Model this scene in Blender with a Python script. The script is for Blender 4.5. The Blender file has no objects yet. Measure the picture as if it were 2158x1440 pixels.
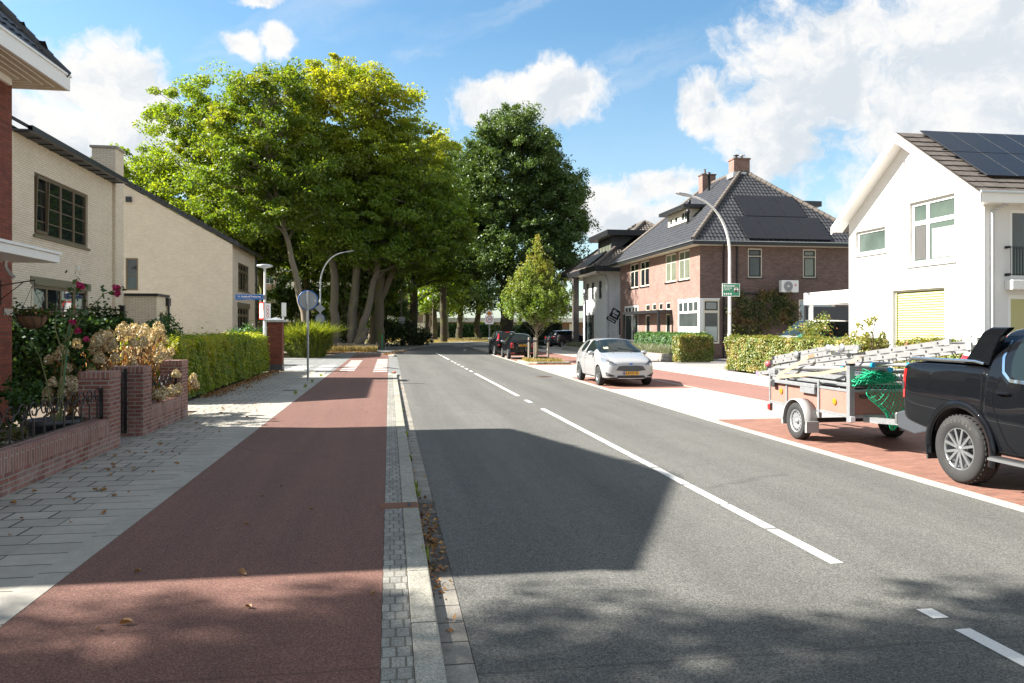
import bpy, bmesh, math, random
import numpy as np
from mathutils import Vector, Matrix
from mathutils.geometry import tessellate_polygon
SC = bpy.context.scene
COL = SC.collection
R = math.radians
# ---------------------------------------------------------------- camera
EYE = 1.75
cam = bpy.data.cameras.new('camera')
cam.sensor_width = 36.0
cam.lens = 1640.0 / 2158.0 * 36.0
cam.shift_y = -28.0 / 2158.0
cam.clip_start = 0.05
cam.clip_end = 3000
camo = bpy.data.objects.new('camera', cam)
camo.location = (0, 0, EYE)
camo.rotation_euler = (R(90), 0, -math.atan2(259, 1640))
COL.objects.link(camo)
SC.camera = camo
# ---------------------------------------------------------------- exposure
SC.view_settings.view_transform = 'Standard'
SC.view_settings.look = 'None'
SC.view_settings.gamma = 1
SC.view_settings.exposure = 1.85
# ---------------------------------------------------------------- sun
SUN_EL = R(38.5)
SUNV = Vector((-0.975 * math.cos(SUN_EL), 0.222 * math.cos(SUN_EL), math.sin(SUN_EL))).normalized()
sl = bpy.data.lights.new('sun', 'SUN')
sl.energy = 5.0
sl.angle = R(0.53)
sl.color = (1.0, 0.95, 0.87)
so = bpy.data.objects.new('sun', sl)
so.rotation_euler = SUNV.to_track_quat('Z', 'Y').to_euler()
so.location = (-40, 10, 40)
COL.objects.link(so)

# ---------------------------------------------------------------- node helpers
class NT:
    def __init__(s, nt):
        s.nt = nt
    def n(s, t, **kw):
        x = s.nt.nodes.new(t)
        for k, v in kw.items():
            setattr(x, k, v)
        return x
    def put(s, sock, v):
        if isinstance(v, bpy.types.NodeSocket):
            s.nt.links.new(v, sock)
        elif v is not None:
            if isinstance(v, (tuple, list)) and len(v) == 3 and len(sock.default_value) == 4:
                v = (*v, 1.0)
            sock.default_value = v
    def m(s, op, a, b=None, c=None, clamp=False):
        x = s.n('ShaderNodeMath', operation=op)
        x.use_clamp = clamp
        s.put(x.inputs[0], a)
        if b is not None: s.put(x.inputs[1], b)
        if c is not None: s.put(x.inputs[2], c)
        return x.outputs[0]
    def vm(s, op, a, b=None):
        x = s.n('ShaderNodeVectorMath', operation=op)
        s.put(x.inputs[0], a)
        if b is not None: s.put(x.inputs[1], b)
        return x.outputs[0]
    def mix(s, f, a, b, blend='MIX'):
        x = s.n('ShaderNodeMix', data_type='RGBA', blend_type=blend)
        s.put(x.inputs[0], f); s.put(x.inputs[6], a); s.put(x.inputs[7], b)
        return x.outputs[2]
    def xyz(s, v):
        x = s.n('ShaderNodeSeparateXYZ'); s.put(x.inputs[0], v)
        return x.outputs
    def comb(s, a, b, c=0.0):
        x = s.n('ShaderNodeCombineXYZ')
        for i, q in enumerate((a, b, c)): s.put(x.inputs[i], q)
        return x.outputs[0]
    def noise(s, vec, scale, detail=4, rough=0.55, dist=0.0):
        x = s.n('ShaderNodeTexNoise')
        s.put(x.inputs['Vector'], vec); x.inputs['Scale'].default_value = scale
        x.inputs['Detail'].default_value = detail; x.inputs['Roughness'].default_value = rough
        x.inputs['Distortion'].default_value = dist
        return x.outputs['Fac']
    def ramp(s, f, stops, interp='LINEAR'):
        x = s.n('ShaderNodeValToRGB'); s.put(x.inputs[0], f)
        cr = x.color_ramp; cr.interpolation = interp
        while len(cr.elements) < len(stops): cr.elements.new(0.5)
        for e, (p, c) in zip(cr.elements, stops):
            e.position = p; e.color = (*c, 1.0) if len(c) == 3 else c
        return x.outputs[0]
    def rng(s, v, a, b, c=0.0, d=1.0, smooth=False):
        x = s.n('ShaderNodeMapRange')
        if smooth: x.interpolation_type = 'SMOOTHSTEP'
        s.put(x.inputs[0], v)
        for i, q in enumerate((a, b, c, d)): s.put(x.inputs[i + 1], q)
        return x.outputs[0]
    def pos(s):
        return s.n('ShaderNodeNewGeometry').outputs['Position']
    def obj(s):
        return s.n('ShaderNodeTexCoord').outputs['Object']

# ---------------------------------------------------------------- world: sky with cumulus
SKY_STRENGTH = 0.06
CLOUD = 0.27
w = bpy.data.worlds.new('World'); SC.world = w; w.use_nodes = True
w.node_tree.nodes.clear()
t = NT(w.node_tree)
sky = t.n('ShaderNodeTexSky', sky_type='NISHITA')
sky.sun_disc = False
sky.sun_elevation = SUN_EL
sky.sun_rotation = math.atan2(-0.975, 0.222)
sky.altitude = 20; sky.air_density = 1.0; sky.dust_density = 0.9; sky.ozone_density = 1.6
d = t.xyz(t.n('ShaderNodeTexCoord').outputs['Generated'])
az0_ = t.m('ARCTAN2', d[0], d[1]); el0_ = t.m('ARCSINE', d[2])
wv = t.comb(az0_, el0_, 5.2); wv2 = t.comb(az0_, el0_, 9.7)
az = t.m('ADD', az0_, t.m('MULTIPLY', t.m('SUBTRACT', t.noise(wv, 9.0, 6, 0.6), 0.5), 0.10))
el = t.m('ADD', el0_, t.m('MULTIPLY', t.m('SUBTRACT', t.noise(wv2, 9.0, 6, 0.6), 0.5), 0.07))
TH = math.atan2(259, 1640)
def azel(u, v):
    a = math.atan((u - 1079) / 1640.0)
    return a + TH, math.atan((692 - v) / 1640.0 * math.cos(a))
BLOBS = [(2010, 230, 440, 300), (1760, 190, 190, 170), (2120, 40, 260, 150), (1660, 300, 150, 120), (1790, 60, 90, 80),
         (1180, 205, 130, 72), (1050, 225, 110, 60), (1225, 190, 60, 50),
         (1490, 195, 70, 40), (1500, 255, 95, 48), (1440, 230, 60, 60),
         (510, 98, 60, 30), (590, 84, 52, 34), (120, 300, 210, 100), (60, 250, 160, 70), (270, 330, 140, 90),
         (200, 170, 190, 80), (1400, 390, 130, 60), (1250, 440, 110, 80), (1340, 470, 260, 60), (545, 6, 90, 18)]
blob = None
for (u, v, ru, rv) in BLOBS:
    a0, e0 = azel(u, v); ra, re = ru / 1640.0, rv / 1640.0
    q = t.m('SUBTRACT', 1.0, t.m('SQRT', t.m('ADD', t.m('POWER', t.m('MULTIPLY', t.m('SUBTRACT', az, a0), 1 / ra), 2.0),
                                            t.m('POWER', t.m('MULTIPLY', t.m('SUBTRACT', el, e0), 1 / re), 2.0))))
    blob = q if blob is None else t.m('SMOOTH_MAX', blob, q, 0.25)
vec = t.comb(az, el, 0.37)
f1 = t.noise(vec, 7.5, 12, 0.64, 0.15)
f2 = t.noise(t.vm('ADD', vec, (-0.022, 0.034, 0.0)), 7.5, 12, 0.62, 0.15)
wide = t.noise(t.comb(az, el, 3.1), 2.2, 5, 0.55)
elsewhere = t.m('MAXIMUM', t.rng(t.m('ABSOLUTE', t.m('SUBTRACT', az, TH)), 0.75, 1.05, 0.0, 1.0), t.rng(el, 0.60, 0.85, 0.0, 1.0))
bl = t.m('MAXIMUM', blob, t.m('SUBTRACT', t.m('MULTIPLY', elsewhere, t.m('MULTIPLY', wide, 1.5)), 0.42))
val = t.m('ADD', t.m('MULTIPLY', t.m('MAXIMUM', bl, -0.6), 0.80), t.m('MULTIPLY', t.m('SUBTRACT', f1, 0.5), 2.3))
alpha = t.rng(val, 0.0, 0.44, 0.0, 1.0, True)
cir = t.noise(t.comb(t.m('MULTIPLY', t.m('ADD', az, t.m('MULTIPLY', el, 0.9)), 1.0), t.m('MULTIPLY', t.m('SUBTRACT', el, t.m('MULTIPLY', az, 0.35)), 4.0), 1.0), 3.2, 7, 0.55, 0.4)
cirm = t.m('MULTIPLY', t.rng(cir, 0.50, 0.80, 0.0, 0.42, True), t.rng(el, 0.05, 0.25, 1.0, 0.75))
low = t.rng(el, 0.0, 0.36, 0.38, 0.0)
alpha = t.m('MAXIMUM', alpha, t.m('MAXIMUM', cirm, low))
lit = t.rng(t.m('ADD', t.m('SUBTRACT', f1, f2), t.m('MULTIPLY', t.m('SUBTRACT', 0.45, val), 0.16)), -0.12, 0.11, 0.0, 1.0, True)
ccol = t.ramp(lit, [(0.0, (0.76, 0.82, 0.88)), (0.34, (0.89, 0.925, 0.96)), (0.65, (1.0, 1.0, 1.0)), (1.0, (1.06, 1.05, 1.03))])
hs = t.n('ShaderNodeHueSaturation'); hs.inputs['Saturation'].default_value = 1.10; hs.inputs['Value'].default_value = 1.0
t.put(hs.inputs['Color'], sky.outputs[0])
b1 = t.n('ShaderNodeBackground'); t.put(b1.inputs[0], t.mix(1.0, hs.outputs[0], (0.84, 1.03, 1.0), 'MULTIPLY')); b1.inputs[1].default_value = SKY_STRENGTH
ccol = t.mix(t.m('MULTIPLY', elsewhere, 0.5), ccol, (0.86, 0.85, 0.82))   # unseen greyer clouds overhead and behind, added as neutral fill light
b2 = t.n('ShaderNodeBackground'); t.put(b2.inputs[0], ccol); b2.inputs[1].default_value = CLOUD
mx = t.n('ShaderNodeMixShader'); t.put(mx.inputs[0], alpha)
t.put(mx.inputs[1], b1.outputs[0]); t.put(mx.inputs[2], b2.outputs[0])
t.put(t.n('ShaderNodeOutputWorld').inputs[0], mx.outputs[0])

# ---------------------------------------------------------------- geometry helpers
class MB:
    """collects shapes and links them as one mesh object"""
    def __init__(s):
        s.v = []; s.f = []; s.m = []; s.sm = []
        s.T = None
    def add(s, vs, fs, mi=0, smooth=False):
        o = len(s.v)
        if s.T is not None: vs = [tuple(s.T @ Vector(p)) for p in vs]
        s.v += [tuple(p) for p in vs]
        for f in fs:
            s.f.append([i + o for i in f]); s.m.append(mi); s.sm.append(smooth)
        return s
    def box(s, x0, x1, y0, y1, z0, z1, mi=0):
        return s.add([(x0,y0,z0),(x1,y0,z0),(x1,y1,z0),(x0,y1,z0),(x0,y0,z1),(x1,y0,z1),(x1,y1,z1),(x0,y1,z1)],
              [(3,2,1,0),(4,5,6,7),(0,1,5,4),(1,2,6,5),(2,3,7,6),(3,0,4,7)], mi)
    def poly(s, pts, mi=0):
        return s.add(pts, [list(range(len(pts)))], mi)
    def prism(s, pts, axis, a, b, mi=0):
        """pts: 2D outline; extruded along axis from a to b"""
        def P(p, q):
            return {'x': (q, p[0], p[1]), 'y': (p[0], q, p[1]), 'z': (p[0], p[1], q)}[axis]
        n = len(pts)
        vs = [P(p, a) for p in pts] + [P(p, b) for p in pts]
        fs = [list(range(n))[::-1], [i + n for i in range(n)]] + [(i, (i+1) % n, (i+1) % n + n, i + n) for i in range(n)]
        return s.add(vs, fs, mi)
    def beam(s, p, q, w, h, mi=0, up=(0, 0, 1)):
        p, q = Vector(p), Vector(q); dd = (q - p).normalized()
        sx = dd.cross(Vector(up))
        if sx.length < 1e-4: sx = dd.cross(Vector((1, 0, 0)))
        sx.normalize(); sy = sx.cross(dd)
        vs = []
        for c in (p, q):
            for (a, b) in ((-1,-1),(1,-1),(1,1),(-1,1)):
                vs.append(c + sx*a*w/2 + sy*b*h/2)
        return s.add(vs, [(3,2,1,0),(4,5,6,7),(0,1,5,4),(1,2,6,5),(2,3,7,6),(3,0,4,7)], mi)
    def tube(s, pts, r, seg=8, mi=0, caps=True, smooth=True):
        pts = [Vector(p) for p in pts]
        rs = r if isinstance(r, (list, tuple)) else [r] * len(pts)
        vs = []; n = len(pts); ref = None
        for i, p in enumerate(pts):
            dd = (pts[min(i+1, n-1)] - pts[max(i-1, 0)]).normalized()
            if ref is None:
                ref = Vector((1, 0, 0)) if abs(dd.x) < 0.8 else Vector((0, 1, 0))
            a = (ref - dd * ref.dot(dd)).normalized(); ref = a
            b = dd.cross(a)
            for k in range(seg):
                th = 2 * math.pi * k / seg
                vs.append(p + (a * math.cos(th) + b * math.sin(th)) * rs[i])
        fs = [(i*seg+k, i*seg+(k+1) % seg, (i+1)*seg+(k+1) % seg, (i+1)*seg+k) for i in range(n-1) for k in range(seg)]
        s.add(vs, fs, mi, smooth)
        if caps:
            s.add(vs[:seg], [list(range(seg))[::-1]], mi); s.add(vs[-seg:], [list(range(seg))], mi)
        return s
    def lathe(s, prof, c=(0, 0, 0), axis='z', seg=24, mi=0, smooth=True, a0=0.0, a1=2*math.pi):
        full = abs(a1 - a0 - 2*math.pi) < 1e-6
        ns = seg if full else seg + 1
        vs = []
        for (r, h) in prof:
            for k in range(ns):
                th = a0 + (a1 - a0) * k / seg
                x, y = r * math.cos(th), r * math.sin(th)
                p = {'z': (x, y, h), 'x': (h, x, y), 'y': (y, h, x)}[axis]
                vs.append((p[0]+c[0], p[1]+c[1], p[2]+c[2]))
        fs = []
        for i in range(len(prof)-1):
            for k in range(seg):
                k2 = (k+1) % ns
                fs.append((i*ns+k, i*ns+k2, (i+1)*ns+k2, (i+1)*ns+k))
        return s.add(vs, fs, mi, smooth)
    def disc(s, c, r, axis, seg=24, mi=0):
        return s.lathe([(r, 0), (0.0001, 0)], c, axis, seg, mi, False)
    def sphere(s, c, r, seg=12, rings=8, mi=0, sc=(1, 1, 1)):
        vs = []
        for i in range(rings+1):
            ph = math.pi * i / rings
            for k in range(seg):
                th = 2*math.pi*k/seg
                vs.append((c[0]+r*sc[0]*math.sin(ph)*math.cos(th), c[1]+r*sc[1]*math.sin(ph)*math.sin(th), c[2]+r*sc[2]*math.cos(ph)))
        fs = [(i*seg+k, (i+1)*seg+k, (i+1)*seg+(k+1) % seg, i*seg+(k+1) % seg) for i in range(rings) for k in range(seg)]
        return s.add(vs, fs, mi, True)
    def wall(s, axis, c, outer, holes=(), depth=0.12, inward=1, mi=0):
        """flat wall with openings; axis 'x': plane x=c with (y,z) outline, axis 'y': plane y=c with (x,z)"""
        def P(a, z, q=0.0):
            return (c + q, a, z) if axis == 'x' else (a, c + q, z)
        loops = [[Vector((a, z, 0)) for a, z in outer]]
        for (a0, a1, z0, z1) in holes:
            loops.append([Vector((a0, z0, 0)), Vector((a0, z1, 0)), Vector((a1, z1, 0)), Vector((a1, z0, 0))])
        flat = [p for L in loops for p in L]
        s.add([P(p.x, p.y) for p in flat], [list(f) for f in tessellate_polygon(loops)], mi)
        for (a0, a1, z0, z1) in holes:
            cs = [(a0, z0), (a1, z0), (a1, z1), (a0, z1)]
            for i in range(4):
                p, q = cs[i], cs[(i+1) % 4]
                s.add([P(*p), P(*q), P(*q, depth*inward), P(*p, depth*inward)], [(0, 1, 2, 3)], mi)
        return s
    def build(s, name, mats, parent=None, world=True, bevel=0.0, auto=True):
        me = bpy.data.meshes.new(name)
        me.from_pydata(s.v, [], s.f)
        mats = mats if isinstance(mats, (list, tuple)) else [mats]
        for mm in mats: me.materials.append(mm)
        me.polygons.foreach_set('material_index', s.m)
        me.polygons.foreach_set('use_smooth', s.sm)
        me.update()
        o = bpy.data.objects.new(name, me); COL.objects.link(o)
        if parent is not None:
            o.parent = parent
            if world: o.matrix_parent_inverse = root_inv(parent)
        if bevel > 0:
            b = o.modifiers.new('bevel', 'BEVEL'); b.width = bevel; b.segments = 2; b.limit_method = 'ANGLE'; b.angle_limit = R(40)
        return o
def root_inv(o):
    mt = Matrix.Identity(4); chain = []
    while o is not None:
        chain.append(o); o = o.parent
    for q in reversed(chain):
        mt = mt @ q.matrix_parent_inverse @ (Matrix.Translation(q.location) @ q.rotation_euler.to_matrix().to_4x4() @ Matrix.Diagonal((*q.scale, 1.0)))
    return mt.inverted()
def thing(name, label, cat, loc=(0, 0, 0), rotz=0.0, group=None):
    o = bpy.data.objects.new(name, None); COL.objects.link(o)
    o.empty_display_size = 0.3; o.location = loc; o.rotation_euler = (0, 0, rotz)
    o['label'] = label; o['category'] = cat
    if group: o['group'] = group
    return o
def tag(o, label=None, cat=None, group=None, kind=None):
    for k, v in (('label', label), ('category', cat), ('group', group), ('kind', kind)):
        if v: o[k] = v
    return o
def structure(o):
    o['kind'] = 'structure'; return o
def kids(o):
    return [c for c in bpy.data.objects if c.parent == o]
def dup(o, loc, rotz, label, group=None):
    r = o.copy(); COL.objects.link(r); r.location = loc; r.rotation_euler = (0, 0, rotz)
    if label: r['label'] = label
    if group: r['group'] = group
    for ch in kids(o):
        c = ch.copy(); COL.objects.link(c); c.parent = r
        for g in kids(ch):
            e = g.copy(); COL.objects.link(e); e.parent = c
    return r
def text_geo(sz, s, bold=0.0):
    cu = bpy.data.curves.new('lettering', 'FONT'); cu.body = s; cu.size = sz
    cu.align_x = 'CENTER'; cu.align_y = 'CENTER'; cu.offset = bold; cu.resolution_u = 3
    ob = bpy.data.objects.new('lettering', cu); COL.objects.link(ob)
    bpy.context.view_layer.update()
    me = ob.evaluated_get(bpy.context.evaluated_depsgraph_get()).to_mesh()
    vs = [tuple(v.co) for v in me.vertices]; fs = [list(p.vertices) for p in me.polygons]
    ob.evaluated_get(bpy.context.evaluated_depsgraph_get()).to_mesh_clear()
    bpy.data.objects.remove(ob); bpy.data.curves.remove(cu)
    return vs, fs
def put_text(mb, s, size, origin, xdir, ydir, mi=0, bold=0.0, left=False):
    vs, fs = text_geo(size, s, bold)
    o, a, b = Vector(origin), Vector(xdir).normalized(), Vector(ydir).normalized()
    dx = -min(p[0] for p in vs) if left else 0.0
    mb.add([o + a * (p[0] + dx) + b * p[1] for p in vs], fs, mi)
# ---------------------------------------------------------------- materials
def newmat(name):
    m = bpy.data.materials.new(name); m.use_nodes = True
    t = NT(m.node_tree); b = m.node_tree.nodes['Principled BSDF']
    return m, t, b
def setp(t, b, **kw):
    names = dict(color='Base Color', rough='Roughness', metal='Metallic', spec='Specular IOR Level', ior='IOR',
                 coat='Coat Weight', coatr='Coat Roughness', normal='Normal', trans='Transmission Weight', alpha='Alpha', emis='Emission Strength', ecol='Emission Color')
    for k, v in kw.items(): t.put(b.inputs[names[k]], v)
def bump(t, h, strength=0.3, dist=0.01):
    x = t.n('ShaderNodeBump'); x.inputs['Strength'].default_value = strength; x.inputs['Distance'].default_value = dist
    t.put(x.inputs['Height'], h); return x.outputs[0]
def plain(name, col, rough=0.6, metal=0.0, var=0.12, scale=6.0, coat=0.0, bumps=0.0, spec=0.5):
    m, t, b = newmat(name)
    p = t.obj()
    f = t.noise(p, scale, 5, 0.6)
    c = t.mix(f, tuple(x * (1 - var) for x in col), tuple(min(1, x * (1 + var)) for x in col))
    setp(t, b, color=c, rough=t.rng(f, 0.3, 0.7, max(0.02, rough * 0.85), min(1, rough * 1.15)), metal=metal, coat=coat, spec=spec)
    if bumps: setp(t, b, normal=bump(t, t.noise(p, scale * 12, 4), bumps, 0.004))
    return m
def wallvec(t):
    g = t.n('ShaderNodeNewGeometry')
    p = t.xyz(g.outputs['Position']); n = t.xyz(g.outputs['True Normal'])
    ax = t.m('GREATER_THAN', t.m('ABSOLUTE', n[0]), 0.6)
    up = t.m('GREATER_THAN', t.m('ABSOLUTE', n[2]), 0.7)
    u = t.m('ADD', t.m('MULTIPLY', ax, p[1]), t.m('MULTIPLY', t.m('SUBTRACT', 1.0, ax), p[0]))
    v = t.m('ADD', t.m('MULTIPLY', up, p[1]), t.m('MULTIPLY', t.m('SUBTRACT', 1.0, up), p[2]))
    return t.comb(u, v, 0.0), g.outputs['Position'], p
def bricktex(t, vec, c1, c2, mo, bw, bh, ms, off=0.5, bias=0.0):
    x = t.n('ShaderNodeTexBrick'); x.offset = off; x.squash = 1.0
    t.put(x.inputs['Vector'], vec)
    for k, v in (('Color1', c1), ('Color2', c2), ('Mortar', mo)): t.put(x.inputs[k], v)
    for k, v in (('Scale', 1.0), ('Mortar Size', ms), ('Mortar Smooth', 0.25), ('Bias', bias), ('Brick Width', bw), ('Row Height', bh)):
        x.inputs[k].default_value = v
    return x.outputs['Color'], x.outputs['Fac']
def brick(name, c1, c2, mo, bw=0.22, bh=0.0625, ms=0.006, rough=0.85, swap=False, dirt=0.0, dirtcol=(0.6, 0.58, 0.55), zmax=0.5, bmp=0.5, vary=1.0):
    m, t, b = newmat(name)
    vec, pos, p = wallvec(t)
    if swap:
        s = t.xyz(vec); vec = t.comb(s[1], s[0], 0.0)
    col, fac = bricktex(t, vec, c1, c2, mo, bw, bh, ms)
    n1 = t.noise(pos, 1.3, 5, 0.6); n2 = t.noise(pos, 26, 4, 0.65)
    col = t.mix(0.7*vary, col, t.ramp(n1, [(0.3, (0.78, 0.78, 0.78)), (0.7, (1.15, 1.15, 1.15))]), 'MULTIPLY')
    col = t.mix(0.55*vary, col, t.ramp(n2, [(0.25, (0.72, 0.72, 0.72)), (0.75, (1.2, 1.2, 1.2))]), 'MULTIPLY')
    if dirt:
        f = t.m('MULTIPLY', t.rng(t.noise(pos, 4.0, 6, 0.65), 0.42, 0.68, 0.0, dirt), t.rng(p[2], 0.0, zmax, 1.0, 0.15))
        col = t.mix(f, col, dirtcol)
    setp(t, b, color=col, rough=rough, spec=0.25,
         normal=bump(t, t.m('ADD', t.m('MULTIPLY', t.m('SUBTRACT', 1.0, fac), 1.0), t.m('MULTIPLY', n2, 0.35)), bmp, 0.008))
    return m
def flat_tiles(name, c1, c2, mo, bw, bh, ms, ox=0.0, oy=0.0, rough=0.85, stain=0.5, swap=False, off=0.5, speck=0.0, wet=None):
    m, t, b = newmat(name)
    pos = t.pos(); p = t.xyz(pos)
    x, y = t.m('ADD', p[0], ox), t.m('ADD', p[1], oy)
    wob = t.m('MULTIPLY', t.m('SUBTRACT', t.noise(pos, 2.0, 2), 0.5), 0.012)
    y = t.m('ADD', y, wob); x = t.m('ADD', x, wob)
    vec = t.comb(y, x, 0.0) if swap else t.comb(x, y, 0.0)
    col, fac = bricktex(t, vec, c1, c2, mo, bw, bh, ms, off)
    n1 = t.noise(pos, 0.8, 6, 0.62); n2 = t.noise(pos, 60, 3, 0.7); n3 = t.noise(pos, 7, 5, 0.65)
    col = t.mix(stain, col, t.ramp(n1, [(0.3, (0.74, 0.73, 0.71)), (0.7, (1.15, 1.15, 1.14))]), 'MULTIPLY')
    col = t.mix(stain * 0.8, col, t.ramp(n3, [(0.3, (0.75, 0.74, 0.72)), (0.65, (1.1, 1.1, 1.1))]), 'MULTIPLY')
    col = t.mix(0.5, col, t.ramp(n2, [(0.3, (0.75, 0.75, 0.75)), (0.7, (1.2, 1.2, 1.2))]), 'MULTIPLY')
    if wet:   # dark silt lying in the gutter
        f = t.m('MULTIPLY', t.rng(t.m('ABSOLUTE', t.m('SUBTRACT', p[1], wet[0])), wet[1]*0.6, wet[1], 1.0, 0.0, True), t.rng(t.noise(pos, 5, 4), 0.3, 0.55))
        col = t.mix(t.m('MULTIPLY', f, 0.85), col, (0.03, 0.026, 0.022))
    if speck:
        col = t.mix(speck, col, t.ramp(t.noise(pos, 95, 3, 0.8), [(0.36, (0.45, 0.45, 0.44)), (0.5, (1.0, 1.0, 0.98)), (0.66, (1.6, 1.58, 1.5))]), 'MULTIPLY')
        col = t.mix(t.rng(t.noise(pos, 3.3, 5, 0.7), 0.55, 0.72, 0.0, 0.6), col, t.mix(1.0, col, (0.5, 0.5, 0.48), 'MULTIPLY'))
    setp(t, b, color=col, rough=rough, spec=0.3, normal=bump(t, t.m('ADD', t.m('SUBTRACT', 1.0, fac), t.m('MULTIPLY', n2, 0.25)), 0.5, 0.006))
    return m
def asphalt(name, base, light, stone, grain=130.0, tracks=None, stones=0.4, patch=0.35, sheen=0.07):
    m, t, b = newmat(name)
    pos = t.pos(); p = t.xyz(pos)
    v = t.n('ShaderNodeTexVoronoi'); t.put(v.inputs['Vector'], pos); v.inputs['Scale'].default_value = grain
    vc = t.xyz(v.outputs['Color'])[0]
    n1 = t.noise(pos, 0.35, 6, 0.6); n2 = t.noise(pos, 62, 4, 0.75); n3 = t.noise(pos, 3.0, 5, 0.6)
    col = t.mix(t.rng(n2, 0.36, 0.64), tuple(q * 0.62 for q in base), tuple(q * 1.18 for q in light))
    col = t.mix(t.m('MULTIPLY', t.rng(vc, 0.60, 0.98), stones), col, stone)
    col = t.mix(t.m('MULTIPLY', t.rng(vc, 0.0, 0.22, 1.0, 0.0), 0.65), col, tuple(q * 0.3 for q in base))
    col = t.mix(patch, col, t.ramp(n1, [(0.3, (0.7, 0.7, 0.7)), (0.7, (1.22, 1.22, 1.22))]), 'MULTIPLY')
    col = t.mix(patch * 0.7, col, t.ramp(n3, [(0.3, (0.8, 0.8, 0.8)), (0.7, (1.15, 1.15, 1.15))]), 'MULTIPLY')
    st = t.noise(t.comb(t.m('MULTIPLY', p[0], 3.2), t.m('MULTIPLY', p[1], 0.16), 0.0), 1.0, 5, 0.6)
    col = t.mix(0.55, col, t.ramp(st, [(0.32, (0.78, 0.78, 0.78)), (0.68, (1.2, 1.2, 1.2))]), 'MULTIPLY')
    sm = t.m('MULTIPLY', t.rng(t.m('ABSOLUTE', t.m('SUBTRACT', t.m('MODULO', t.m('ADD', p[1], t.m('MULTIPLY', n3, 0.06)), 9.3), 4.1)), 0.006, 0.016, 1.0, 0.0), 0.45)
    col = t.mix(sm, col, tuple(q * 0.45 for q in base))
    if tracks:
        # polished wheel tracks along the lanes
        f = None
        for xc in tracks:
            q = t.rng(t.m('ABSOLUTE', t.m('SUBTRACT', t.m('ADD', p[0], t.m('MULTIPLY', t.m('SUBTRACT', n1, 0.5), 0.5)), xc)), 0.05, 0.55, 1.0, 0.0, True)
            f = q if f is None else t.m('MAXIMUM', f, q)
        col = t.mix(t.m('MULTIPLY', f, 0.45), col, t.mix(1.0, col, (0.72, 0.72, 0.74), 'MULTIPLY'))
    ck = t.n('ShaderNodeTexVoronoi', feature='DISTANCE_TO_EDGE'); t.put(ck.inputs['Vector'], t.vm('ADD', pos, t.comb(t.m('MULTIPLY', n3, 0.9), t.m('MULTIPLY', n2, 0.5), 0.0))); ck.inputs['Scale'].default_value = 0.28
    crack = t.m('MULTIPLY', t.rng(ck.outputs['Distance'], 0.0, 0.006, 1.0, 0.0), t.rng(n1, 0.5, 0.6))
    col = t.mix(t.m('MULTIPLY', crack, 0.6), col, tuple(q * 0.3 for q in base))
    setp(t, b, color=col, rough=0.9, spec=0.25, normal=bump(t, t.m('ADD', t.m('MULTIPLY', vc, 0.6), n2), 0.55, 0.006))
    b.inputs['Sheen Weight'].default_value = sheen; b.inputs['Sheen Roughness'].default_value = 0.45
    return m
def leafmat(name, stops, trans=0.42, patch=None, scale=0.35, gloss=0.12, dry=None):
    """leaf colours vary leaf by leaf; optional clumps of another colour"""
    m, t, b = newmat(name)
    g = t.n('ShaderNodeNewGeometry')
    r = g.outputs['Random Per Island']
    col = t.ramp(r, stops)
    pos = g.outputs['Position']
    col = t.mix(0.6, col, t.ramp(t.noise(pos, scale, 4, 0.6), [(0.3, (0.72, 0.78, 0.7)), (0.7, (1.2, 1.15, 1.0))]), 'MULTIPLY')
    if patch:
        pc, lo, hi, z0, z1 = patch
        f = t.m('MULTIPLY', t.rng(t.noise(t.vm('ADD', pos, (3.3, 7.7, 1.1)), scale * 1.3, 4, 0.6), lo, hi), t.rng(t.xyz(pos)[2], z0, z1))
        f = t.m('MULTIPLY', f, t.rng(r, 0.0, 0.9, 1.0, 0.45))
        col = t.mix(f, col, pc)
    if dry:
        dc, thr = dry
        col = t.mix(t.m('GREATER_THAN', t.m('FRACT', t.m('MULTIPLY', r, 37.7)), thr), col, dc)
    df = t.n('ShaderNodeBsdfDiffuse'); t.put(df.inputs[0], col)
    tr = t.n('ShaderNodeBsdfTranslucent'); t.put(tr.inputs[0], t.mix(1.0, col, (1.25, 1.2, 0.55), 'MULTIPLY'))
    gl = t.n('ShaderNodeBsdfGlossy'); gl.inputs['Roughness'].default_value = 0.5; t.put(gl.inputs[0], (0.9, 0.95, 1.0))
    m1 = t.n('ShaderNodeMixShader'); m1.inputs[0].default_value = trans
    t.put(m1.inputs[1], df.outputs[0]); t.put(m1.inputs[2], tr.outputs[0])
    m2 = t.n('ShaderNodeMixShader'); m2.inputs[0].default_value = gloss * 0.3
    t.put(m2.inputs[1], m1.outputs[0]); t.put(m2.inputs[2], gl.outputs[0])
    out = [n for n in m.node_tree.nodes if n.type == 'OUTPUT_MATERIAL'][0]
    t.put(out.inputs[0], m2.outputs[0]); m.node_tree.nodes.remove(b)
    return m
def bark(name, c1, c2, moss=0.0):
    m, t, b = newmat(name)
    pos = t.pos(); p = t.xyz(pos)
    n = t.noise(t.comb(t.m('MULTIPLY', p[0], 3.0), t.m('MULTIPLY', p[1], 3.0), t.m('MULTIPLY', p[2], 0.8)), 4.0, 6, 0.65)
    col = t.mix(n, c1, c2)
    if moss: col = t.mix(t.rng(t.noise(pos, 0.9, 4), 0.5, 0.62, 0.0, moss), col, (0.14, 0.16, 0.03))
    setp(t, b, color=col, rough=0.9, spec=0.2, normal=bump(t, n, 0.6, 0.03)); return m
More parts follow.
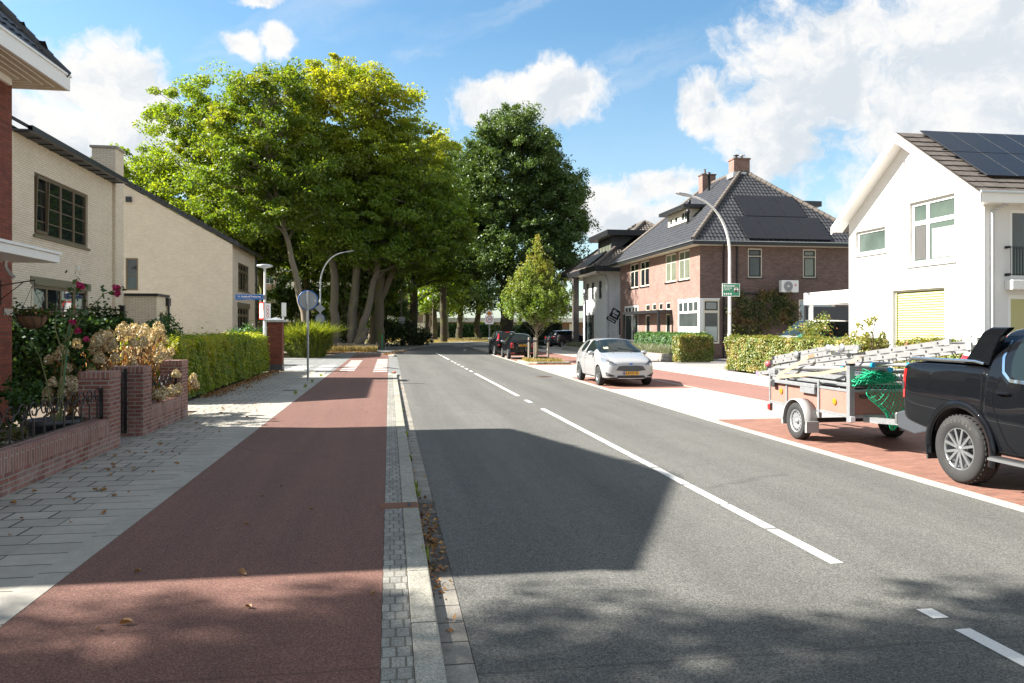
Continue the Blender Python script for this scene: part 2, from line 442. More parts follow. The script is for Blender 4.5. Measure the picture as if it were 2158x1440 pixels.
def glass_pane(name, col=(0.012, 0.016, 0.018), ior=1.75, rough=0.02, wob=0.05):
    m, t, b = newmat(name)
    pos = t.pos()
    c = t.mix(t.noise(pos, 1.1, 3), tuple(q * 0.5 for q in col), tuple(q * 1.5 for q in col))
    setp(t, b, color=c, rough=rough, ior=ior, normal=bump(t, t.noise(pos, 1.7, 2), wob, 0.02)); return m
def paint(name, col, flake=0.0, rough=0.25, coat=1.0, metal=0.0, dust=0.02, spec=0.5):
    m, t, b = newmat(name)
    f = t.noise(t.obj(), 400, 2); g = t.noise(t.obj(), 3, 4)
    c = t.mix(t.m('MULTIPLY', f, flake), col, tuple(min(1, q * 1.6 + 0.02) for q in col))
    c = t.mix(t.rng(g, 0.45, 0.8, 0.0, dust), c, (0.30, 0.28, 0.25))
    setp(t, b, color=c, rough=rough, coat=coat, coatr=0.015, metal=metal, spec=spec); return m

MT = {}
MT['asphalt'] = asphalt('road_asphalt', (0.0664, 0.0656, 0.0592), (0.1048, 0.104, 0.0936), (0.288, 0.28, 0.252), tracks=(1.0, 2.5, 4.2, 5.6))
MT['asphalt_side'] = asphalt('side_road_asphalt', (0.14, 0.145, 0.14), (0.20, 0.205, 0.20), (0.34, 0.34, 0.33))
MT['footpath'] = asphalt('footpath_asphalt', (0.14, 0.14, 0.135), (0.20, 0.20, 0.19), (0.3, 0.3, 0.3))
MT['red'] = asphalt('red_asphalt', (0.1015, 0.04268, 0.03103), (0.1496, 0.06487, 0.04692), (0.3444, 0.2134, 0.1589), grain=150, stones=0.35, patch=0.3)
MT['red_sunlit'] = asphalt('red_asphalt_sunlit', (0.195, 0.0858, 0.0663), (0.2574, 0.1209, 0.09516), (0.312, 0.1872, 0.156), grain=150, stones=0.3, patch=0.25)  # lighter copy of the red asphalt, sunlight put into its colour
MT['pavers'] = flat_tiles('grey_pavers', (0.27, 0.255, 0.22), (0.335, 0.315, 0.275), (0.04, 0.038, 0.033), 0.40, 0.30, 0.011, ox=2.9, oy=0.07)
MT['border'] = flat_tiles('border_tiles', (0.30, 0.285, 0.25), (0.35, 0.33, 0.29), (0.05, 0.048, 0.042), 0.60, 0.30, 0.009, ox=2.97, oy=0.07, off=0.0)
MT['concrete'] = flat_tiles('concrete_edging', (0.3024, 0.2898, 0.2562), (0.3276, 0.3108, 0.2772), (0.084, 0.084, 0.0756), 5.0, 1.0, 0.008, ox=1.2, stain=0.6)
MT['kerb'] = flat_tiles('granite_concrete_kerb', (0.26, 0.25, 0.215), (0.31, 0.30, 0.265), (0.06, 0.06, 0.05), 5.0, 1.0, 0.007, ox=1.4, oy=0.35, stain=0.75, off=0.0, speck=0.8)
MT['setts'] = flat_tiles('grey_setts', (0.19, 0.187, 0.175), (0.28, 0.275, 0.255), (0.13, 0.12, 0.10), 0.0815, 0.135, 0.007, ox=2.0805, stain=0.7, off=0.4, speck=0.8)
MT['gutter'] = flat_tiles('gutter_tiles', (0.20, 0.185, 0.165), (0.25, 0.235, 0.21), (0.05, 0.045, 0.04), 5.0, 0.30, 0.008, ox=1.4, stain=0.9, off=0.0, speck=0.4, wet=(7.0, 1.6))
MT['pale_edge'] = flat_tiles('pale_edge_stones', (0.3362, 0.3093, 0.269), (0.3698, 0.3429, 0.3026), (0.1345, 0.121, 0.1076), 5.0, 1.0, 0.008, ox=1.4, stain=0.4, off=0.0)
MT['red_brick_paving'] = flat_tiles('red_brick_paving', (0.20, 0.085, 0.062), (0.30, 0.135, 0.10), (0.15, 0.115, 0.09), 0.20, 0.068, 0.009, stain=0.5)
MT['pale_paving'] = flat_tiles('pale_paving', (0.4, 0.364, 0.324), (0.456, 0.42, 0.376), (0.24, 0.216, 0.192), 0.20, 0.10, 0.009, stain=0.6, swap=True)
MT['pale_tiles'] = flat_tiles('pale_tiles', (0.3854, 0.3608, 0.3239), (0.4346, 0.41, 0.3731), (0.2132, 0.1968, 0.1804), 0.30, 0.30, 0.006, stain=0.35)
MT['drive'] = flat_tiles('driveway_pavers', (0.30, 0.28, 0.27), (0.36, 0.34, 0.32), (0.1, 0.09, 0.08), 0.20, 0.10, 0.008)
MT['soil'] = plain('soil', (0.10, 0.075, 0.05), 0.95, var=0.5, scale=2.5, bumps=0.6)
def dry_ground():
    m, t, b = newmat('dry_grass_ground'); pos = t.pos()
    c = t.ramp(t.noise(pos, 0.5, 6, 0.65), [(0.3, (0.10, 0.12, 0.035)), (0.5, (0.24, 0.20, 0.09)), (0.7, (0.33, 0.25, 0.13))])
    c = t.mix(0.6, c, t.ramp(t.noise(pos, 9, 4), [(0.3, (0.6, 0.6, 0.6)), (0.7, (1.3, 1.3, 1.3))]), 'MULTIPLY')
    setp(t, b, color=c, rough=0.95, spec=0.1, normal=bump(t, t.noise(pos, 25, 4), 0.8, 0.05)); return m
MT['dry_ground'] = dry_ground()
MT['beige_brick'] = brick('beige_brick', (0.72, 0.61, 0.47), (0.79, 0.685, 0.545), (0.40, 0.315, 0.235), 0.22, 0.0625, 0.0055, vary=0.35)
MT['brown_brick'] = brick('brown_brick', (0.115, 0.068, 0.058), (0.185, 0.112, 0.096), (0.21, 0.185, 0.17), 0.22, 0.0625, 0.007)
MT['front_brick'] = brick('salmon_brick', (0.195, 0.110, 0.090), (0.265, 0.160, 0.132), (0.26, 0.22, 0.195), 0.22, 0.0625, 0.007)
MT['red_brick'] = brick('dark_red_brick', (0.165, 0.042, 0.028), (0.25, 0.070, 0.042), (0.085, 0.070, 0.063), 0.22, 0.0625, 0.008)
MT['garden_brick'] = brick('garden_wall_brick', (0.17, 0.062, 0.048), (0.27, 0.108, 0.083), (0.27, 0.235, 0.205), 0.22, 0.0625, 0.010, dirt=0.6, zmax=0.45, dirtcol=(0.42, 0.345, 0.305))
MT['garden_cap'] = brick('upright_brick_course', (0.20, 0.085, 0.067), (0.30, 0.135, 0.105), (0.30, 0.26, 0.23), 0.40, 0.0625, 0.010, swap=True, dirt=0.4, zmax=1.2, dirtcol=(0.40, 0.32, 0.28))
MT['dark_brick'] = brick('dark_brick', (0.05, 0.045, 0.045), (0.10, 0.085, 0.08), (0.20, 0.19, 0.18), 0.22, 0.0625, 0.007)
MT['white_brick'] = brick('white_painted_brick', (0.74, 0.73, 0.71), (0.78, 0.77, 0.75), (0.62, 0.61, 0.59), 0.22, 0.0625, 0.006)
MT['flat_brick'] = brick('flats_brick', (0.36, 0.24, 0.19), (0.44, 0.30, 0.24), (0.40, 0.34, 0.3), 0.22, 0.0625, 0.007)
MT['render'] = plain('white_render', (0.70, 0.69, 0.67), 0.85, var=0.03, scale=1.2, bumps=0.25, spec=0.2)
MT['white'] = plain('white_paint', (0.80, 0.79, 0.76), 0.4, var=0.05, scale=3)
MT['cream'] = plain('cream_paint', (0.72, 0.66, 0.53), 0.45, var=0.06, scale=3)
MT['soffit'] = plain('soffit_boards', (0.52, 0.43, 0.30), 0.5, var=0.08, scale=4)
MT['black'] = plain('black_paint', (0.018, 0.019, 0.022), 0.35, var=0.2, scale=4)
MT['charcoal'] = plain('charcoal_cladding', (0.045, 0.05, 0.058), 0.5, var=0.15, scale=4)
MT['bronze'] = plain('bronze_frame', (0.17, 0.125, 0.075), 0.4, var=0.12, scale=6, metal=0.3)
MT['olive'] = plain('olive_lintel', (0.16, 0.14, 0.085), 0.5, var=0.12, scale=3)
MT['zinc'] = plain('zinc', (0.52, 0.54, 0.56), 0.38, metal=0.7, var=0.15, scale=5)
MT['galv'] = plain('galvanised_steel', (0.30, 0.31, 0.32), 0.45, metal=0.5, var=0.18, scale=14)
MT['alu'] = plain('aluminium', (0.36, 0.36, 0.36), 0.38, metal=0.5, var=0.12, scale=9)
MT['pole'] = plain('grey_white_pole', (0.66, 0.66, 0.65), 0.45, var=0.08, scale=5)
MT['sign_back'] = plain('sign_back_grey', (0.34, 0.36, 0.38), 0.45, metal=0.25, var=0.08, scale=5)
MT['iron'] = plain('wrought_iron', (0.012, 0.012, 0.014), 0.35, metal=0.3, var=0.4, scale=20, bumps=0.2)
MT['tile'] = plain('black_roof_tile', (0.036, 0.037, 0.042), 0.42, var=0.55, scale=3.0, bumps=0.12, spec=0.42)
MT['tile_brown'] = plain('weathered_roof_tile', (0.085, 0.072, 0.062), 0.75, var=0.5, scale=2.5, bumps=0.4)
MT['ridge'] = plain('ridge_tile', (0.12, 0.10, 0.085), 0.8, var=0.5, scale=3.5, bumps=0.4)
MT['underlay'] = plain('roof_underlay', (0.02, 0.02, 0.022), 0.9)
MT['pv'] = plain('solar_cell', (0.010, 0.011, 0.014), 0.3, var=0.3, scale=2.0, coat=0.0, spec=0.3)
MT['pv_frame'] = plain('solar_frame', (0.015, 0.015, 0.017), 0.4)
MT['blue'] = plain('sign_blue', (0.008, 0.115, 0.42), 0.35, var=0.05)
MT['sign_white'] = plain('sign_white', (0.82, 0.82, 0.82), 0.4, var=0.02)
MT['sign_green'] = plain('sign_green', (0.0, 0.20, 0.105), 0.35, var=0.04)
MT['sign_red'] = plain('sign_red', (0.55, 0.02, 0.02), 0.35, var=0.04)
MT['sign_yellow'] = plain('sign_yellow', (0.75, 0.30, 0.01), 0.35, var=0.04)
MT['glass'] = glass_pane('window_glass')
MT['glass_curtain'] = glass_pane('window_glass_with_curtain', (0.14, 0.155, 0.115), 1.7)
MT['glass_blind'] = glass_pane('window_glass_with_blind', (0.21, 0.24, 0.22), 1.7)
MT['glass_frost'] = glass_pane('frosted_glass', (0.50, 0.55, 0.52), 1.5, 0.2)
MT['glass_grey'] = glass_pane('window_glass_grey', (0.05, 0.06, 0.058), 1.6)
def roadpaint():
    m, t, b = newmat('road_paint'); pos = t.pos()
    f = t.m('MULTIPLY', t.rng(t.noise(pos, 45, 5, 0.75), 0.56, 0.68), 0.65)
    g = t.m('MULTIPLY', t.rng(t.noise(pos, 3, 5, 0.7), 0.5, 0.75), 0.25)
    c = t.mix(f, (0.58, 0.57, 0.54), (0.20, 0.20, 0.19)); c = t.mix(g, c, (0.34, 0.33, 0.31))
    setp(t, b, color=c, rough=0.7, normal=bump(t, t.noise(pos, 60, 3), 0.4, 0.004)); return m
MT['roadpaint'] = roadpaint()
LM = {}
LM['oak'] = leafmat('oak_leaves', [(0.0, (0.11, 0.19, 0.012)), (0.5, (0.19, 0.28, 0.018)), (1.0, (0.30, 0.37, 0.03))], 0.56, patch=((0.34, 0.27, 0.02), 0.55, 0.75, 8, 16))
LM['beech'] = leafmat('beech_leaves', [(0.0, (0.085, 0.165, 0.014)), (0.5, (0.15, 0.25, 0.020)), (1.0, (0.26, 0.34, 0.030))], 0.58, patch=((0.50, 0.46, 0.02), 0.32, 0.62, 12, 20))
LM['beech_green'] = leafmat('beech_leaves_green', [(0.0, (0.075, 0.14, 0.012)), (0.5, (0.13, 0.215, 0.016)), (1.0, (0.23, 0.295, 0.026))], 0.56, patch=((0.40, 0.36, 0.03), 0.5, 0.75, 6, 18))
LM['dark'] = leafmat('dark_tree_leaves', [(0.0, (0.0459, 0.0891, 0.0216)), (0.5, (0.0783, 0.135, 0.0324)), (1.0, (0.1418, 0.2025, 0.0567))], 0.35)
LM['maple'] = leafmat('maple_leaves', [(0.0, (0.08, 0.15, 0.025)), (0.5, (0.15, 0.24, 0.035)), (1.0, (0.27, 0.33, 0.06))], 0.45, patch=((0.52, 0.38, 0.09), 0.35, 0.65, 3.2, 6.2), scale=0.9)
LM['hedge'] = leafmat('hedge_leaves', [(0.0, (0.0945, 0.1755, 0.0162)), (0.5, (0.2025, 0.297, 0.027)), (0.8, (0.3645, 0.4185, 0.0405)), (1.0, (0.513, 0.486, 0.054))], 0.6, patch=((0.486, 0.432, 0.0405), 0.42, 0.66, 0.0, 1.2), scale=0.8, dry=((0.3375, 0.1215, 0.0405), 0.985))
LM['hedge_yellow'] = leafmat('yellowing_hedge_leaves', [(0.0, (0.07, 0.12, 0.018)), (0.5, (0.14, 0.19, 0.026)), (0.8, (0.24, 0.25, 0.045)), (1.0, (0.33, 0.28, 0.08))], 0.35, patch=((0.36, 0.25, 0.06), 0.5, 0.7, -1, 0.2), scale=1.1, dry=((0.33, 0.13, 0.07), 0.96))
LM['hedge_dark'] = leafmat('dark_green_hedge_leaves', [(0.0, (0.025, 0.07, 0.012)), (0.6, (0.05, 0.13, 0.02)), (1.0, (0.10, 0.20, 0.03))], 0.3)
LM['ivy'] = leafmat('ivy_leaves', [(0.0, (0.015, 0.04, 0.010)), (0.6, (0.03, 0.075, 0.014)), (0.9, (0.06, 0.13, 0.02)), (1.0, (0.14, 0.22, 0.03))], 0.3, gloss=0.05)
LM['bamboo'] = leafmat('bamboo_leaves', [(0.0, (0.09, 0.14, 0.02)), (0.5, (0.20, 0.25, 0.03)), (1.0, (0.36, 0.38, 0.06))], 0.5)
LM['lavender'] = leafmat('lavender_leaves', [(0.0, (0.11, 0.14, 0.07)), (0.6, (0.20, 0.22, 0.14)), (1.0, (0.30, 0.29, 0.22))], 0.25)
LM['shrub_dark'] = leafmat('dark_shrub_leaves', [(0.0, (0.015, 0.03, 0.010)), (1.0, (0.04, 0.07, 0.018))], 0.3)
LM['climber'] = leafmat('climber_leaves', [(0.0, (0.04, 0.075, 0.018)), (0.6, (0.09, 0.12, 0.03)), (1.0, (0.22, 0.20, 0.08))], 0.35, patch=((0.36, 0.20, 0.09), 0.5, 0.7, 0, 1), scale=1.0)
LM['dry'] = leafmat('dry_brown_leaves', [(0.0, (0.16, 0.065, 0.02)), (0.6, (0.28, 0.115, 0.035)), (1.0, (0.40, 0.20, 0.07))], 0.3)
LM['petal'] = leafmat('dried_hydrangea_petals', [(0.0, (0.40, 0.30, 0.185)), (0.5, (0.53, 0.42, 0.29)), (1.0, (0.66, 0.55, 0.41))], 0.25, scale=2.0)
LM['litter'] = leafmat('leaf_litter', [(0.0, (0.14, 0.06, 0.02)), (0.5, (0.27, 0.13, 0.05)), (1.0, (0.42, 0.25, 0.09))], 0.1)
LM['drygrass'] = leafmat('dry_grass_blades', [(0.0, (0.15, 0.14, 0.04)), (0.5, (0.30, 0.22, 0.08)), (1.0, (0.42, 0.31, 0.14))], 0.35)
LM['white_leaf'] = leafmat('variegated_leaves', [(0.0, (0.16, 0.20, 0.04)), (0.6, (0.30, 0.29, 0.08)), (1.0, (0.52, 0.46, 0.26))], 0.4)
LM['rose'] = leafmat('rose_leaves', [(0.0, (0.03, 0.06, 0.014)), (1.0, (0.08, 0.14, 0.03))], 0.3)
MT['bark_beech'] = bark('beech_bark', (0.11, 0.098, 0.08), (0.24, 0.215, 0.175), 0.25)
MT['bark_moss'] = bark('mossy_bark', (0.10, 0.085, 0.06), (0.20, 0.17, 0.12), 0.75)
MT['bark_dark'] = bark('dark_bark', (0.035, 0.03, 0.024), (0.075, 0.06, 0.045), 0.35)
MT['bark_light'] = bark('light_bark', (0.15, 0.125, 0.095), (0.32, 0.275, 0.21), 0.2)
MT['twig'] = bark('twig', (0.06, 0.045, 0.03), (0.13, 0.10, 0.07))
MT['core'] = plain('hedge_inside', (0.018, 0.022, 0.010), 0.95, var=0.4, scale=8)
MT['wood_grey'] = bark('weathered_wood', (0.22, 0.19, 0.155), (0.36, 0.32, 0.27))

# ---------------------------------------------------------------- foliage helpers
def leafmesh(name, C, size, mat, rng, parent=None, up=0.6, aspect=0.55, N=None, kind=None, droop=0.0):
    """a cloud of small folded diamond leaves, one per point in C"""
    C = np.asarray(C, dtype=np.float64); n = len(C)
    S = (np.asarray(size) * np.ones(n)) * rng.uniform(0.65, 1.3, n)
    nn = rng.normal(size=(n, 3)); nn[:, 2] = nn[:, 2] * 0.8 + up * np.where(rng.random(n) < 0.85, 1, -1)
    if N is not None: nn = nn * 0.55 + N * 1.1
    nn /= np.linalg.norm(nn, axis=1)[:, None] + 1e-9
    tt = np.cross(nn, rng.normal(size=(n, 3))); tt /= np.linalg.norm(tt, axis=1)[:, None] + 1e-9
    if droop:
        tt[:, 2] -= droop; tt /= np.linalg.norm(tt, axis=1)[:, None]
    bb = np.cross(nn, tt)
    s = S[:, None]
    V = np.empty((n, 4, 3))
    V[:, 0] = C - tt * s * 0.5
    V[:, 1] = C + bb * s * aspect * 0.5 + nn * s * 0.10 - tt * s * 0.05
    V[:, 2] = C + tt * s * 0.5
    V[:, 3] = C - bb * s * aspect * 0.5 + nn * s * 0.10 - tt * s * 0.05
    me = bpy.data.meshes.new(name)
    me.vertices.add(n * 4); me.vertices.foreach_set('co', V.reshape(-1))
    me.loops.add(n * 4); me.loops.foreach_set('vertex_index', np.arange(n * 4, dtype=np.int32))
    me.polygons.add(n); me.polygons.foreach_set('loop_start', np.arange(0, n * 4, 4, dtype=np.int32))
    try: me.polygons.foreach_set('loop_total', np.full(n, 4, dtype=np.int32))
    except Exception: pass
    me.update(calc_edges=True); me.materials.append(mat)
    o = bpy.data.objects.new(name, me); COL.objects.link(o)
    if parent is not None:
        o.parent = parent; o.matrix_parent_inverse = root_inv(parent)
    if kind: o['kind'] = kind
    return o
def blades(name, bases, height, width, mat, rng, parent=None, lean=0.35, arch=0.3):
    """grass-like blades: bent strips of two quads"""
    B = np.asarray(bases, float); n = len(B)
    h = height * rng.uniform(0.6, 1.25, n); a = rng.uniform(0, 2*np.pi, n)
    dirv = np.stack([np.cos(a), np.sin(a), np.zeros(n)], 1); side = np.stack([-np.sin(a), np.cos(a), np.zeros(n)], 1)
    ln = rng.uniform(0.1, 1.0, n) * lean
    V = np.empty((n, 5, 3)); w2 = (width * 0.5) * np.ones((n, 1))
    mid = B + dirv * (h * ln * 0.4)[:, None] + np.stack([np.zeros(n), np.zeros(n), h * 0.6], 1)
    tip = B + dirv * (h * (ln + arch * ln))[:, None] + np.stack([np.zeros(n), np.zeros(n), h * (1 - 0.35 * ln)], 1)
    V[:, 0] = B - side * w2; V[:, 1] = B + side * w2; V[:, 2] = mid + side * w2 * 0.8; V[:, 3] = mid - side * w2 * 0.8; V[:, 4] = tip
    idx = np.arange(n)[:, None] * 5
    fq = (idx + np.array([[0, 1, 2, 3]])); ft = (idx + np.array([[3, 2, 4]]))
    me = bpy.data.meshes.new(name)
    me.from_pydata(V.reshape(-1, 3).tolist(), [], fq.tolist() + ft.tolist()); me.materials.append(mat); me.update()
    o = bpy.data.objects.new(name, me); COL.objects.link(o)
    if parent is not None:
        o.parent = parent; o.matrix_parent_inverse = root_inv(parent)
    return o
def tree(name, label, base, stems, blobs, ncl, lpc, lsz, leaf, barkm, seed, flat=0.45, clr=0.9, branch=0.5, group=None, inner=0.35, bias=1.0, brad=0.05, ragged=0.22):
    rng = np.random.default_rng(seed)
    e = thing(name, label, 'tree', base, 0, group)
    mb = MB(); sp = []
    for st in stems:
        pts = [(p[0], p[1], p[2]) for p in st]; rad = [p[3] for p in st]
        fine_p, fine_r = [], []
        for i in range(len(pts)-1):
            for k in range(4):
                f = k / 4.0
                q = Vector(pts[i]).lerp(Vector(pts[i+1]), f)
                j = 0.35 * rad[i]
                q += Vector((rng.uniform(-j, j), rng.uniform(-j, j), 0)) * (1 if k else 0)
                fine_p.append(q); fine_r.append(rad[i] + (rad[i+1]-rad[i]) * f)
        fine_p.append(Vector(pts[-1])); fine_r.append(rad[-1])
        mb.tube(fine_p, fine_r, 10)
        sp += list(zip(fine_p, fine_r))
    bl = np.array(blobs, float)
    wgt = (bl[:, 3] * bl[:, 4] * bl[:, 5]) ** 0.67; wgt /= wgt.sum()
    cc = []
    while len(cc) < ncl:
        b = bl[rng.choice(len(bl), p=wgt)]
        dv = rng.normal(size=3); dv /= np.linalg.norm(dv)
        rr = inner + (1 - inner) * rng.random() ** (0.6 / bias)
        if rng.random() < .14: rr = rng.uniform(1.0, 1.0 + ragged)
        cc.append(b[:3] + dv * rr * b[3:6])
    cc = np.array(cc)
    SPp = np.array([list(p) for p, r in sp])
    for c in cc:
        if rng.random() < branch:
            dd = np.linalg.norm(SPp - c, axis=1) + 2.2 * np.maximum(0, SPp[:, 2] - c[2] + 0.8) * 1.5
            k = int(np.argmin(dd)); p = Vector(SPp[k]); q = Vector(c); L = (q - p).length
            m1 = p.lerp(q, 0.45) + Vector((rng.normal(0, .06*L), rng.normal(0, .06*L), 0.08*L))
            r0 = min(sp[k][1] * 0.55, brad * (0.5 + L * 0.14))
            mb.tube([p, m1, q], [r0, r0 * 0.6, r0 * 0.22], 5, caps=False)
    mb.build('trunk', barkm, e)
    n = ncl * lpc
    rad = clr * rng.choice([0.5, 0.75, 1.0, 1.45], ncl, p=[.25, .3, .3, .15]) * rng.uniform(.85, 1.15, ncl)
    off = rng.normal(size=(ncl, lpc, 3)); off /= (np.linalg.norm(off, axis=2)[..., None] + 1e-6)
    off *= rng.random((ncl, lpc, 1)) ** 0.45
    off *= rad[:, None, None]; off[..., 2] *= flat
    tilt = rng.normal(0, 0.25, (ncl, 2))
    off[..., 2] += off[..., 0] * tilt[:, None, 0] + off[..., 1] * tilt[:, None, 1] - 0.18 * (off[..., 0] ** 2 + off[..., 1] ** 2) / np.maximum(rad[:, None], .2)
    leafmesh('crown', (cc[:, None, :] + off).reshape(-1, 3), lsz, leaf, rng, e, up=0.9)
    return e
def box_points(x0, x1, y0, y1, z0, z1, dens, rng, faces='xXyYZ', bulge=0.05):
    P, Nn = [], []
    for f in faces:
        if f in 'xX': area = (y1-y0)*(z1-z0)
        elif f in 'yY': area = (x1-x0)*(z1-z0)
        else: area = (x1-x0)*(y1-y0)
        n = int(area * dens); a, b = rng.random(n), rng.random(n)
        if f in 'xX':
            p = np.stack([np.full(n, x0 if f == 'x' else x1), y0+a*(y1-y0), z0+b*(z1-z0)], 1); q = [-1 if f == 'x' else 1, 0, 0]
        elif f in 'yY':
            p = np.stack([x0+a*(x1-x0), np.full(n, y0 if f == 'y' else y1), z0+b*(z1-z0)], 1); q = [0, -1 if f == 'y' else 1, 0]
        else:
            p = np.stack([x0+a*(x1-x0), y0+b*(y1-y0), np.full(n, z1)], 1); q = [0, 0, 1]
        q = np.array(q, float)
        ph = np.sin(p[:, 0]*2.7+1)*np.sin(p[:, 1]*2.1)*np.sin(p[:, 2]*4.3+2) + 0.5*np.sin(p[:, 0]*7+p[:, 1]*6.1+p[:, 2]*5)
        p = p + q * (ph * bulge + rng.normal(0, bulge*0.8, n) - 0.03)[:, None]
        P.append(p); Nn.append(np.tile(q, (n, 1)))
    return np.concatenate(P), np.concatenate(Nn)
def hedge(name, label, x0, x1, y0, y1, z1, lsz, dens, leaf, seed, bulge=0.05, group=None, z0=0.05, sprigs=0, cat='hedge', airy=False):
    rng = np.random.default_rng(seed)
    e = thing(name, label, cat, ((x0+x1)/2, (y0+y1)/2, 0), 0, group)
    p, nv = box_points(x0, x1, y0, y1, z0, z1, dens, rng, bulge=bulge)
    nv = nv + np.array([0, 0, 0.35])
    if sprigs:
        q = np.stack([rng.uniform(x0, x1, sprigs), rng.uniform(y0, y1, sprigs), z1 + rng.exponential(0.055, sprigs)], 1)
        p = np.concatenate([p, q]); nv = np.concatenate([nv, np.tile([0, 0, 0.2], (sprigs, 1))])
    if airy:
        q, w2 = box_points(x0+.18, x1-.18, y0+.18, y1-.18, z0, z1-.15, dens*.35, rng, bulge=.12); p = np.concatenate([p, q]); nv = np.concatenate([nv, w2])
    leafmesh('foliage', p, lsz, leaf, rng, e, N=nv, aspect=0.62)
    d_ = min(0.14, (x1-x0)*0.25, (y1-y0)*0.25)
    if airy:
        mb = MB()
        for i in range(int((y1-y0)*5)):
            yy, xx = rng.uniform(y0+.1, y1-.1), rng.normal((x0+x1)/2, .2); mb.tube([(xx, yy, 0), (xx+rng.normal(0, .1), yy+rng.normal(0, .1), .6), (xx+rng.normal(0, .25), yy+rng.normal(0, .2), z1-.1)], [.02, .014, .005], 5)
        mb.build('twig_core', MT['twig'], e)
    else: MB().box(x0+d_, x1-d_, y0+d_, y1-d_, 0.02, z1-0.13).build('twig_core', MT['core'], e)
    return e
def shrub(name, label, c, r, n, lsz, leaf, seed, cat='shrub', group=None, stems=5, shell=0.45, stemmat=None):
    rng = np.random.default_rng(seed)
    e = thing(name, label, cat, (c[0], c[1], 0), 0, group)
    k = max(10, n // 45)
    dv = rng.normal(size=(k, 3)); dv /= np.linalg.norm(dv, axis=1)[:, None]
    cc = np.array(c) + dv * (shell + (1-shell) * rng.random((k, 1))) * np.array(r)
    cc = cc[cc[:, 2] > 0.05]
    idx = rng.integers(0, len(cc), n)
    p = cc[idx] + rng.normal(0, 0.13 * min(r), (n, 3))
    p = p[p[:, 2] > 0.02]
    leafmesh('foliage', p, lsz, leaf, rng, e, up=0.6)
    mb = MB()
    for i in range(stems):
        q = cc[rng.integers(0, len(cc))]
        b = (c[0] + rng.normal(0, .12*r[0]), c[1] + rng.normal(0, .12*r[1]), 0)
        mb.tube([b, (Vector(b).lerp(Vector(q), .5) + Vector((0, 0, .1))), q], [0.025, 0.018, 0.006], 5)
    mb.build('stems', stemmat or MT['twig'], e)
    return e
# ================================================================ the ground
RZ = -0.07          # carriageway level; cycle path and pavement are at 0
def sheet(name, x0, x1, y0, y1, z, mat, th=0.10):
    return structure(MB().box(x0, x1, y0, y1, z - th, z).build(name, mat))
structure(MB().poly([(-900, -300, -0.16), (900, -300, -0.16), (900, 1800, -0.16), (-900, 1800, -0.16)]).build('ground', MT['dry_ground']))
LEFT = [(0.46, -12), (0.46, 30.6), (0.5, 52), (0.62, 57), (1.0, 60.3), (1.5, 65), (2.1, 70), (3.8, 79), (6.9, 88), (12, 99), (21, 112), (34, 126)]
RIGHT = [(6.2, -12), (6.2, 14), (6.35, 24), (6.6, 36), (6.85, 50), (7.2, 58.7), (8.2, 66), (9.6, 72), (12.6, 81), (17, 90), (23, 98.5), (31, 107), (44, 119)]
mb = MB()
nl = []
def at_y(L, i, n):
    # resample a polyline to n points by index fraction
    f = i / (n - 1) * (len(L) - 1); k = min(int(f), len(L) - 2); q = f - k
    return (L[k][0] + (L[k+1][0]-L[k][0])*q, L[k][1] + (L[k+1][1]-L[k][1])*q)
def lerp_y(L, y):
    for (xa, ya), (xb, yb) in zip(L, L[1:]):
        if ya <= y <= yb: return xa + (xb-xa)*(y-ya)/(yb-ya)
    return L[-1][0]
pl = [(lerp_y(LEFT, y), y) for y in range(-12, 53, 4)] + LEFT[3:]
pr = [(lerp_y(RIGHT, y), y) for y in range(-12, 53, 4)] + RIGHT[5:]
pr = pr[:len(pl)] if len(pr) >= len(pl) else pr
n = min(len(pl), len(pr)); pl, pr = pl[:n], pr[:n]
vs = [(*p, RZ) for p in pl] + [(*p, RZ) for p in pr]
mb.add(vs, [(i, n+i, n+i+1, i+1) for i in range(n-1)])
structure(mb.build('road', MT['asphalt']))
# ---- left side: pavement, edging, cycle path, sett strip, kerb, gutter
YJ0, YJ1 = 30.6, 45.5     # mouth of the side street
sheet('pavement', -3.99, -2.90, -12, 33.0, 0.0, MT['pavers'])
sheet('pavement_strip', -4.75, -3.952, 17.4, 33.4, -0.004, MT['pavers'])
sheet('pavement_border', -2.898, -2.47, -12, 31.5, 0.001, MT['border'])
sheet('pavement_edging', -2.468, -2.25, -12, 30.6, 0.003, MT['concrete'])
sheet('cycle_path', -2.248, -0.045, -12, 53.5, 0.0, MT['red'])
sheet('sett_strip', -0.043, 0.125, -12, YJ0-0.9, 0.002, MT['setts'])
structure(MB().box(0.127, 0.285, -12, YJ0-0.9, -0.18, 0.004).build('kerb', MT['kerb'], bevel=0.012))
structure(MB().box(-0.043, 0.33, YJ0-0.898, YJ0, -0.18, 0.006).build('kerb_end', MT['pale_edge'], bevel=0.02))
sheet('gutter', 0.287, 0.455, -12, YJ0-0.2, RZ+0.004, MT['gutter'])
structure(MB().box(-0.05, 0.33, 50.0, 52.6, -0.18, 0.006).build('kerb_block', MT['pale_edge'], bevel=0.02))
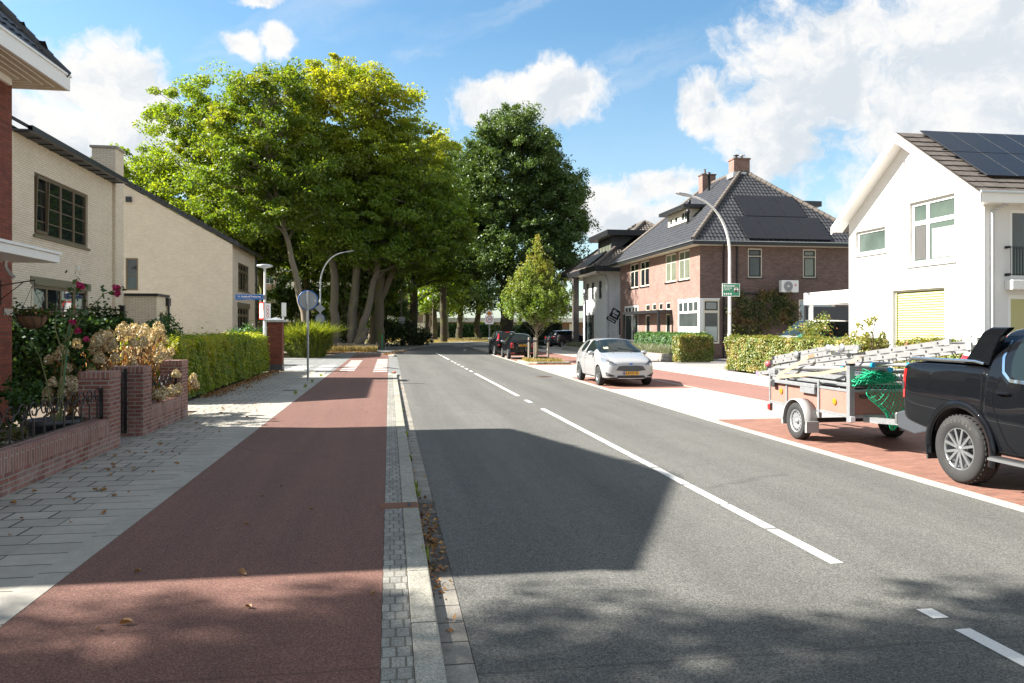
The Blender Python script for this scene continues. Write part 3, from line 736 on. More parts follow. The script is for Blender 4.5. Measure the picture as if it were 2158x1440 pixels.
# side street mouth: ramp strip between cycle path and carriageway, and the street itself
mb = MB(); mb.add([(-0.043, YJ0+0.002, -0.004), (0.47, YJ0+0.002, RZ-0.002), (0.51, 50.0, RZ-0.002), (-0.043, 50.0, -0.004)], [(0, 1, 2, 3)])
mb.add([(-0.043, 52.602, -0.004), (0.505, 52.602, RZ-0.002), (0.60, 56.8, RZ-0.002), (-0.043, 54, -0.004)], [(0, 1, 2, 3)])
structure(mb.build('junction_apron', MT['asphalt_side']))
mb = MB()
mb.poly([(-2.25, 30.7, -0.012), (-2.25, 46.5, -0.012), (-3.2, 46.0, -0.012), (-4.6, 45.2, -0.012), (-60, 44.9, -0.012), (-60, 34.6, -0.012), (-4.75, 34.0, -0.012), (-3.4, 32.6, -0.012)])
structure(mb.build('side_street', MT['asphalt_side']))
mb = MB()
far_pav = [(-2.25, 46.502), (-3.2, 46.0), (-4.6, 45.2), (-30, 45.0), (-30, 47.3), (-8, 47.3), (-5.2, 49.5), (-3.6, 53.0), (-3.2, 57.5), (-3.0, 61), (-2.2, 66), (-0.8, 72), (0.9, 79.5), (4.0, 90), (9.4, 101), (11.8, 99), (6.75, 88), (3.65, 79), (1.95, 70), (1.35, 65), (0.85, 60.3), (0.45, 57.2), (-0.05, 54.5), (-0.05, 53.502), (-2.25, 53.502)]
mb.prism(far_pav, 'z', -0.10, 0.001)
structure(mb.build('corner_pavement', MT['footpath']))
mb = MB()   # raised kerb along the bend
bend = [(0.02, 54.3), (0.45, 57.0), (0.85, 60.1), (1.35, 64.9), (1.95, 69.9), (3.65, 78.9), (6.75, 87.9), (11.85, 98.9), (20.8, 112)]
for a, b in zip(bend, bend[1:]):
    mb.beam((a[0]+0.06, a[1], -0.03), (b[0]+0.06, b[1], -0.03), 0.15, 0.16)
structure(mb.build('bend_kerb', MT['kerb']))
# ---- front gardens on the left
structure(MB().poly([(-30, -12, -0.03), (-3.955, -12, -0.03), (-3.955, 17.3, -0.03), (-4.76, 17.35, -0.03), (-4.76, 33.3, -0.03), (-30, 33.3, -0.03)]).build('garden_soil', MT['soil']))
sheet('garden_path', -6.7, -4.0, 9.3, 13.38, -0.003, MT['drive'])
structure(MB().poly([(-40, 58, -0.06), (-3.4, 58, -0.06), (-1.0, 73, -0.06), (1.5, 84, -0.06), (-5, 104, -0.06), (-40, 104, -0.06)]).build('woodland_floor', MT['soil']))
# ---- right side: edge stones, parking bays, cycle path, pavement
PZ = -0.05
mb = MB()
ys = list(range(-12, 56, 2))
for a, b in zip(ys, ys[1:]):
    xa, xb = lerp_y(RIGHT, a), lerp_y(RIGHT, b)
    mb.add([(xa, a, PZ), (xa+0.14, a, PZ), (xb+0.14, b, PZ), (xb, b, PZ), (xa, a, -0.2), (xb, b, -0.2)], [(0, 1, 2, 3), (4, 0, 3, 5)])
structure(mb.build('edge_stones', MT['pale_edge']))
def bay(name, y0, y1, mat, x1=9.2, z=PZ):
    mb = MB(); m = 4; yy = [y0+(y1-y0)*i/m for i in range(m+1)]
    for a, b in zip(yy, yy[1:]):
        xa, xb = lerp_y(RIGHT, a)+0.142, lerp_y(RIGHT, b)+0.142
        mb.add([(xa, a, z-0.004), (x1, a, z-0.004), (x1, b, z-0.004), (xb, b, z-0.004)], [(0, 1, 2, 3)])
    return structure(mb.build(name, mat))
bay('brick_parking_bay', -12, 14.55, MT['red_brick_paving'])
bay('pale_driveway_crossing', 14.552, 22.3, MT['pale_paving'])
bay('brick_parking_bay', 22.302, 27.9, MT['red_brick_paving'])
bay('pale_driveway_crossing', 27.902, 37.2, MT['pale_paving'])
bay('brick_parking_bay', 37.202, 38.4, MT['red_brick_paving'])
bay('brick_parking_bay', 42.0, 46.0, MT['red_brick_paving'])
bay('pale_driveway_crossing', 46.002, 48.6, MT['pale_paving'])
bay('brick_parking_bay', 48.602, 54.0, MT['red_brick_paving'])
structure(MB().box(7.15, 9.2, 53.2, 70, -0.2, 0.03).build('kerb_block', MT['pale_edge'], bevel=0.03))
sheet('cycle_path_right', 9.202, 11.5, -12, 66, PZ+0.006, MT['red_sunlit'])
sheet('cycle_path_edging', 9.10, 9.2, -12, 66, PZ+0.004, MT['pale_edge'], th=0.03)
sheet('pavement_right', 11.502, 13.9, -12, 66, -0.02, MT['pale_tiles'])
structure(MB().poly([(13.902, -12, -0.035), (60, -12, -0.035), (60, 30.9, -0.035), (13.902, 30.9, -0.035)]).build('garden_soil', MT['soil']))
structure(MB().poly([(13.902, 30.902, -0.02), (60, 30.902, -0.02), (60, 37.4, -0.02), (13.902, 37.4, -0.02)]).build('driveway', MT['drive']))
structure(MB().poly([(13.902, 37.402, -0.035), (60, 37.402, -0.035), (60, 58, -0.035), (13.902, 58, -0.035)]).build('garden_soil', MT['drive']))
structure(MB().poly([(13.902, 58.002, -0.03), (60, 58.002, -0.03), (60, 92, -0.03), (22, 92, -0.03), (13.902, 76, -0.03)]).build('driveway', MT['drive']))
# tree island
mb = MB()
isl = [(6.9, 41.9), (6.9, 39.5), (7.4, 38.7), (9.0, 38.5), (9.15, 38.7), (9.15, 41.9)]
mb.prism(isl, 'z', -0.2, 0.03)
structure(mb.build('tree_island_kerb', MT['kerb'], bevel=0.02))
inner = [(7.05, 41.8), (7.05, 39.6), (7.5, 38.95), (8.85, 38.8), (8.98, 38.9), (8.98, 41.8)]
structure(MB().prism(inner, 'z', 0.0, 0.036).build('tree_island_soil', MT['dry_ground']))
# ---- painted marks
mb = MB()
def mark(x0, x1, y0, y1, z=RZ+0.004):
    mb.add([(x0, y0, z), (x1, y0, z), (x1, y1, z), (x0, y1, z)], [(0, 1, 2, 3)])
cx = 3.42
for (a, b) in [(-6, -3), (-2.2, 1.2), (1.25, 4.22), (4.40, 4.56), (5.55, 6.58), (6.62, 7.58), (7.62, 8.6), (8.65, 9.7), (9.75, 10.75), (10.8, 11.9), (11.93, 17.25), (18.7, 19.4), (20.6, 31.2),
               (32.3, 33.2), (34.3, 35.2), (36.3, 37.2), (38.3, 39.2), (40.3, 41.2), (42.3, 43.2), (45.0, 50.2), (51.4, 52.2), (53.2, 57.5)]:
    mark(cx - 0.055, cx + 0.055, a, b)
structure(mb.build('centre_line', MT['roadpaint']))
mb = MB()
for (x, y, dx, dy) in [(5.9, 62.5, .5, 4), (7.2, 67.5, .9, 3), (8.8, 71.5, 1.2, 3)]:
    mb.add([(x, y, RZ+.004), (x+.12, y, RZ+.004), (x+.12+dx, y+dy, RZ+.004), (x+dx, y+dy, RZ+.004)], [(0, 1, 2, 3)])
structure(mb.build('bend_line', MT['roadpaint']))
mb = MB()
for k in range(10):
    y = 31.7 + 1.36 * k
    mark(-0.64, -0.08, y, y + 0.56, 0.004)
    if k < 8: mark(-2.02, -1.42, y + 1.0, y + 1.56, 0.004)
for k in range(4):
    y = 33.6 + 1.25 * k
    mark(-4.35, -3.55, y, y + 0.5, -0.008)
    mark(-3.15, -2.45, y, y + 0.5, -0.008)
structure(mb.build('crossing_marks', MT['roadpaint']))

# ================================================================ windows, doors, roofs
def window_x(parent, X, y0, y1, z0, z1, frame, pane, cols=(), rows=(), fw=0.06, sash=None, depth=0.08, out=0, sgn=1, sill=None, bars=0.035, name='window', holes=None):
    """window in a wall on plane x=X; sgn=+1: outside is towards -x (glass set back towards +x)"""
    s = sgn; xo, xi = X + s*depth*0.4, X + s*(depth*0.4 + 0.06)
    a, b = min(xo, xi), max(xo, xi)
    mb = MB()
    mb.box(a, b, y0, y0+fw, z0, z1); mb.box(a, b, y1-fw, y1, z0, z1)
    mb.box(a, b, y0+fw, y1-fw, z0, z0+fw); mb.box(a, b, y0+fw, y1-fw, z1-fw, z1)
    for c in cols: mb.box(a+0.004, b-0.004, c-bars/2, c+bars/2, z0+fw, z1-fw)
    for r_ in rows: mb.box(a+0.008, b-0.008, y0+fw, y1-fw, r_-bars/2, r_+bars/2)
    o = mb.build(name, frame, parent)
    xp = X + s*(depth*0.4 + 0.035)
    MB().box(xp-0.006, xp+0.006, y0+fw*0.5, y1-fw*0.5, z0+fw*0.5, z1-fw*0.5).build('pane', pane, o)
    if sill is not None:
        MB().box(min(X - s*0.06, X + s*0.03), max(X - s*0.06, X + s*0.03), y0-0.08, y1+0.08, z0-0.07, z0-0.003).build('sill', sill, o)
    return o
def window_y(parent, Y, x0, x1, z0, z1, frame, pane, cols=(), rows=(), fw=0.06, depth=0.08, sill=None, bars=0.035, name='window', sashm=None):
    """window in a wall on plane y=Y facing -y"""
    a, b = Y + depth*0.4, Y + depth*0.4 + 0.06
    mb = MB()
    mb.box(x0, x0+fw, a, b, z0, z1); mb.box(x1-fw, x1, a, b, z0, z1)
    mb.box(x0+fw, x1-fw, a, b, z0, z0+fw); mb.box(x0+fw, x1-fw, a, b, z1-fw, z1)
    for c in cols: mb.box(c-bars/2, c+bars/2, a+0.004, b-0.004, z0+fw, z1-fw)
    for r_ in rows: mb.box(x0+fw, x1-fw, a+0.008, b-0.008, r_-bars/2, r_+bars/2)
    o = mb.build(name, frame, parent)
    yp = Y + depth*0.4 + 0.035
    MB().box(x0+fw*0.5, x1-fw*0.5, yp-0.006, yp+0.006, z0+fw*0.5, z1-fw*0.5).build('pane', pane, o)
    if sashm is not None:
        mb = MB(); q = fw*0.9; w2 = 0.07; zt = rows[0]-bars/2 if rows else z1-q
        for (p0, p1, q0, q1) in ((x0+q, x0+q+w2, z0+q, zt), (x1-q-w2, x1-q, z0+q, zt), (x0+q+w2, x1-q-w2, z0+q, z0+q+w2), (x0+q+w2, x1-q-w2, zt-w2, zt)):
            mb.box(p0, p1, a-0.012, a+0.02, q0, q1)
        if rows:
            zt = rows[0]+bars/2
            for (p0, p1, q0, q1) in ((x0+q, x0+q+w2, zt, z1-q), (x1-q-w2, x1-q, zt, z1-q), (x0+q+w2, x1-q-w2, zt, zt+w2), (x0+q+w2, x1-q-w2, z1-q-w2, z1-q)):
                mb.box(p0, p1, a-0.012, a+0.02, q0, q1)
        mb.build('sash', sashm, o)
    if sill is not None:
        MB().box(x0-0.08, x1+0.08, Y-0.06, Y+0.03, z0-0.07, z0-0.003).build('sill', sill, o)
    return o
def inside(poly, x, y):
    c = False; n = len(poly)
    for i in range(n):
        (x0, y0), (x1, y1) = poly[i], poly[(i+1) % n]
        if (y0 > y) != (y1 > y) and x < (x1-x0)*(y-y0)/(y1-y0)+x0: c = not c
    return c
def pantiles(mb, O, U, Vv, poly, tw=0.21, th=0.34, amp=0.035, seg=6, flat=False, lift=0.03, seed=1):
    """S-shaped roof tiles laid on a roof plane; poly is the outline in (u, v) metres on that plane"""
    O, U, Vv = Vector(O), Vector(U).normalized(), Vector(Vv).normalized(); N = U.cross(Vv).normalized()
    if N.z < 0: N = -N
    us = [p[0] for p in poly]; vs_ = [p[1] for p in poly]
    rr = random.Random(seed)
    nv = int((max(vs_) - min(vs_)) / th) + 1; nu = int((max(us) - min(us)) / tw) + 1
    for j in range(nv):
        v0 = min(vs_) + j*th
        for i in range(nu):
            u0 = min(us) + i*tw
            if not inside(poly, u0 + tw*0.5, v0 + th*0.45): continue
            dz = rr.uniform(-0.004, 0.004); top = []; bot = []; lip = []
            for k in range(seg+1):
                f = k/seg
                h = (amp*(0.5 + 0.5*math.sin(2*math.pi*f - 0.6)) if not flat else (0.006 if k in (0, seg) else 0.0)) + dz
                uu = u0 + f*tw
                bot.append(O + U*uu + Vv*(v0 - 0.02) + N*(h + lift)); top.append(O + U*uu + Vv*(v0 + th) + N*(h*0.9 + 0.004))
                lip.append(O + U*uu + Vv*(v0 - 0.015) + N*(h + lift - 0.028))
            vs = bot + top + lip; m = seg+1
            mb.add(vs, [(k, k+1, m+k+1, m+k) for k in range(seg)], 0, not flat)
            mb.add(bot + lip, [(k, m+k, m+k+1, k+1) for k in range(seg)], 0, False)
def ridge_tiles(mb, p, q, r=0.11, step=0.38, seed=0):
    p, q = Vector(p), Vector(q); L = (q-p).length; n = max(1, int(L/step)); rr = random.Random(seed)
    for i in range(n):
        a = p.lerp(q, i/n); b = p.lerp(q, (i+1.12)/n if i < n-1 else 1.0)
        mb.tube([a, b], [r*1.08, r*0.93], 10, rr.choice((0, 0, 1)) if False else 0)
# ================================================================ buildings
# ---- dark red brick house at the left edge
def red_house():
    e = thing('brick_house', 'dark red brick house with white eaves and door canopy at the left edge', 'house', (-9, 11.8, 0))
    X0, X1, Y0, Y1 = -11.6, -6.74, 8.3, 15.32
    mb = MB()
    holes = [(9.0, 10.4, 0.5, 2.5), (11.9, 12.9, 0.0, 2.3), (9.0, 10.4, 3.7, 5.3), (12.0, 13.4, 3.7, 5.3)]
    mb.wall('x', X1, [(Y0, 0), (Y1, 0), (Y1, 6.25), (Y0, 6.25)], holes, inward=-1, depth=0.1)
    mb.wall('y', Y0, [(X0, 0), (X1, 0), (X1, 6.25), (X0, 6.25)]); mb.wall('y', Y1, [(X0, 0), (X1, 0), (X1, 6.25), (X0, 6.25)]); mb.wall('x', X0, [(Y0, 0), (Y1, 0), (Y1, 6.25), (Y0, 6.25)])
    mb.build('wall', MT['red_brick'], e)
    for h in holes[:1] + holes[2:]:
        window_x(e, X1, *h, MT['white'], MT['glass'], cols=((h[0]+h[1])/2,), sgn=-1, sill=MT['charcoal'])
    dm = MB().box(X1-0.09, X1-0.04, 11.9, 12.9, 0, 2.3).build('door', MT['cream'], e)
    MB().box(X1-0.04, X1-0.005, 12.0, 12.06, 1.0, 1.15).build('handle', MT['zinc'], dm)
    ex0, ex1, ey0, ey1 = -12.4, -5.98, 7.55, 15.72
    SK = .32  # unseen near eave drawn in to shape the house shadow on the road
    MB().prism([(ex0, ey0), (ex1-SK, ey0), (ex1, ey1), (ex0, ey1)], 'z', 6.22, 6.26).build('soffit', MT['soffit'], e)
    mb = MB(); mb.beam((ex1-SK+.025, ey0-.05, 6.335), (ex1+.025, ey1+.05, 6.335), .05, .25); mb.box(ex0, ex1, ey1, ey1+0.05, 6.21, 6.46); mb.box(ex0, ex1-SK, ey0-0.05, ey0, 6.21, 6.46)
    mb.beam((ex1-SK+.027, ey0-.07, 6.481), (ex1+.027, ey1+.075, 6.481), .095, .038)
    for k in range(1, 5): mb.box(ex1-0.14*k-0.012, ex1-0.14*k, Y0, ey1-0.14*k, 6.206, 6.219); mb.box(X0, ex1-0.14*k, ey1-0.14*k-0.012, ey1-0.14*k, 6.206, 6.219)
    mb.box(X1+0.002, X1+0.06, Y0, Y1-0.14, 6.10, 6.218)
    mb.build('fascia', MT['white'], e)
    ap = (-9.1, 12.05, 10.1)
    mb = MB(); c4 = [(ex0, ey0, 6.47), (ex1-SK, ey0, 6.47), (ex1, ey1, 6.47), (ex0, ey1, 6.47)]
    mb.add(c4 + [ap], [(0, 1, 4), (1, 2, 4), (2, 3, 4), (3, 0, 4), (3, 2, 1, 0)])
    pantiles(mb, (ex1-SK, ey0, 6.47), (SK, 8.17, 0), (ap[0]-ex1, SK*.37, ap[2]-6.47), [(0, 0), (8.17, 0), (4.55, 4.8)], tw=0.25, seed=4)
    pantiles(mb, (ex0, ey1, 6.47), (1, 0, 0), (0, ap[1]-ey1, ap[2]-6.47), [(0, 0), (6.42, 0), (3.4, 5.2)], tw=0.25, seed=5)
    rf = mb.build('roof', MT['tile'], e)
    mb = MB(); ridge_tiles(mb, c4[1], ap); ridge_tiles(mb, c4[2], ap); mb.build('hip_tile', MT['tile'], rf)
    # door canopy slab with a rain spout
    cm = MB(); cm.box(X1+0.002, -5.25, 10.6, 13.55, 2.80, 2.93); cm.box(X1+0.002, -5.22, 10.57, 13.58, 2.931, 2.975)
    cn = cm.build('door_canopy', MT['white'], e, bevel=0.008)
    MB().tube([(-5.9, 13.2, 2.80), (-5.9, 13.2, 2.70), (-5.84, 13.21, 2.60), (-5.78, 13.22, 2.54)], 0.028, 8).build('rain_spout', MT['zinc'], cn)
    MB().box(X1-0.05, X1+0.012, 15.0, 15.335, 1.98, 2.10).build('stone_block', MT['pale_edge'], e)
    # bracket for the hanging basket
    mb = MB(); mb.tube([(X1, 14.9, 2.50), (-5.62, 13.52, 2.52)], 0.010, 6); mb.tube([(X1, 14.9, 2.25), (-6.0, 14.0, 2.5)], 0.008, 6); mb.tube([(X1+.005, 14.9, 2.15), (X1+.005, 14.9, 2.60)], 0.012, 6)
    mb.tube([(-5.62, 13.52, 2.52), (-5.60, 13.5, 2.47), (-5.62, 13.52, 2.42), (-5.65, 13.54, 2.44)], 0.006, 6)
    mb.build('basket_bracket', MT['iron'], e)
red_house()

# ---- the two pale brick houses
def pale_house_a():
    e = thing('brick_house', 'pale beige brick house with bronze windows and a chimney behind the ivy fence', 'house', (-14, 25.5, 0))
    X = -9.6; Y0, Y1 = 21.9, 29.19
    h1 = (23.09, 26.93, 4.32, 6.04); h2 = (23.05, 26.95, 0.55, 2.95)
    mb = MB()
    mb.wall('x', X, [(Y0, 0), (Y1, 0), (Y1, 6.85), (Y0, 6.85)], [h1, h2], inward=-1, depth=0.12)
    for yy in (Y0, Y1): mb.wall('y', yy, [(-21.6, 0), (X, 0), (X, 6.85), (-15.6, 10.4), (-21.6, 6.85)])
    mb.wall('x', -21.6, [(Y0, 0), (Y1, 0), (Y1, 6.85), (Y0, 6.85)])
    mb.build('wall', MT['beige_brick'], e)
    cols = (24.02, 24.98, 25.95)
    w1 = window_x(e, X, *h1, MT['bronze'], MT['glass'], cols=cols, rows=(), fw=0.09, sgn=-1, depth=0.12, sill=MT['olive'], bars=0.12)
    mb = MB()
    for r_ in (4.75, 5.18, 5.61): mb.box(X-0.085, X-0.066, 23.18, 26.84, r_-0.014, r_+0.014)
    mb.build('glazing_bars', MT['bronze'], w1)
    mb = MB()   # tilted casement
    a0, a1, zb, zt = 23.20, 23.95, 4.44, 5.93
    for (p, q) in (((X-0.03, a0, zb), (X+0.02, a0, zt)), ((X-0.03, a1, zb), (X+0.02, a1, zt)), ((X-0.03, a0, zb), (X-0.03, a1, zb)), ((X+0.02, a0, zt), (X+0.02, a1, zt))):
        mb.beam(p, q, 0.05, 0.07)
    mb.build('tilted_sash', MT['bronze'], w1)
    w2 = window_x(e, X, *h2, MT['bronze'], MT['glass'], cols=cols, rows=(2.2,), fw=0.09, sgn=-1, depth=0.12, sill=MT['olive'], bars=0.11)
    MB().box(X-0.02, X+0.025, 22.85, 27.15, 2.953, 3.17).build('lintel', MT['olive'], e)
    mb = MB(); mb.box(X-0.1, -9.22, Y0-0.1, Y1+0.05, 6.86, 6.90)
    k = Y0
    while k < Y1: mb.box(X+0.002, -9.23, k, k+0.03, 6.83, 6.858); k += 0.72
    mb.build('soffit', MT['charcoal'], e)
    MB().box(-9.219, -9.10, Y0-0.1, Y1+0.05, 6.85, 7.0).build('gutter', MT['black'], e)
    mb = MB(); mb.add([(-9.1, Y0-.1, 6.95), (-9.1, Y1+.06, 6.95), (-15.6, Y1+.06, 10.65), (-15.6, Y0-.1, 10.65), (-22.1, Y0-.1, 6.95), (-22.1, Y1+.06, 6.95),
                       (-9.1, Y0-.1, 6.85), (-9.1, Y1+.06, 6.85), (-15.6, Y1+.06, 10.5), (-15.6, Y0-.1, 10.5), (-22.1, Y0-.1, 6.85), (-22.1, Y1+.06, 6.85)],
                      [(0, 1, 2, 3), (3, 2, 5, 4), (0, 3, 9, 6), (3, 4, 10, 9), (1, 7, 8, 2), (2, 8, 11, 5)])
    rf = mb.build('roof', MT['tile'], e)
    ch = MB().box(-10.28, -9.50, 29.2, 30.05, 0, 8.08).build('chimney', MT['beige_brick'], e)
    MB().box(-10.34, -9.44, 29.15, 30.1, 8.082, 8.16).build('chimney_cap', MT['pale_edge'], ch)
    MB().box(X+0.002, X+0.09, 25.9, 25.98, 3.55, 3.68).build('wall_lamp', MT['white'], e)
    # annex
    e = thing('brick_annex', 'small flat-roofed pale brick annex with black roof edge beside the beige houses', 'annex', (-9.5, 30.8, 0))
    mb = MB(); mb.wall('y', 30.15, [(-12, 0), (-8.4, 0), (-8.4, 2.92), (-12, 2.92)]); mb.wall('x', -8.4, [(30.15, 0), (31.6, 0), (31.6, 2.92), (30.15, 2.92)], [(30.55, 30.95, 1.0, 2.35)], inward=-1)
    mb.wall('y', 31.6, [(-12, 0), (-8.4, 0), (-8.4, 2.92), (-12, 2.92)]); mb.build('wall', MT['beige_brick'], e)
    MB().box(-12, -8.34, 30.09, 31.66, 2.921, 3.02).build('roof', MT['black'], e)
    window_x(e, -8.4, 30.55, 30.95, 1.0, 2.35, MT['bronze'], MT['glass'], sgn=-1)
    MB().tube([(-8.33, 31.45, 0), (-8.33, 31.45, 2.9)], 0.045, 8).build('downpipe', MT['black'], e)
    MB().box(-8.40, -8.28, 31.3, 31.6, 2.6, 2.9).build('hopper', MT['black'], e)
pale_house_a()
def pale_house_b():
    e = thing('brick_house', 'pale beige brick house showing its blank gable below a sloping roof, by the side street', 'house', (-16, 54.5, 0))
    X = -9.6; Y0, Y1 = 50.4, 58.54
    hs = [(52.26, 56.14, 4.22, 6.0), (52.1, 56.3, 0.9, 3.1)]
    mb = MB()
    mb.wall('x', X, [(Y0, 0), (Y1, 0), (Y1, 6.93), (Y0, 6.93)], hs, inward=-1)
    gp = [(-24.4, 0), (X, 0), (X, 6.93), (-17.0, 11.12), (-24.4, 6.93)]
    mb.wall('y', Y0, gp, [(-15.82, -15.11, 4.05, 6.02)]); mb.wall('y', Y1, gp)
    mb.build('wall', MT['beige_brick'], e)
    window_y(e, Y0, -15.82, -15.11, 4.05, 6.02, MT['bronze'], MT['glass_grey'], fw=0.09, rows=(5.0,), depth=0.12)
    for h in hs:
        a, b = h[0], h[1]
        window_x(e, X, *h, MT['bronze'], MT['glass'], cols=(a+(b-a)*.25, a+(b-a)*.5, a+(b-a)*.75), rows=(h[3]-0.5,), fw=0.1, sgn=-1, depth=0.12, bars=0.2, sill=MT['olive'])
    MB().box(X-0.02, X+0.03, 51.9, 56.5, 3.103, 3.42).build('lintel', MT['olive'], e)
    MB().box(-15.78, -15.46, 50.25, 50.398, 9.42, 9.74).build('vent_box', MT['black'], e)
    mb = MB(); mb.add([(-9.15, Y0-.12, 6.92), (-9.15, Y1+.15, 6.92), (-17, Y1+.15, 11.36), (-17, Y0-.12, 11.36), (-24.9, Y0-.12, 6.92), (-24.9, Y1+.15, 6.92),
                       (-9.15, Y0-.12, 6.76), (-9.15, Y1+.15, 6.76), (-17, Y1+.15, 11.16), (-17, Y0-.12, 11.16), (-24.9, Y0-.12, 6.76), (-24.9, Y1+.15, 6.76)],
                      [(0, 1, 2, 3), (3, 2, 5, 4), (0, 3, 9, 6), (3, 4, 10, 9), (1, 7, 8, 2), (0, 6, 7, 1), (6, 9, 8, 7)])
    rf = mb.build('roof', MT['tile'], e)
    mb = MB(); L = Vector((-9.15, Y0-.1, 6.95)); Q = Vector((-17, Y0-.1, 11.40)); n = 26
    for i in range(n):
        a = L.lerp(Q, i/n); b = L.lerp(Q, (i+1.08)/n); mb.beam(a + Vector((0, 0, .01)), b + Vector((0, 0, .05)), 0.2, 0.11)
    mb.build('verge_tile', MT['tile'], rf)
    MB().box(-9.149, -9.02, Y0-.05, Y1+.15, 6.80, 6.94).build('gutter', MT['black'], e)
    MB().tube([(-9.5, Y1+.02, 0), (-9.5, Y1+.02, 6.8)], 0.07, 8).build('downpipe', MT['black'], e)
pale_house_b()

# ---- brown brick pair of houses on the right
def brown_house():
    e = thing('brick_house', 'brown brick house pair with black tiled hip roof, solar panels and a tall chimney', 'house', (23, 51, 0))
    X, X1, Y, Y1 = 17.9, 27.9, 43.11, 58.96
    W = [(54.5, 56.42, 4.72, 6.53), (52.12, 54.02, 4.72, 6.53), (46.95, 48.85, 4.72, 6.53), (44.68, 46.52, 4.72, 6.53)]
    S = [(51.98, 52.9, 2.93, 3.46), (50.68, 51.46, 2.93, 3.46), (49.42, 50.18, 2.93, 3.46), (47.96, 48.78, 2.93, 3.46)]
    D = [(51.9, 52.86, 0.05, 2.70), (47.95, 48.8, 0.05, 2.70)]
    GL = (54.5, 57.8, 0.75, 3.43); BAY = (43.3, 46.6, 0.85, 3.45)
    mb = MB()
    mb.wall('x', X, [(Y, 0), (Y1, 0), (Y1, 6.58), (Y, 6.58)], W + S + D + [GL, BAY], inward=1, depth=0.12)
    mb.build('front_wall', MT['front_brick'], e)
    mb = MB()
    SW = [(20.88, 21.77, 4.73, 6.45), (24.37, 25.21, 4.76, 6.45)]; BS = (18.1, 19.1, 0.85, 3.42); DS = (24.1, 26.45, 0.0, 3.46)
    mb.wall('y', Y, [(X, 0), (X1, 0), (X1, 6.58), (X, 6.58)], SW + [BS, DS], depth=0.12)
    mb.wall('x', X1, [(Y, 0), (Y1, 0), (Y1, 6.58), (Y, 6.58)]); mb.wall('y', Y1, [(X, 0), (X1, 0), (X1, 6.58), (X, 6.58)])
    mb.build('wall', MT['brown_brick'], e)
    for i, h in enumerate(W):
        window_x(e, X, *h, MT['cream'], MT['glass_curtain'] if i > 1 else MT['glass'], cols=((h[0]+h[1])/2,), rows=(h[3]-0.55,), fw=0.09, bars=0.09, depth=0.08, sill=MT['black'])
    for h in S: window_x(e, X, *h, MT['cream'], MT['glass'], fw=0.09)
    for h in D:
        dm = MB().box(X+0.05, X+0.10, h[0]+0.09, h[1]-0.09, 0.06, 2.6).build('door', MT['black'], e)
        MB().box(X+0.02, X+0.052, h[0]+0.17, h[0]+0.22, 1.0, 1.35).build('handle', MT['zinc'], dm)
        MB().box(X+0.04, X+0.049, h[0]+0.3, h[1]-0.3, 1.3, 2.4).build('pane', MT['glass'], dm)
        mb = MB(); mb.box(X+0.02, X+0.09, h[0]+.002, h[0]+0.09, 0.06, 2.69); mb.box(X+0.02, X+0.09, h[1]-0.09, h[1]-.002, 0.06, 2.69); mb.box(X+0.02, X+0.09, h[0]+0.09, h[1]-0.09, 2.6, 2.69)
        mb.build('door_frame', MT['cream'], e)
    g = window_x(e, X, *GL, MT['white'], MT['glass_grey'], cols=(56.0,), rows=(2.78,), fw=0.14, bars=0.12, depth=0.02)
    mb = MB()
    for k in range(1, 4): mb.box(X+0.006, X+0.066, GL[0]+(GL[1]-GL[0])*k/4-.04, GL[0]+(GL[1]-GL[0])*k/4+.04, 2.84, 3.3)
    mb.build('glazing_bars', MT['white'], g)
    g = window_x(e, X, *BAY, MT['white'], MT['glass_grey'], cols=(), rows=(2.72,), fw=0.14, bars=0.12, depth=0.02)
    mb = MB()
    for k in range(1, 4): mb.box(X+0.006, X+0.066, BAY[0]+(BAY[1]-BAY[0])*k/4-.05, BAY[0]+(BAY[1]-BAY[0])*k/4+.05, 2.78, 3.31)
    mb.build('glazing_bars', MT['white'], g)
    MB().box(X+0.016, X+0.034, BAY[0]+.16, BAY[1]-.16, 1.0, 1.85).build('frosted_film', MT['glass_frost'], g)
    mb = MB(); mb.box(X-0.03, X+0.06, Y-0.03, Y+0.185, 0.8, 3.50); mb.box(X+0.061, X+0.2, Y-0.03, Y+0.03, 0.8, 3.50); mb.box(X-0.03, X+0.04, BAY[0]-.005, BAY[1]+.03, 3.452, 3.52); mb.box(X+.2, BS[1]+.02, Y-0.03, Y+0.05, 3.423, 3.50)
    mb.build('corner_frame', MT['white'], e)
    g = window_y(e, Y, *BS, MT['cream'], MT['glass_grey'], rows=(2.72,), fw=0.1, bars=0.16, depth=0.02)
    MB().box(BS[0]+.14, BS[1]-.14, Y+0.016, Y+0.034, 1.0, 1.85).build('frosted_film', MT['glass_frost'], g)
    mb = MB()
    for (a, b, c, d) in ((BS[0]+.1, BS[1]-.1, 2.80, 2.86), (BS[0]+.1, BS[1]-.1, 3.26, 3.32), (BS[0]+.1, BS[0]+.17, 2.86, 3.26), (BS[1]-.17, BS[1]-.1, 2.86, 3.26)): mb.box(a, b, Y-0.005, Y+0.02, c, d)
    mb.build('sash', MT['black'], g)
    MB().box(BS[0]+.17, BS[1]-.17, Y+.012, Y+.03, 2.86, 3.26).build('leaded_light', MT['glass_blind'], g)
    window_y(e, Y, *SW[0], MT['cream'], MT['glass_grey'], rows=(6.0,), fw=0.07, bars=0.05, sill=MT['black'], sashm=MT['black'])
    window_y(e, Y, *SW[1], MT['cream'], MT['glass_curtain'], rows=(6.0,), fw=0.07, bars=0.05, sill=MT['black'], sashm=MT['black'])
    mb = MB(); mb.box(DS[0], DS[1], Y+0.05, Y+0.1, 0, 3.4); mb.build('side_door', plain('pale_blue_panel', (0.42, 0.50, 0.52), 0.5, var=0.04), e)
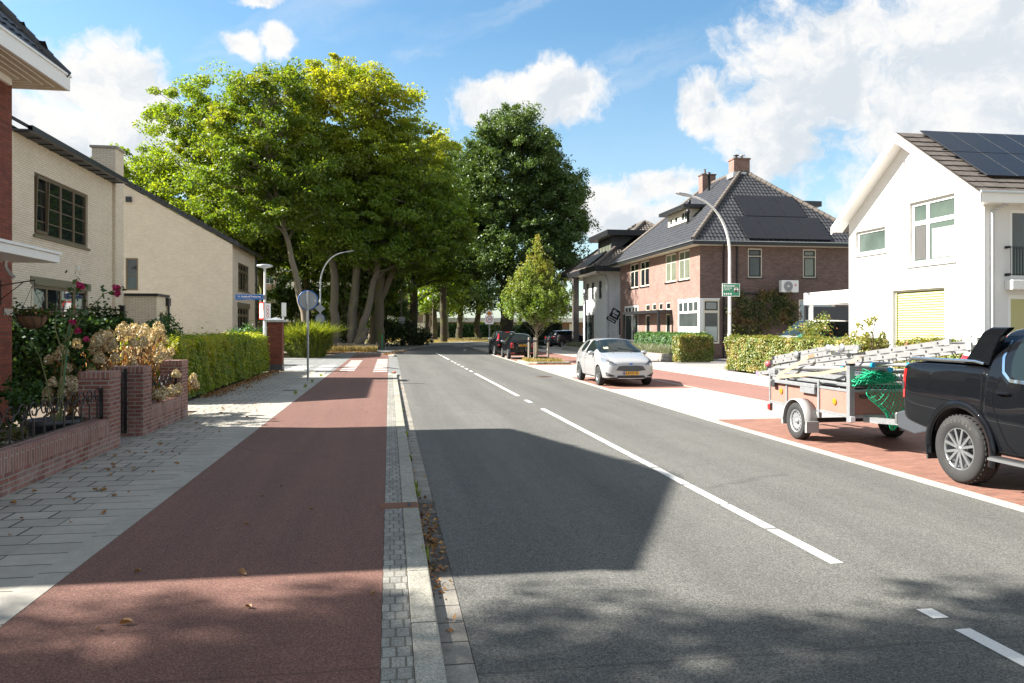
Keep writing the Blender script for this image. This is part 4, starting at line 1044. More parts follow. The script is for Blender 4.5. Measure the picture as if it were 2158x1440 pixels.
    mb = MB(); mb.box(DS[0], DS[1], Y+0.02, Y+0.11, 3.38, 3.459); mb.box(DS[0], DS[0]+.08, Y+0.02, Y+0.049, 0, 3.38); mb.box(DS[1]-.2, DS[1], Y+0.02, Y+0.049, 0, 3.38); mb.build('door_frame', MT['cream'], e)
    # eaves
    ex, ey, ex1, ey1, ez = 17.2, 42.4, 28.6, 59.66, 6.6
    MB().box(ex+.05, ex1-.05, ey+.05, ey1-.05, ez-.02, ez+.03).build('soffit', MT['cream'], e)
    mb = MB(); mb.box(ex, ex+.05, ey, ey1, ez-.03, ez+.2); mb.box(ex+.05, ex1, ey, ey+.05, ez-.03, ez+.2); mb.box(ex1-.05, ex1, ey+.05, ey1, ez-.03, ez+.2); mb.build('fascia', MT['black'], e)
    mb = MB(); mb.box(ex-.06, ex+.0, ey-.06, ey1, ez+.17, ez+.205); mb.box(ex, ex1, ey-.06, ey, ez+.17, ez+.205); mb.build('gutter', MT['zinc'], e)
    rz = ez + .2; A = (22.9, 48.2, 12.1); B = (22.9, 53.86, 12.1)
    c4 = [(ex, ey, rz), (ex1, ey, rz), (ex1, ey1, rz), (ex, ey1, rz)]
    mb = MB(); mb.add([Vector(q) for q in c4 + [A, B]], [(0, 1, 4), (1, 2, 5, 4), (2, 3, 5), (3, 0, 4, 5)])
    pantiles(mb, c4[0], (0, 1, 0), (A[0]-ex, 0, A[2]-rz), [(0, 0), (17.26, 0), (11.46, 7.78), (5.8, 7.78)], tw=0.24, th=0.345, amp=0.04, seed=2)
    pantiles(mb, c4[0], (1, 0, 0), (0, A[1]-ey, A[2]-rz), [(0, 0), (11.4, 0), (5.7, 7.86)], tw=0.24, th=0.345, amp=0.045, seed=3)
    rf = mb.build('roof', MT['tile'], e)
    mb = MB(); ridge_tiles(mb, (ex, ey, rz+.08), (A[0], A[1], A[2]+.06), 0.13); ridge_tiles(mb, (ex1, ey, rz+.08), (A[0], A[1], A[2]+.06), 0.13); ridge_tiles(mb, (A[0], A[1], A[2]+.06), (B[0], B[1], B[2]+.06), 0.13); ridge_tiles(mb, (ex, ey1, rz+.08), (B[0], B[1], B[2]+.06), 0.13)
    mb.build('ridge_tile', MT['ridge'], rf)
    # solar panels on the side slope
    O = Vector(c4[0]); U = Vector((1, 0, 0)); V = Vector((0, 5.8, 5.3)).normalized(); N = U.cross(V)
    for (u0, v0, n_) in ((4.0, 2.42, 3), (3.3, 0.10, 4)):
        for k in range(n_):
            a, b = u0 + k*1.34, u0 + k*1.34 + 1.31
            cs = [(a, v0), (b, v0), (b, v0+2.26), (a, v0+2.26)]
            lo = [O + U*p + V*q + N*0.10 for p, q in cs]; hi = [O + U*p + V*q + N*0.14 for p, q in cs]
            o = MB().add(lo + hi, [(3, 2, 1, 0), (4, 5, 6, 7), (0, 1, 5, 4), (1, 2, 6, 5), (2, 3, 7, 6), (3, 0, 4, 7)]).build('solar_panel', MT['pv'], e, bevel=0.008)
    ch = MB().box(22.25, 23.35, 47.95, 48.75, 11.5, 12.80).build('chimney', MT['front_brick'], e)
    MB().box(22.2, 23.4, 47.9, 48.8, 12.801, 12.90).build('chimney_cap', MT['front_brick'], ch)
    mb = MB(); mb.box(22.15, 23.45, 47.85, 48.85, 11.62, 11.95); mb.build('flashing', MT['zinc'], ch)
    for (xx, mm) in ((22.6, 'ridge'), (23.0, 'zinc')):
        MB().lathe([(0.10, 12.90), (0.10, 13.02), (0.06, 13.02), (0.06, 13.10), (0.2, 13.11), (0.2, 13.14), (0.03, 13.20), (0.0005, 13.20)], (xx, 48.35, 0), 'z', 14).build('flue_cap', MT['zinc' if mm == 'zinc' else 'charcoal'], ch)
    ch = MB().box(22.2, 23.2, 53.0, 53.7, 11.3, 12.75).build('chimney', MT['front_brick'], e)
    MB().box(22.15, 23.25, 52.95, 53.75, 12.751, 12.84).build('chimney_cap', MT['ridge'], ch)
    MB().lathe([(0.09, 12.84), (0.09, 13.1), (0.04, 13.16), (0.12, 13.2), (0.0005, 13.24)], (22.5, 53.3, 0), 'z', 10).build('flue_cap', MT['ridge'], ch)
    for (xx, yy, zz, hh) in ((22.0, 51.4, 11.2, 1.4), (20.6, 51.5, 9.9, .75), (19.0, 47.7, 8.3, 1.1)):
        MB().lathe([(0.09, zz), (0.09, zz+hh-.25), (0.12, zz+hh-.25), (0.12, zz+hh), (0.0005, zz+hh)], (xx, yy, 0), 'z', 10).build('vent_pipe', MT['black'], rf)
    # dormer on the front slope
    d = MB().wall('x', 19.25, [(48.3, 8.62), (52.0, 8.62), (52.0, 9.55), (48.3, 9.55)], [(48.5, 49.6, 8.86, 9.45), (50.2, 50.8, 8.86, 9.35), (51.2, 51.75, 8.86, 9.35)], inward=1)
    d.wall('y', 48.3, [(19.25, 8.62), (20.3, 9.55), (19.25, 9.55)]); d.wall('y', 52.0, [(19.25, 8.62), (20.3, 9.55), (19.25, 9.55)])
    d.box(19.1, 19.24, 48.2, 52.1, 8.52, 8.60)
    dm = d.build('dormer', MT['cream'], e)
    window_x(dm, 19.25, 48.5, 49.6, 8.86, 9.45, MT['white'], MT['glass_grey'], cols=(49.05,)); window_x(dm, 19.25, 50.2, 50.8, 8.86, 9.35, MT['white'], MT['glass_grey']); window_x(dm, 19.25, 51.2, 51.75, 8.86, 9.35, MT['white'], MT['glass_grey'])
    MB().box(18.75, 20.6, 47.8, 52.5, 9.552, 9.78).build('dormer_roof', MT['black'], dm)
    # door canopy
    mb = MB(); mb.box(16.95, X-.002, 47.6, 55.4, 2.74, 2.93)
    for yy in (47.75, 55.2): mb.box(16.97, 17.13, yy-.1, yy+.1, 0, 2.738)
    mb.build('door_canopy', MT['black'], e)
    mb = MB(); mb.tube([(19.1, ey+.03, 6.58), (19.35, Y-.07, 6.2), (19.35, Y-.07, 0)], 0.055, 8); mb.tube([(20.18, Y-.07, 6.57), (20.18, Y-.07, 3.86), (20.4, Y-.07, 3.8), (22.7, Y-.07, 3.78)], 0.055, 8)
    mb.build('downpipe', MT['black'], e)
    # rear dormer with flat roof
    mb = MB(); mb.box(25.9, 28.2, 48.5, 52.5, 7.0, 9.9); rd = mb.build('rear_dormer', MT['white'], e); MB().box(25.5, 28.6, 48.2, 52.8, 9.902, 10.25).build('dormer_roof', MT['charcoal'], rd)
    # air conditioner
    a = thing('air_conditioner', 'white air conditioner outdoor unit with round fan grille on the brown brick wall', 'air conditioner', (23.3, 42.85, 3.87))
    body = MB().box(22.78, 23.86, Y-0.42, Y-0.08, 3.87, 4.58).build('casing', MT['white'], a, bevel=0.02)
    MB().lathe([(0.29, -0.004), (0.29, -0.012), (0.27, -0.012), (0.27, 0.0)], (23.2, Y-0.42, 4.22), 'y', 28).build('fan_ring', MT['alu'], a)
    MB().disc((23.2, Y-0.424, 4.22), 0.27, 'y', 28).build('fan', MT['sign_back'], a)
    mb = MB()
    for r_ in (0.09, 0.15, 0.21, 0.26): mb.lathe([(r_, -0.006), (r_+.008, -0.006), (r_+.008, 0.0)], (23.2, Y-0.425, 4.22), 'y', 28)
    for k in range(16): th = k*math.pi/8; mb.beam((23.2+.07*math.cos(th), Y-.43, 4.22+.07*math.sin(th)), (23.2+.27*math.cos(th), Y-.43, 4.22+.27*math.sin(th)), .008, .006)
    mb.build('grille', MT['alu'], a)
    MB().lathe([(0.07, 0), (0.07, -0.01), (0.0005, -0.012)], (23.2, Y-0.432, 4.22), 'y', 18).build('hub', MT['white'], a)
    mb = MB()
    for (dx, dz) in ((0, .045), (-.045, -.035), (.045, -.035)):
        mb.add([(23.66+dx, Y-.425, 4.30+dz+.045), (23.66+dx+.04, Y-.425, 4.30+dz), (23.66+dx, Y-.425, 4.30+dz-.045), (23.66+dx-.04, Y-.425, 4.30+dz)], [(0, 1, 2, 3)])
    mb.build('emblem', MT['sign_red'], a)
    mb = MB(); mb.box(22.95, 23.0, Y-.42, Y, 3.80, 3.868); mb.box(23.6, 23.65, Y-.42, Y, 3.80, 3.868); mb.build('bracket', MT['galv'], a)
brown_house()

# ---- white house beyond the brown one
def far_white_house():
    e = thing('white_house', 'white brick house with black dormer and brown hip roof beyond the brown house', 'house', (23, 67, 0))
    X, Y, Y1 = 17.9, 62.9, 70.75
    W = [(68.64, 69.57, 4.28, 5.81), (66.85, 67.73, 4.28, 5.81), (64.35, 65.28, 4.28, 5.81)]; D = (66.9, 70.05, 0.1, 2.95)
    mb = MB(); mb.wall('x', X, [(Y, 0), (Y1, 0), (Y1, 6.42), (Y, 6.42)], W + [D]); mb.build('front_wall', MT['render'], e)
    mb = MB(); mb.wall('y', Y, [(X, 0), (28.5, 0), (28.5, 6.42), (X, 6.42)], [(19.0, 19.5, 1.2, 2.6)]); mb.build('side_wall', MT['white_brick'], e)
    MB().box(19.0, 19.5, Y+.03, Y+.08, 1.2, 2.6).build('shutter', MT['black'], e)
    for h in W: window_x(e, X, *h, MT['charcoal'], MT['glass_grey'], fw=0.1, sill=MT['white'])
    window_x(e, X, *D, MT['charcoal'], MT['glass_grey'], fw=0.14, rows=(2.6,), cols=(68.4,), bars=0.1, name='glass_door')
    mb = MB(); mb.wall('y', Y1, [(X, 0), (28.5, 0), (28.5, 6.42), (X, 6.42)]); mb.wall('x', 20.6, [(Y1, 0), (75, 0), (75, 6.42), (Y1, 6.42)]); mb.build('recessed_wall', MT['flat_brick'], e)
    MB().box(16.72, 17.25, 69.75, 70.3, -.05, 6.42).build('column', MT['dark_brick'], e)
    MB().box(16.6, 20.5, 70.9, 75, 3.45, 3.85).build('balcony_beam', MT['charcoal'], e)
    ex, ey, ey1, ez = 16.6, 61.7, 75.2, 6.43
    MB().box(ex+.06, 28.9, ey+.06, ey1, ez, ez+.04).build('soffit', MT['cream'], e)
    mb = MB(); mb.box(ex, ex+.06, ey, ey1, ez-.02, ez+.42); mb.box(ex+.06, 29, ey, ey+.06, ez-.02, ez+.42); mb.build('fascia', MT['black'], e)
    A = Vector((22.95, 68.0, 11.4)); c0 = Vector((ex+.05, ey+.05, ez+.42)); c1 = Vector((29.3, ey+.05, ez+.42)); c3 = Vector((ex+.05, ey1, ez+.42)); c2 = Vector((29.3, ey1, ez+.42))
    B = Vector((22.95, 70.5, 11.4))
    mb = MB(); mb.add([c0, c1, c2, c3, A, B], [(0, 1, 4), (1, 2, 5, 4), (2, 3, 5), (3, 0, 4, 5)])
    sl = (Vector((6.3, 0, A.z-c0.z))).length; sv = Vector((0, 6.25, A.z-c0.z)).length
    pantiles(mb, c0, (0, 1, 0), (6.3, 0, A.z-c0.z), [(0, 0), (13.4, 0), (8.7, sl), (6.25, sl)], tw=0.3, th=0.36, amp=0.05, seed=6)
    pantiles(mb, c0, (1, 0, 0), (0, 6.25, A.z-c0.z), [(0, 0), (12.6, 0), (6.3, sv)], tw=0.3, th=0.36, amp=0.06, seed=7)
    rf = mb.build('roof', MT['tile_brown'], e)
    mb = MB()
    for q in (c0, c1, c3): ridge_tiles(mb, q + Vector((0, 0, .06)), (A if q is not c3 else B) + Vector((0, 0, .06)), 0.15)
    ridge_tiles(mb, A, B, 0.15); mb.build('ridge_tile', MT['ridge'], rf)
    d = MB(); d.wall('x', 18.7, [(64.2, 8.0), (68.4, 8.0), (68.4, 9.55), (64.2, 9.55)], [(64.4, 68.2, 8.15, 9.5)]); d.wall('y', 64.2, [(18.7, 8.0), (21.3, 10.0), (21.3, 9.55), (18.7, 9.55)]); d.wall('y', 68.4, [(18.7, 8.0), (21.3, 10.0), (18.7, 9.55)])
    dm = d.build('dormer', MT['charcoal'], e)
    window_x(dm, 18.7, 64.4, 68.2, 8.15, 9.5, MT['charcoal'], MT['glass_curtain'], cols=(65.35, 66.3, 67.25), bars=0.12, fw=0.1)
    MB().box(18.0, 21.6, 62.9, 69.2, 9.552, 10.0).build('dormer_roof', MT['black'], dm)
    O = c0; U = Vector((0, 1, 0)); V = Vector((6.3, 0, A.z-c0.z)).normalized(); N = -U.cross(V)
    if N.z < 0: N = -N
    for k in range(3):
        a = 2.4 + k*1.9
        cs = [(a, .3), (a+1.85, .3), (a+1.85, 2.2), (a, 2.2)]
        lo = [O + U*p + V*q + N*.10 for p, q in cs]; hi = [O + U*p + V*q + N*(.16 + .10*(q > 1)) for p, q in cs]
        MB().add(lo + hi, [(3, 2, 1, 0), (4, 5, 6, 7), (0, 1, 5, 4), (1, 2, 6, 5), (2, 3, 7, 6), (3, 0, 4, 7)]).build('solar_panel', MT['pv'], e)
    mb = MB(); mb.tube([(16.9, Y-.3, 6.44), (17.8, Y-.06, 6.1), (17.98, Y-.08, 5.7), (17.98, Y-.08, 0)], 0.055, 8); mb.build('downpipe', MT['zinc'], e)
far_white_house()

# ---- white rendered gable house at the right edge
MT['white_frame'] = plain('white_window_frame', (0.62, 0.62, 0.60), 0.4, var=.04)
MT['glass_green'] = glass_pane('greenish_window_glass', (0.075, 0.10, 0.088), 1.75)
def white_gable_house():
    e = thing('white_house', 'white rendered gable house with solar panels on its roof, behind the pickup', 'house', (22, 23.4, 0))
    X, X1, Y, Y1 = 17.0, 27.5, 20.1, 26.8; ez = 5.68; ax = 23.45
    HW = (24.65, 26.39, 4.43, 5.29); BW = (21.29, 23.39, 3.82, 5.88); BL = (21.66, 24.17, 0.5, 3.02); SL = (23.60, 23.66, 6.72, 7.35)
    rise = (ax - Y) * 0.7
    gp = [(Y, 0), (Y1, 0), (Y1, ez), (ax, ez+rise), (Y, ez)]
    mb = MB(); mb.wall('x', X, gp, [HW, BW, BL, SL], depth=0.20); mb.wall('x', X1, gp)
    BD = (17.78, 20.2, 0.1, 2.72); FD = (17.85, 20.0, 3.2, 5.2)
    mb.wall('y', Y, [(X, 0), (X1, 0), (X1, ez), (X, ez)], [BD, FD], depth=0.12); mb.wall('y', Y1, [(X, 0), (X1, 0), (X1, ez), (X, ez)], (), inward=-1)
    mb.build('wall', MT['render'], e)
    w_ = window_x(e, X, *HW, MT['white_frame'], MT['glass_green'], fw=0.10, depth=0.26, sill=MT['white_frame'])
    w_ = window_x(e, X, *BW, MT['white_frame'], MT['glass_green'], fw=0.13, rows=(5.18,), cols=(22.62,), bars=0.14, depth=0.26, sill=MT['white_frame'])
    MB().box(X+.128, X+.132, 22.76, 23.23, 4.0, 5.08).build('dark_pane', plain('grey_blind', (.075, .073, .070), .6), w_)
    mb = MB(); k = 3.98
    while k < 4.92: mb.add([(X+.120, 21.45, k), (X+.120, 22.46, k), (X+.131, 22.46, k+.03), (X+.131, 21.45, k+.03)], [(0, 1, 2, 3)]); k += .034
    mb.build('roller_blind', plain('pale_blind', (0.24, 0.28, 0.25), 0.5), w_)
    MB().box(X+.10, X+.13, SL[0]-.01, SL[1]+.01, SL[2], SL[3]).build('slot_vent', MT['garden_brick'], e)
    lime = plain('lime_blind_slats', (0.46, 0.43, 0.19), 0.55, var=0.05); gap = plain('blind_shadow_gap', (0.13, 0.12, 0.02), 0.7)
    b = MB(); k = BL[2] + .05
    while k < BL[3] - .1:
        b.add([(X+.045, BL[0]+.12, k), (X+.045, BL[1]-.12, k), (X+.075, BL[1]-.12, k+.058), (X+.075, BL[0]+.12, k+.058)], [(0, 1, 2, 3)]); k += 0.082
    fr = window_x(e, X, *BL, MT['white'], gap, fw=0.06, depth=0.14)
    b.build('blind_slats', lime, fr)
    MB().box(X+.04, X+.05, BL[1]-.115, BL[1]-.06, BL[2]+.06, BL[3]-.06).build('blind_edge', gap, fr)
    mb = MB(); mb.box(X-.045, X-.002, 24.172, 24.5, 0, 3.35); mb.box(X-.045, X-.002, 21.0, 21.658, 0, 3.35); mb.box(X-.045, X-.002, 21.658, 24.172, 3.022, 3.35); mb.build('window_surround', MT['render'], e)
    MB().box(X-.06, X-.003, 21.0, 23.6, 3.353, 3.375).build('flashing', MT['zinc'], e)
    # roof
    vx = 16.55; oy, oz = 0.42, 0.294
    th = .2
    def P(x, yy, up): # on roof line
        z = ez + (min(yy, 2*ax-yy) - Y)*0.7
        return (x, yy, z+up)
    mb = MB()
    for (ya, yb) in ((Y-oy, ax), (Y1+oy, ax)):
        pts = [P(vx, ya, .0), P(X1+.4, ya, .0), P(X1+.4, yb, .0), P(vx, yb, .0)]; hi = [(p[0], p[1], p[2]+th) for p in pts]
        mb.add(pts + hi, [(0, 1, 2, 3), (4, 5, 6, 7), (0, 1, 5, 4), (1, 2, 6, 5), (3, 0, 4, 7)])
    pantiles(mb, P(vx+.02, Y-oy, th+.002), (1, 0, 0), (0, 1, .7), [(0, 0), (X1+.4-vx, 0), (X1+.4-vx, 4.55), (0, 4.55)], tw=0.33, th=0.38, flat=True, lift=0.035, seed=9)
    rf = mb.build('roof', MT['tile_brown'], e)
    mb = MB()   # wide white barge boards and soffits
    for s_ in (0, 1):
        ya = Y-oy if s_ == 0 else Y1+oy
        a = Vector(P(vx, ya, 0)); b = Vector(P(vx, ax, 0))
        v8 = [a + Vector((-.03, 0, th-.02)), b + Vector((-.03, 0, th-.02)), b + Vector((-.03, 0, -.12)), a + Vector((-.03, 0, -.10))]
        mb.add(v8 + [p + Vector((.028, 0, 0)) for p in v8], [(0, 1, 2, 3), (7, 6, 5, 4), (0, 4, 5, 1), (2, 6, 7, 3), (0, 3, 7, 4)])
        a2, b2 = Vector(P(vx, ya, -.012)), Vector(P(vx, ax, -.012)); mb.add([a2, b2, b2 + Vector((X-vx, 0, 0)), a2 + Vector((X-vx, 0, 0))], [(0, 1, 2, 3)])
    mb.box(vx-.03, X1+.4, Y-oy-.03, Y-oy, ez-.36, ez-.02); mb.box(vx, X1+.4, Y-oy, Y-.002, ez-.36, ez-.33)
    mb.add([(vx-.03, Y-oy-.03, ez-.36), (vx-.03, Y-oy-.03, ez-.1), (vx-.03, Y, ez-.05), (vx-.03, Y, ez-.36)], [(0, 1, 2, 3)])
    mb.build('barge_board', MT['white'], rf)
    MB().box(vx-.05, X1+.4, Y-oy-.09, Y-oy-.032, ez-.09, ez-.04).build('gutter', MT['zinc'], e)
    O = Vector(P(17.42, Y-oy, th+.08)); U = Vector((1, 0, 0)); V = Vector((0, 1, .7)).normalized(); N = U.cross(V)
    for j in range(2):
        for k in range(6):
            a, v0 = k*1.03, 1.0 + j*1.80
            cs = [(a, v0), (a+1.01, v0), (a+1.01, v0+1.77), (a, v0+1.77)]
            lo = [O + U*p + V*q for p, q in cs]; hi = [p + N*.04 for p in lo]
            MB().add(lo + hi, [(3, 2, 1, 0), (4, 5, 6, 7), (0, 1, 5, 4), (1, 2, 6, 5), (2, 3, 7, 6), (3, 0, 4, 7)]).build('solar_panel', MT['pv'], e, bevel=0.006)
    mb = MB()
    for j in (1.25, 2.45, 3.1, 4.2): mb.beam(O + V*j + U*(-.10) - N*.03, O + V*j + U*6.2 - N*.03, .05, .05)
    mb.build('panel_rail', MT['pv_frame'], e)
    mb = MB(); mb.tube([(17.5, Y-.3, ez-.36), (17.22, Y-.06, ez-.55), (17.22, Y-.07, 0)], .045, 10); mb.build('downpipe', MT['zinc'], e)
    # french balcony and terrace door
    window_y(e, Y, *FD, MT['white'], MT['glass_grey'], fw=0.09, cols=(18.9,)); window_y(e, Y, *BD, MT['white'], lime, fw=0.12, cols=(19.0,), depth=0.1)
    MB().box(17.66, 20.3, Y-.30, Y-.002, 2.86, 3.14).build('awning_box', MT['white'], e, bevel=0.02)
    mb = MB(); k = 17.74
    while k < 20.2: mb.tube([(k, Y-.14, 3.30), (k, Y-.14, 4.10)], .008, 6); k += .095
    mb.tube([(17.68, Y-.14, 4.10), (20.2, Y-.14, 4.10)], .012, 6); mb.tube([(17.68, Y-.14, 3.30), (20.2, Y-.14, 3.30)], .012, 6); mb.box(17.66, 17.72, Y-.16, Y, 4.06, 4.13); mb.box(17.66, 17.72, Y-.16, Y, 3.26, 3.34)
    mb.build('balcony_railing', MT['iron'], e)
    # carport
    c = thing('carport', 'white flat-roofed carport attached to the white gable house, over the green and white van', 'carport', (19, 28.5, 0))
    MB().box(17.0, 23.5, 26.81, 30.0, 2.72, 3.20).build('roof', MT['white'], c)
    mb = MB(); mb.box(17.15, 17.27, 29.75, 29.87, 0, 2.718); mb.box(22.9, 23.02, 29.75, 29.87, 0, 2.718); mb.build('post', MT['white'], c)
    f = thing('screen_fence', 'charcoal grey screen fence panel standing behind the green and white van', 'fence', (24, 39, 0))
    mb = MB(); mb.box(22.0, 27.5, 38.5, 38.58, 0.1, 2.9); mb.build('panel', MT['charcoal'], f)
    mb = MB()
    for xx in (21.94, 24.7, 27.5): mb.box(xx-.05, xx+.05, 38.46, 38.62, 0, 2.95)
    mb.build('post', MT['black'], f)
white_gable_house()

# ---- block of flats far behind the trees
def flats():
    e = thing('apartment_building', 'pinkish brick block of flats with white balconies behind the trees', 'apartment building', (-10, 144, 0))
    Yf = 140.0; x0, x1 = -42.0, 7.5
    hs = []
    xs = [-40 + 6.2*k for k in range(8)]
    for fl in range(5):
        for x in xs:
            hs.append((x, x+1.7, 0.9+2.85*fl, 2.4+2.85*fl)); hs.append((x+2.5, x+4.6, 0.3+2.85*fl, 2.4+2.85*fl))
    hs = [h for h in hs if h[1] < x1-.3]
    mb = MB(); mb.wall('y', Yf, [(x0, -.1), (x1, -.1), (x1, 14.6), (x0, 14.6)], hs, depth=.15); mb.wall('x', x1, [(Yf, -.1), (Yf+11, -.1), (Yf+11, 14.6), (Yf, 14.6)]); mb.wall('x', x0, [(Yf, -.1), (Yf+11, -.1), (Yf+11, 14.6), (Yf, 14.6)])
    mb.build('wall', MT['flat_brick'], e)
    for h in hs: window_y(e, Yf, *h, MT['white'], MT['glass_grey'], fw=.1, cols=((h[0]+h[1])/2,), depth=.1)
    for fl in range(5):
        for x in xs:
            if x+5 > x1: continue
            z = .15+2.85*fl
            mb = MB(); mb.box(x+2.2, x+5.2, Yf-1.5, Yf-.005, z-.18, z); mb.box(x+2.2, x+5.2, Yf-1.5, Yf-1.45, z+.001, z+1.05); mb.box(x+2.2, x+2.25, Yf-1.449, Yf-.005, z+.001, z+1.05); mb.box(x+5.15, x+5.2, Yf-1.449, Yf-.005, z+.001, z+1.05)
            mb.build('balcony', MT['white_brick'], e)
    MB().box(x0-.3, x1+.3, Yf-.4, Yf+11.4, 14.6, 15.0).build('roof', MT['charcoal'], e)
flats()
def shops():
    e = thing('shop_building', 'low shop row with pale canopy and white and yellow panels beyond the road bend', 'shop', (22, 168, 0))
    Y = 164.0
    MB().box(8, 48, Y, Y+10, -.1, 3.0).build('wall', MT['front_brick'], e)
    MB().box(7.5, 48.5, Y-2.2, Y+10.5, 3.02, 3.9).build('canopy', MT['zinc'], e)
    rr = random.Random(5); x = 9.0
    while x < 46:
        wv = rr.uniform(1.6, 3.2)
        o = MB().box(x, x+wv, Y-.06, Y-.005, .1, 2.7).build('shop_panel', MT['white'], e)
        MB().box(x+.02, x+wv-.02, Y-.075, Y-.062, .3, 1.3 if rr.random() < .6 else 1.0).build('panel_lower', plain('yellow_panel', (0.7, 0.33, 0.02), .5) if rr.random() < .55 else MT['sign_back'], o)
        x += wv + rr.uniform(.5, 2.5)
shops()
# ================================================================ trees
tree('beech_tree', 'tall multi-stemmed beech with yellow autumn top, behind the low timber fence', (-3.3, 65, 0),
     [[(-4.1, 65, -.1, .56), (-4.3, 65, 1.2, .40), (-4.4, 65, 4, .34), (-4.6, 65, 8, .28), (-5.1, 65.2, 13, .22), (-5.3, 65.4, 19, .08)],
      [(-3.2, 65.1, -.1, .44), (-3.05, 65.1, 1.5, .30), (-2.8, 65.1, 5, .25), (-2.1, 65.1, 9, .26), (-1.9, 65.2, 14, .18), (-1.6, 65.3, 20, .07)],
      [(-2.7, 64.8, -.1, .42), (-2.2, 64.8, 1.6, .32), (-1.5, 64.8, 4.2, .27), (-.9, 64.9, 7, .2), (1.6, 65, 11, .14), (2.8, 65, 14, .06)],
      [(-2.8, 64.4, -.1, .42), (-2.2, 64.35, .9, .36), (-1.85, 64.3, 1.7, .20)],
      [(-3.0, 66, -.1, .42), (-2.9, 66.2, 4, .36), (-2.6, 66.5, 9, .26), (-3.4, 66.8, 16, .1)]],
     [(-3.4, 65, 18.6, 5.6, 5, 4.6), (-6.6, 64.4, 14.4, 4.4, 4.5, 4.0), (0.4, 65, 15.0, 5.0, 5, 4.2), (3.0, 65.3, 10.8, 4.2, 4, 2.6), (-3.6, 63, 11.0, 5.2, 4, 2.6), (-1.6, 66, 21.2, 3.6, 3.5, 2.2), (-5.4, 65, 21.3, 2.6, 3, 2.2), (-2.6, 62.4, 8.6, 4.2, 1.8, 1.5), (1.4, 63.2, 8.0, 3.2, 1.8, 1.2)],
     820, 165, 0.245, LM['beech'], MT['bark_beech'], 11, flat=0.34, clr=1.15, branch=0.6, brad=.06)
tree('maple_tree', 'leaning pale-trunked tree with fresh green crown in front of the beech', (-6, 59.7, 0),
     [[(-6.0, 59.7, -.1, .36), (-6.25, 59.7, 3, .27), (-6.9, 59.7, 6, .22), (-7.7, 59.8, 9, .17), (-8.6, 60, 13, .14), (-9.2, 60.2, 18, .05)]],
     [(-9.0, 60.5, 15.8, 3.8, 3.6, 4.2), (-8.6, 60.8, 19.4, 3.0, 2.8, 1.9), (-7.4, 61.5, 20.6, 1.6, 1.6, 1.2), (-11.6, 61.5, 15.5, 2.4, 2.6, 3.0), (-11.2, 61, 11.8, 3.6, 3.5, 2.6), (-6.4, 59.6, 13.0, 2.8, 2.8, 2.6), (-8.6, 59.0, 9.5, 2.6, 2, 1.8)],
     360, 165, 0.24, LM['beech_green'], MT['bark_light'], 12, flat=0.5, clr=1.0, branch=0.5)
tree('oak_tree', 'broad bright green oak rising behind the sloping roof of the beige gable house', (-16.8, 72, 0),
     [[(-16.8, 72, -.1, .55), (-16.8, 72, 6, .45), (-16.6, 71.6, 12, .3), (-16.4, 71.4, 19, .1)], [(-16.8, 72, 7, .3), (-19, 71.5, 12, .2), (-21.5, 71, 16, .07)]],
     [(-16.4, 71, 19.6, 4.4, 4.6, 4.0), (-21.4, 71, 15.4, 3.0, 3.4, 2.0), (-17.4, 70, 13.4, 5.0, 5, 3.6), (-13, 70, 15.5, 4.2, 4.5, 4.2), (-19.0, 70, 9.6, 4.4, 4, 2.6), (-13.4, 69.6, 10.4, 3.6, 3.6, 2.6)],
     560, 165, 0.25, LM['oak'], MT['bark_dark'], 13, flat=0.55, clr=1.05, branch=0.5)
tree('beech_tree', 'forked mossy beech with low green boughs reaching over the pavement bend', (-0.8, 67, 0),
     [[(-.9, 67, -.1, .50), (-.9, 67, 2, .42), (-.8, 67, 5, .38), (-.9, 67.2, 9, .28), (-1.0, 67.4, 14, .12)], [(-.75, 67, 4.2, .3), (.4, 67, 7, .26), (1.7, 67.2, 10, .18), (2.6, 67.4, 14, .07)]],
     [(1.4, 67.4, 12.4, 5.2, 4.6, 3.2), (0.5, 65.5, 8.2, 5.2, 3.2, 1.5), (-.8, 68, 16.4, 4.0, 4, 3.0), (4.0, 68.4, 9.2, 3.4, 3.4, 1.9), (-3.0, 66.2, 8.6, 3.6, 3.0, 1.8), (6.0, 68.5, 11.5, 2.4, 2.6, 1.6)],
     470, 165, 0.24, LM['beech_green'], MT['bark_moss'], 14, flat=0.34, clr=1.05, branch=0.55)
tree('beech_tree', 'green and yellow beech filling the gap between the bend and the dark tree', (2.6, 85, 0),
     [[(2.6, 85, -.1, .5), (2.6, 85, 6, .4), (2.8, 85, 13, .25), (3, 85, 19, .08)]],
     [(2.8, 85, 18.2, 4.6, 5, 4.2), (6.0, 85, 12.5, 5.0, 4, 4.2), (6.5, 85, 17, 3.6, 4, 3.0), (8.2, 87, 14, 3.4, 3.4, 4.0), (7.0, 87, 9.0, 3.4, 3, 2.4), (8.4, 87, 19.4, 3.4, 3.4, 3.2), (4.6, 86, 20.6, 2.6, 3, 2.4), (0.2, 85, 13, 4.5, 4, 3.8), (4, 84, 8.6, 4.5, 3.5, 1.8)],
     640, 140, 0.30, LM['beech'], MT['bark_dark'], 15, flat=0.45, clr=1.15, branch=0.3)
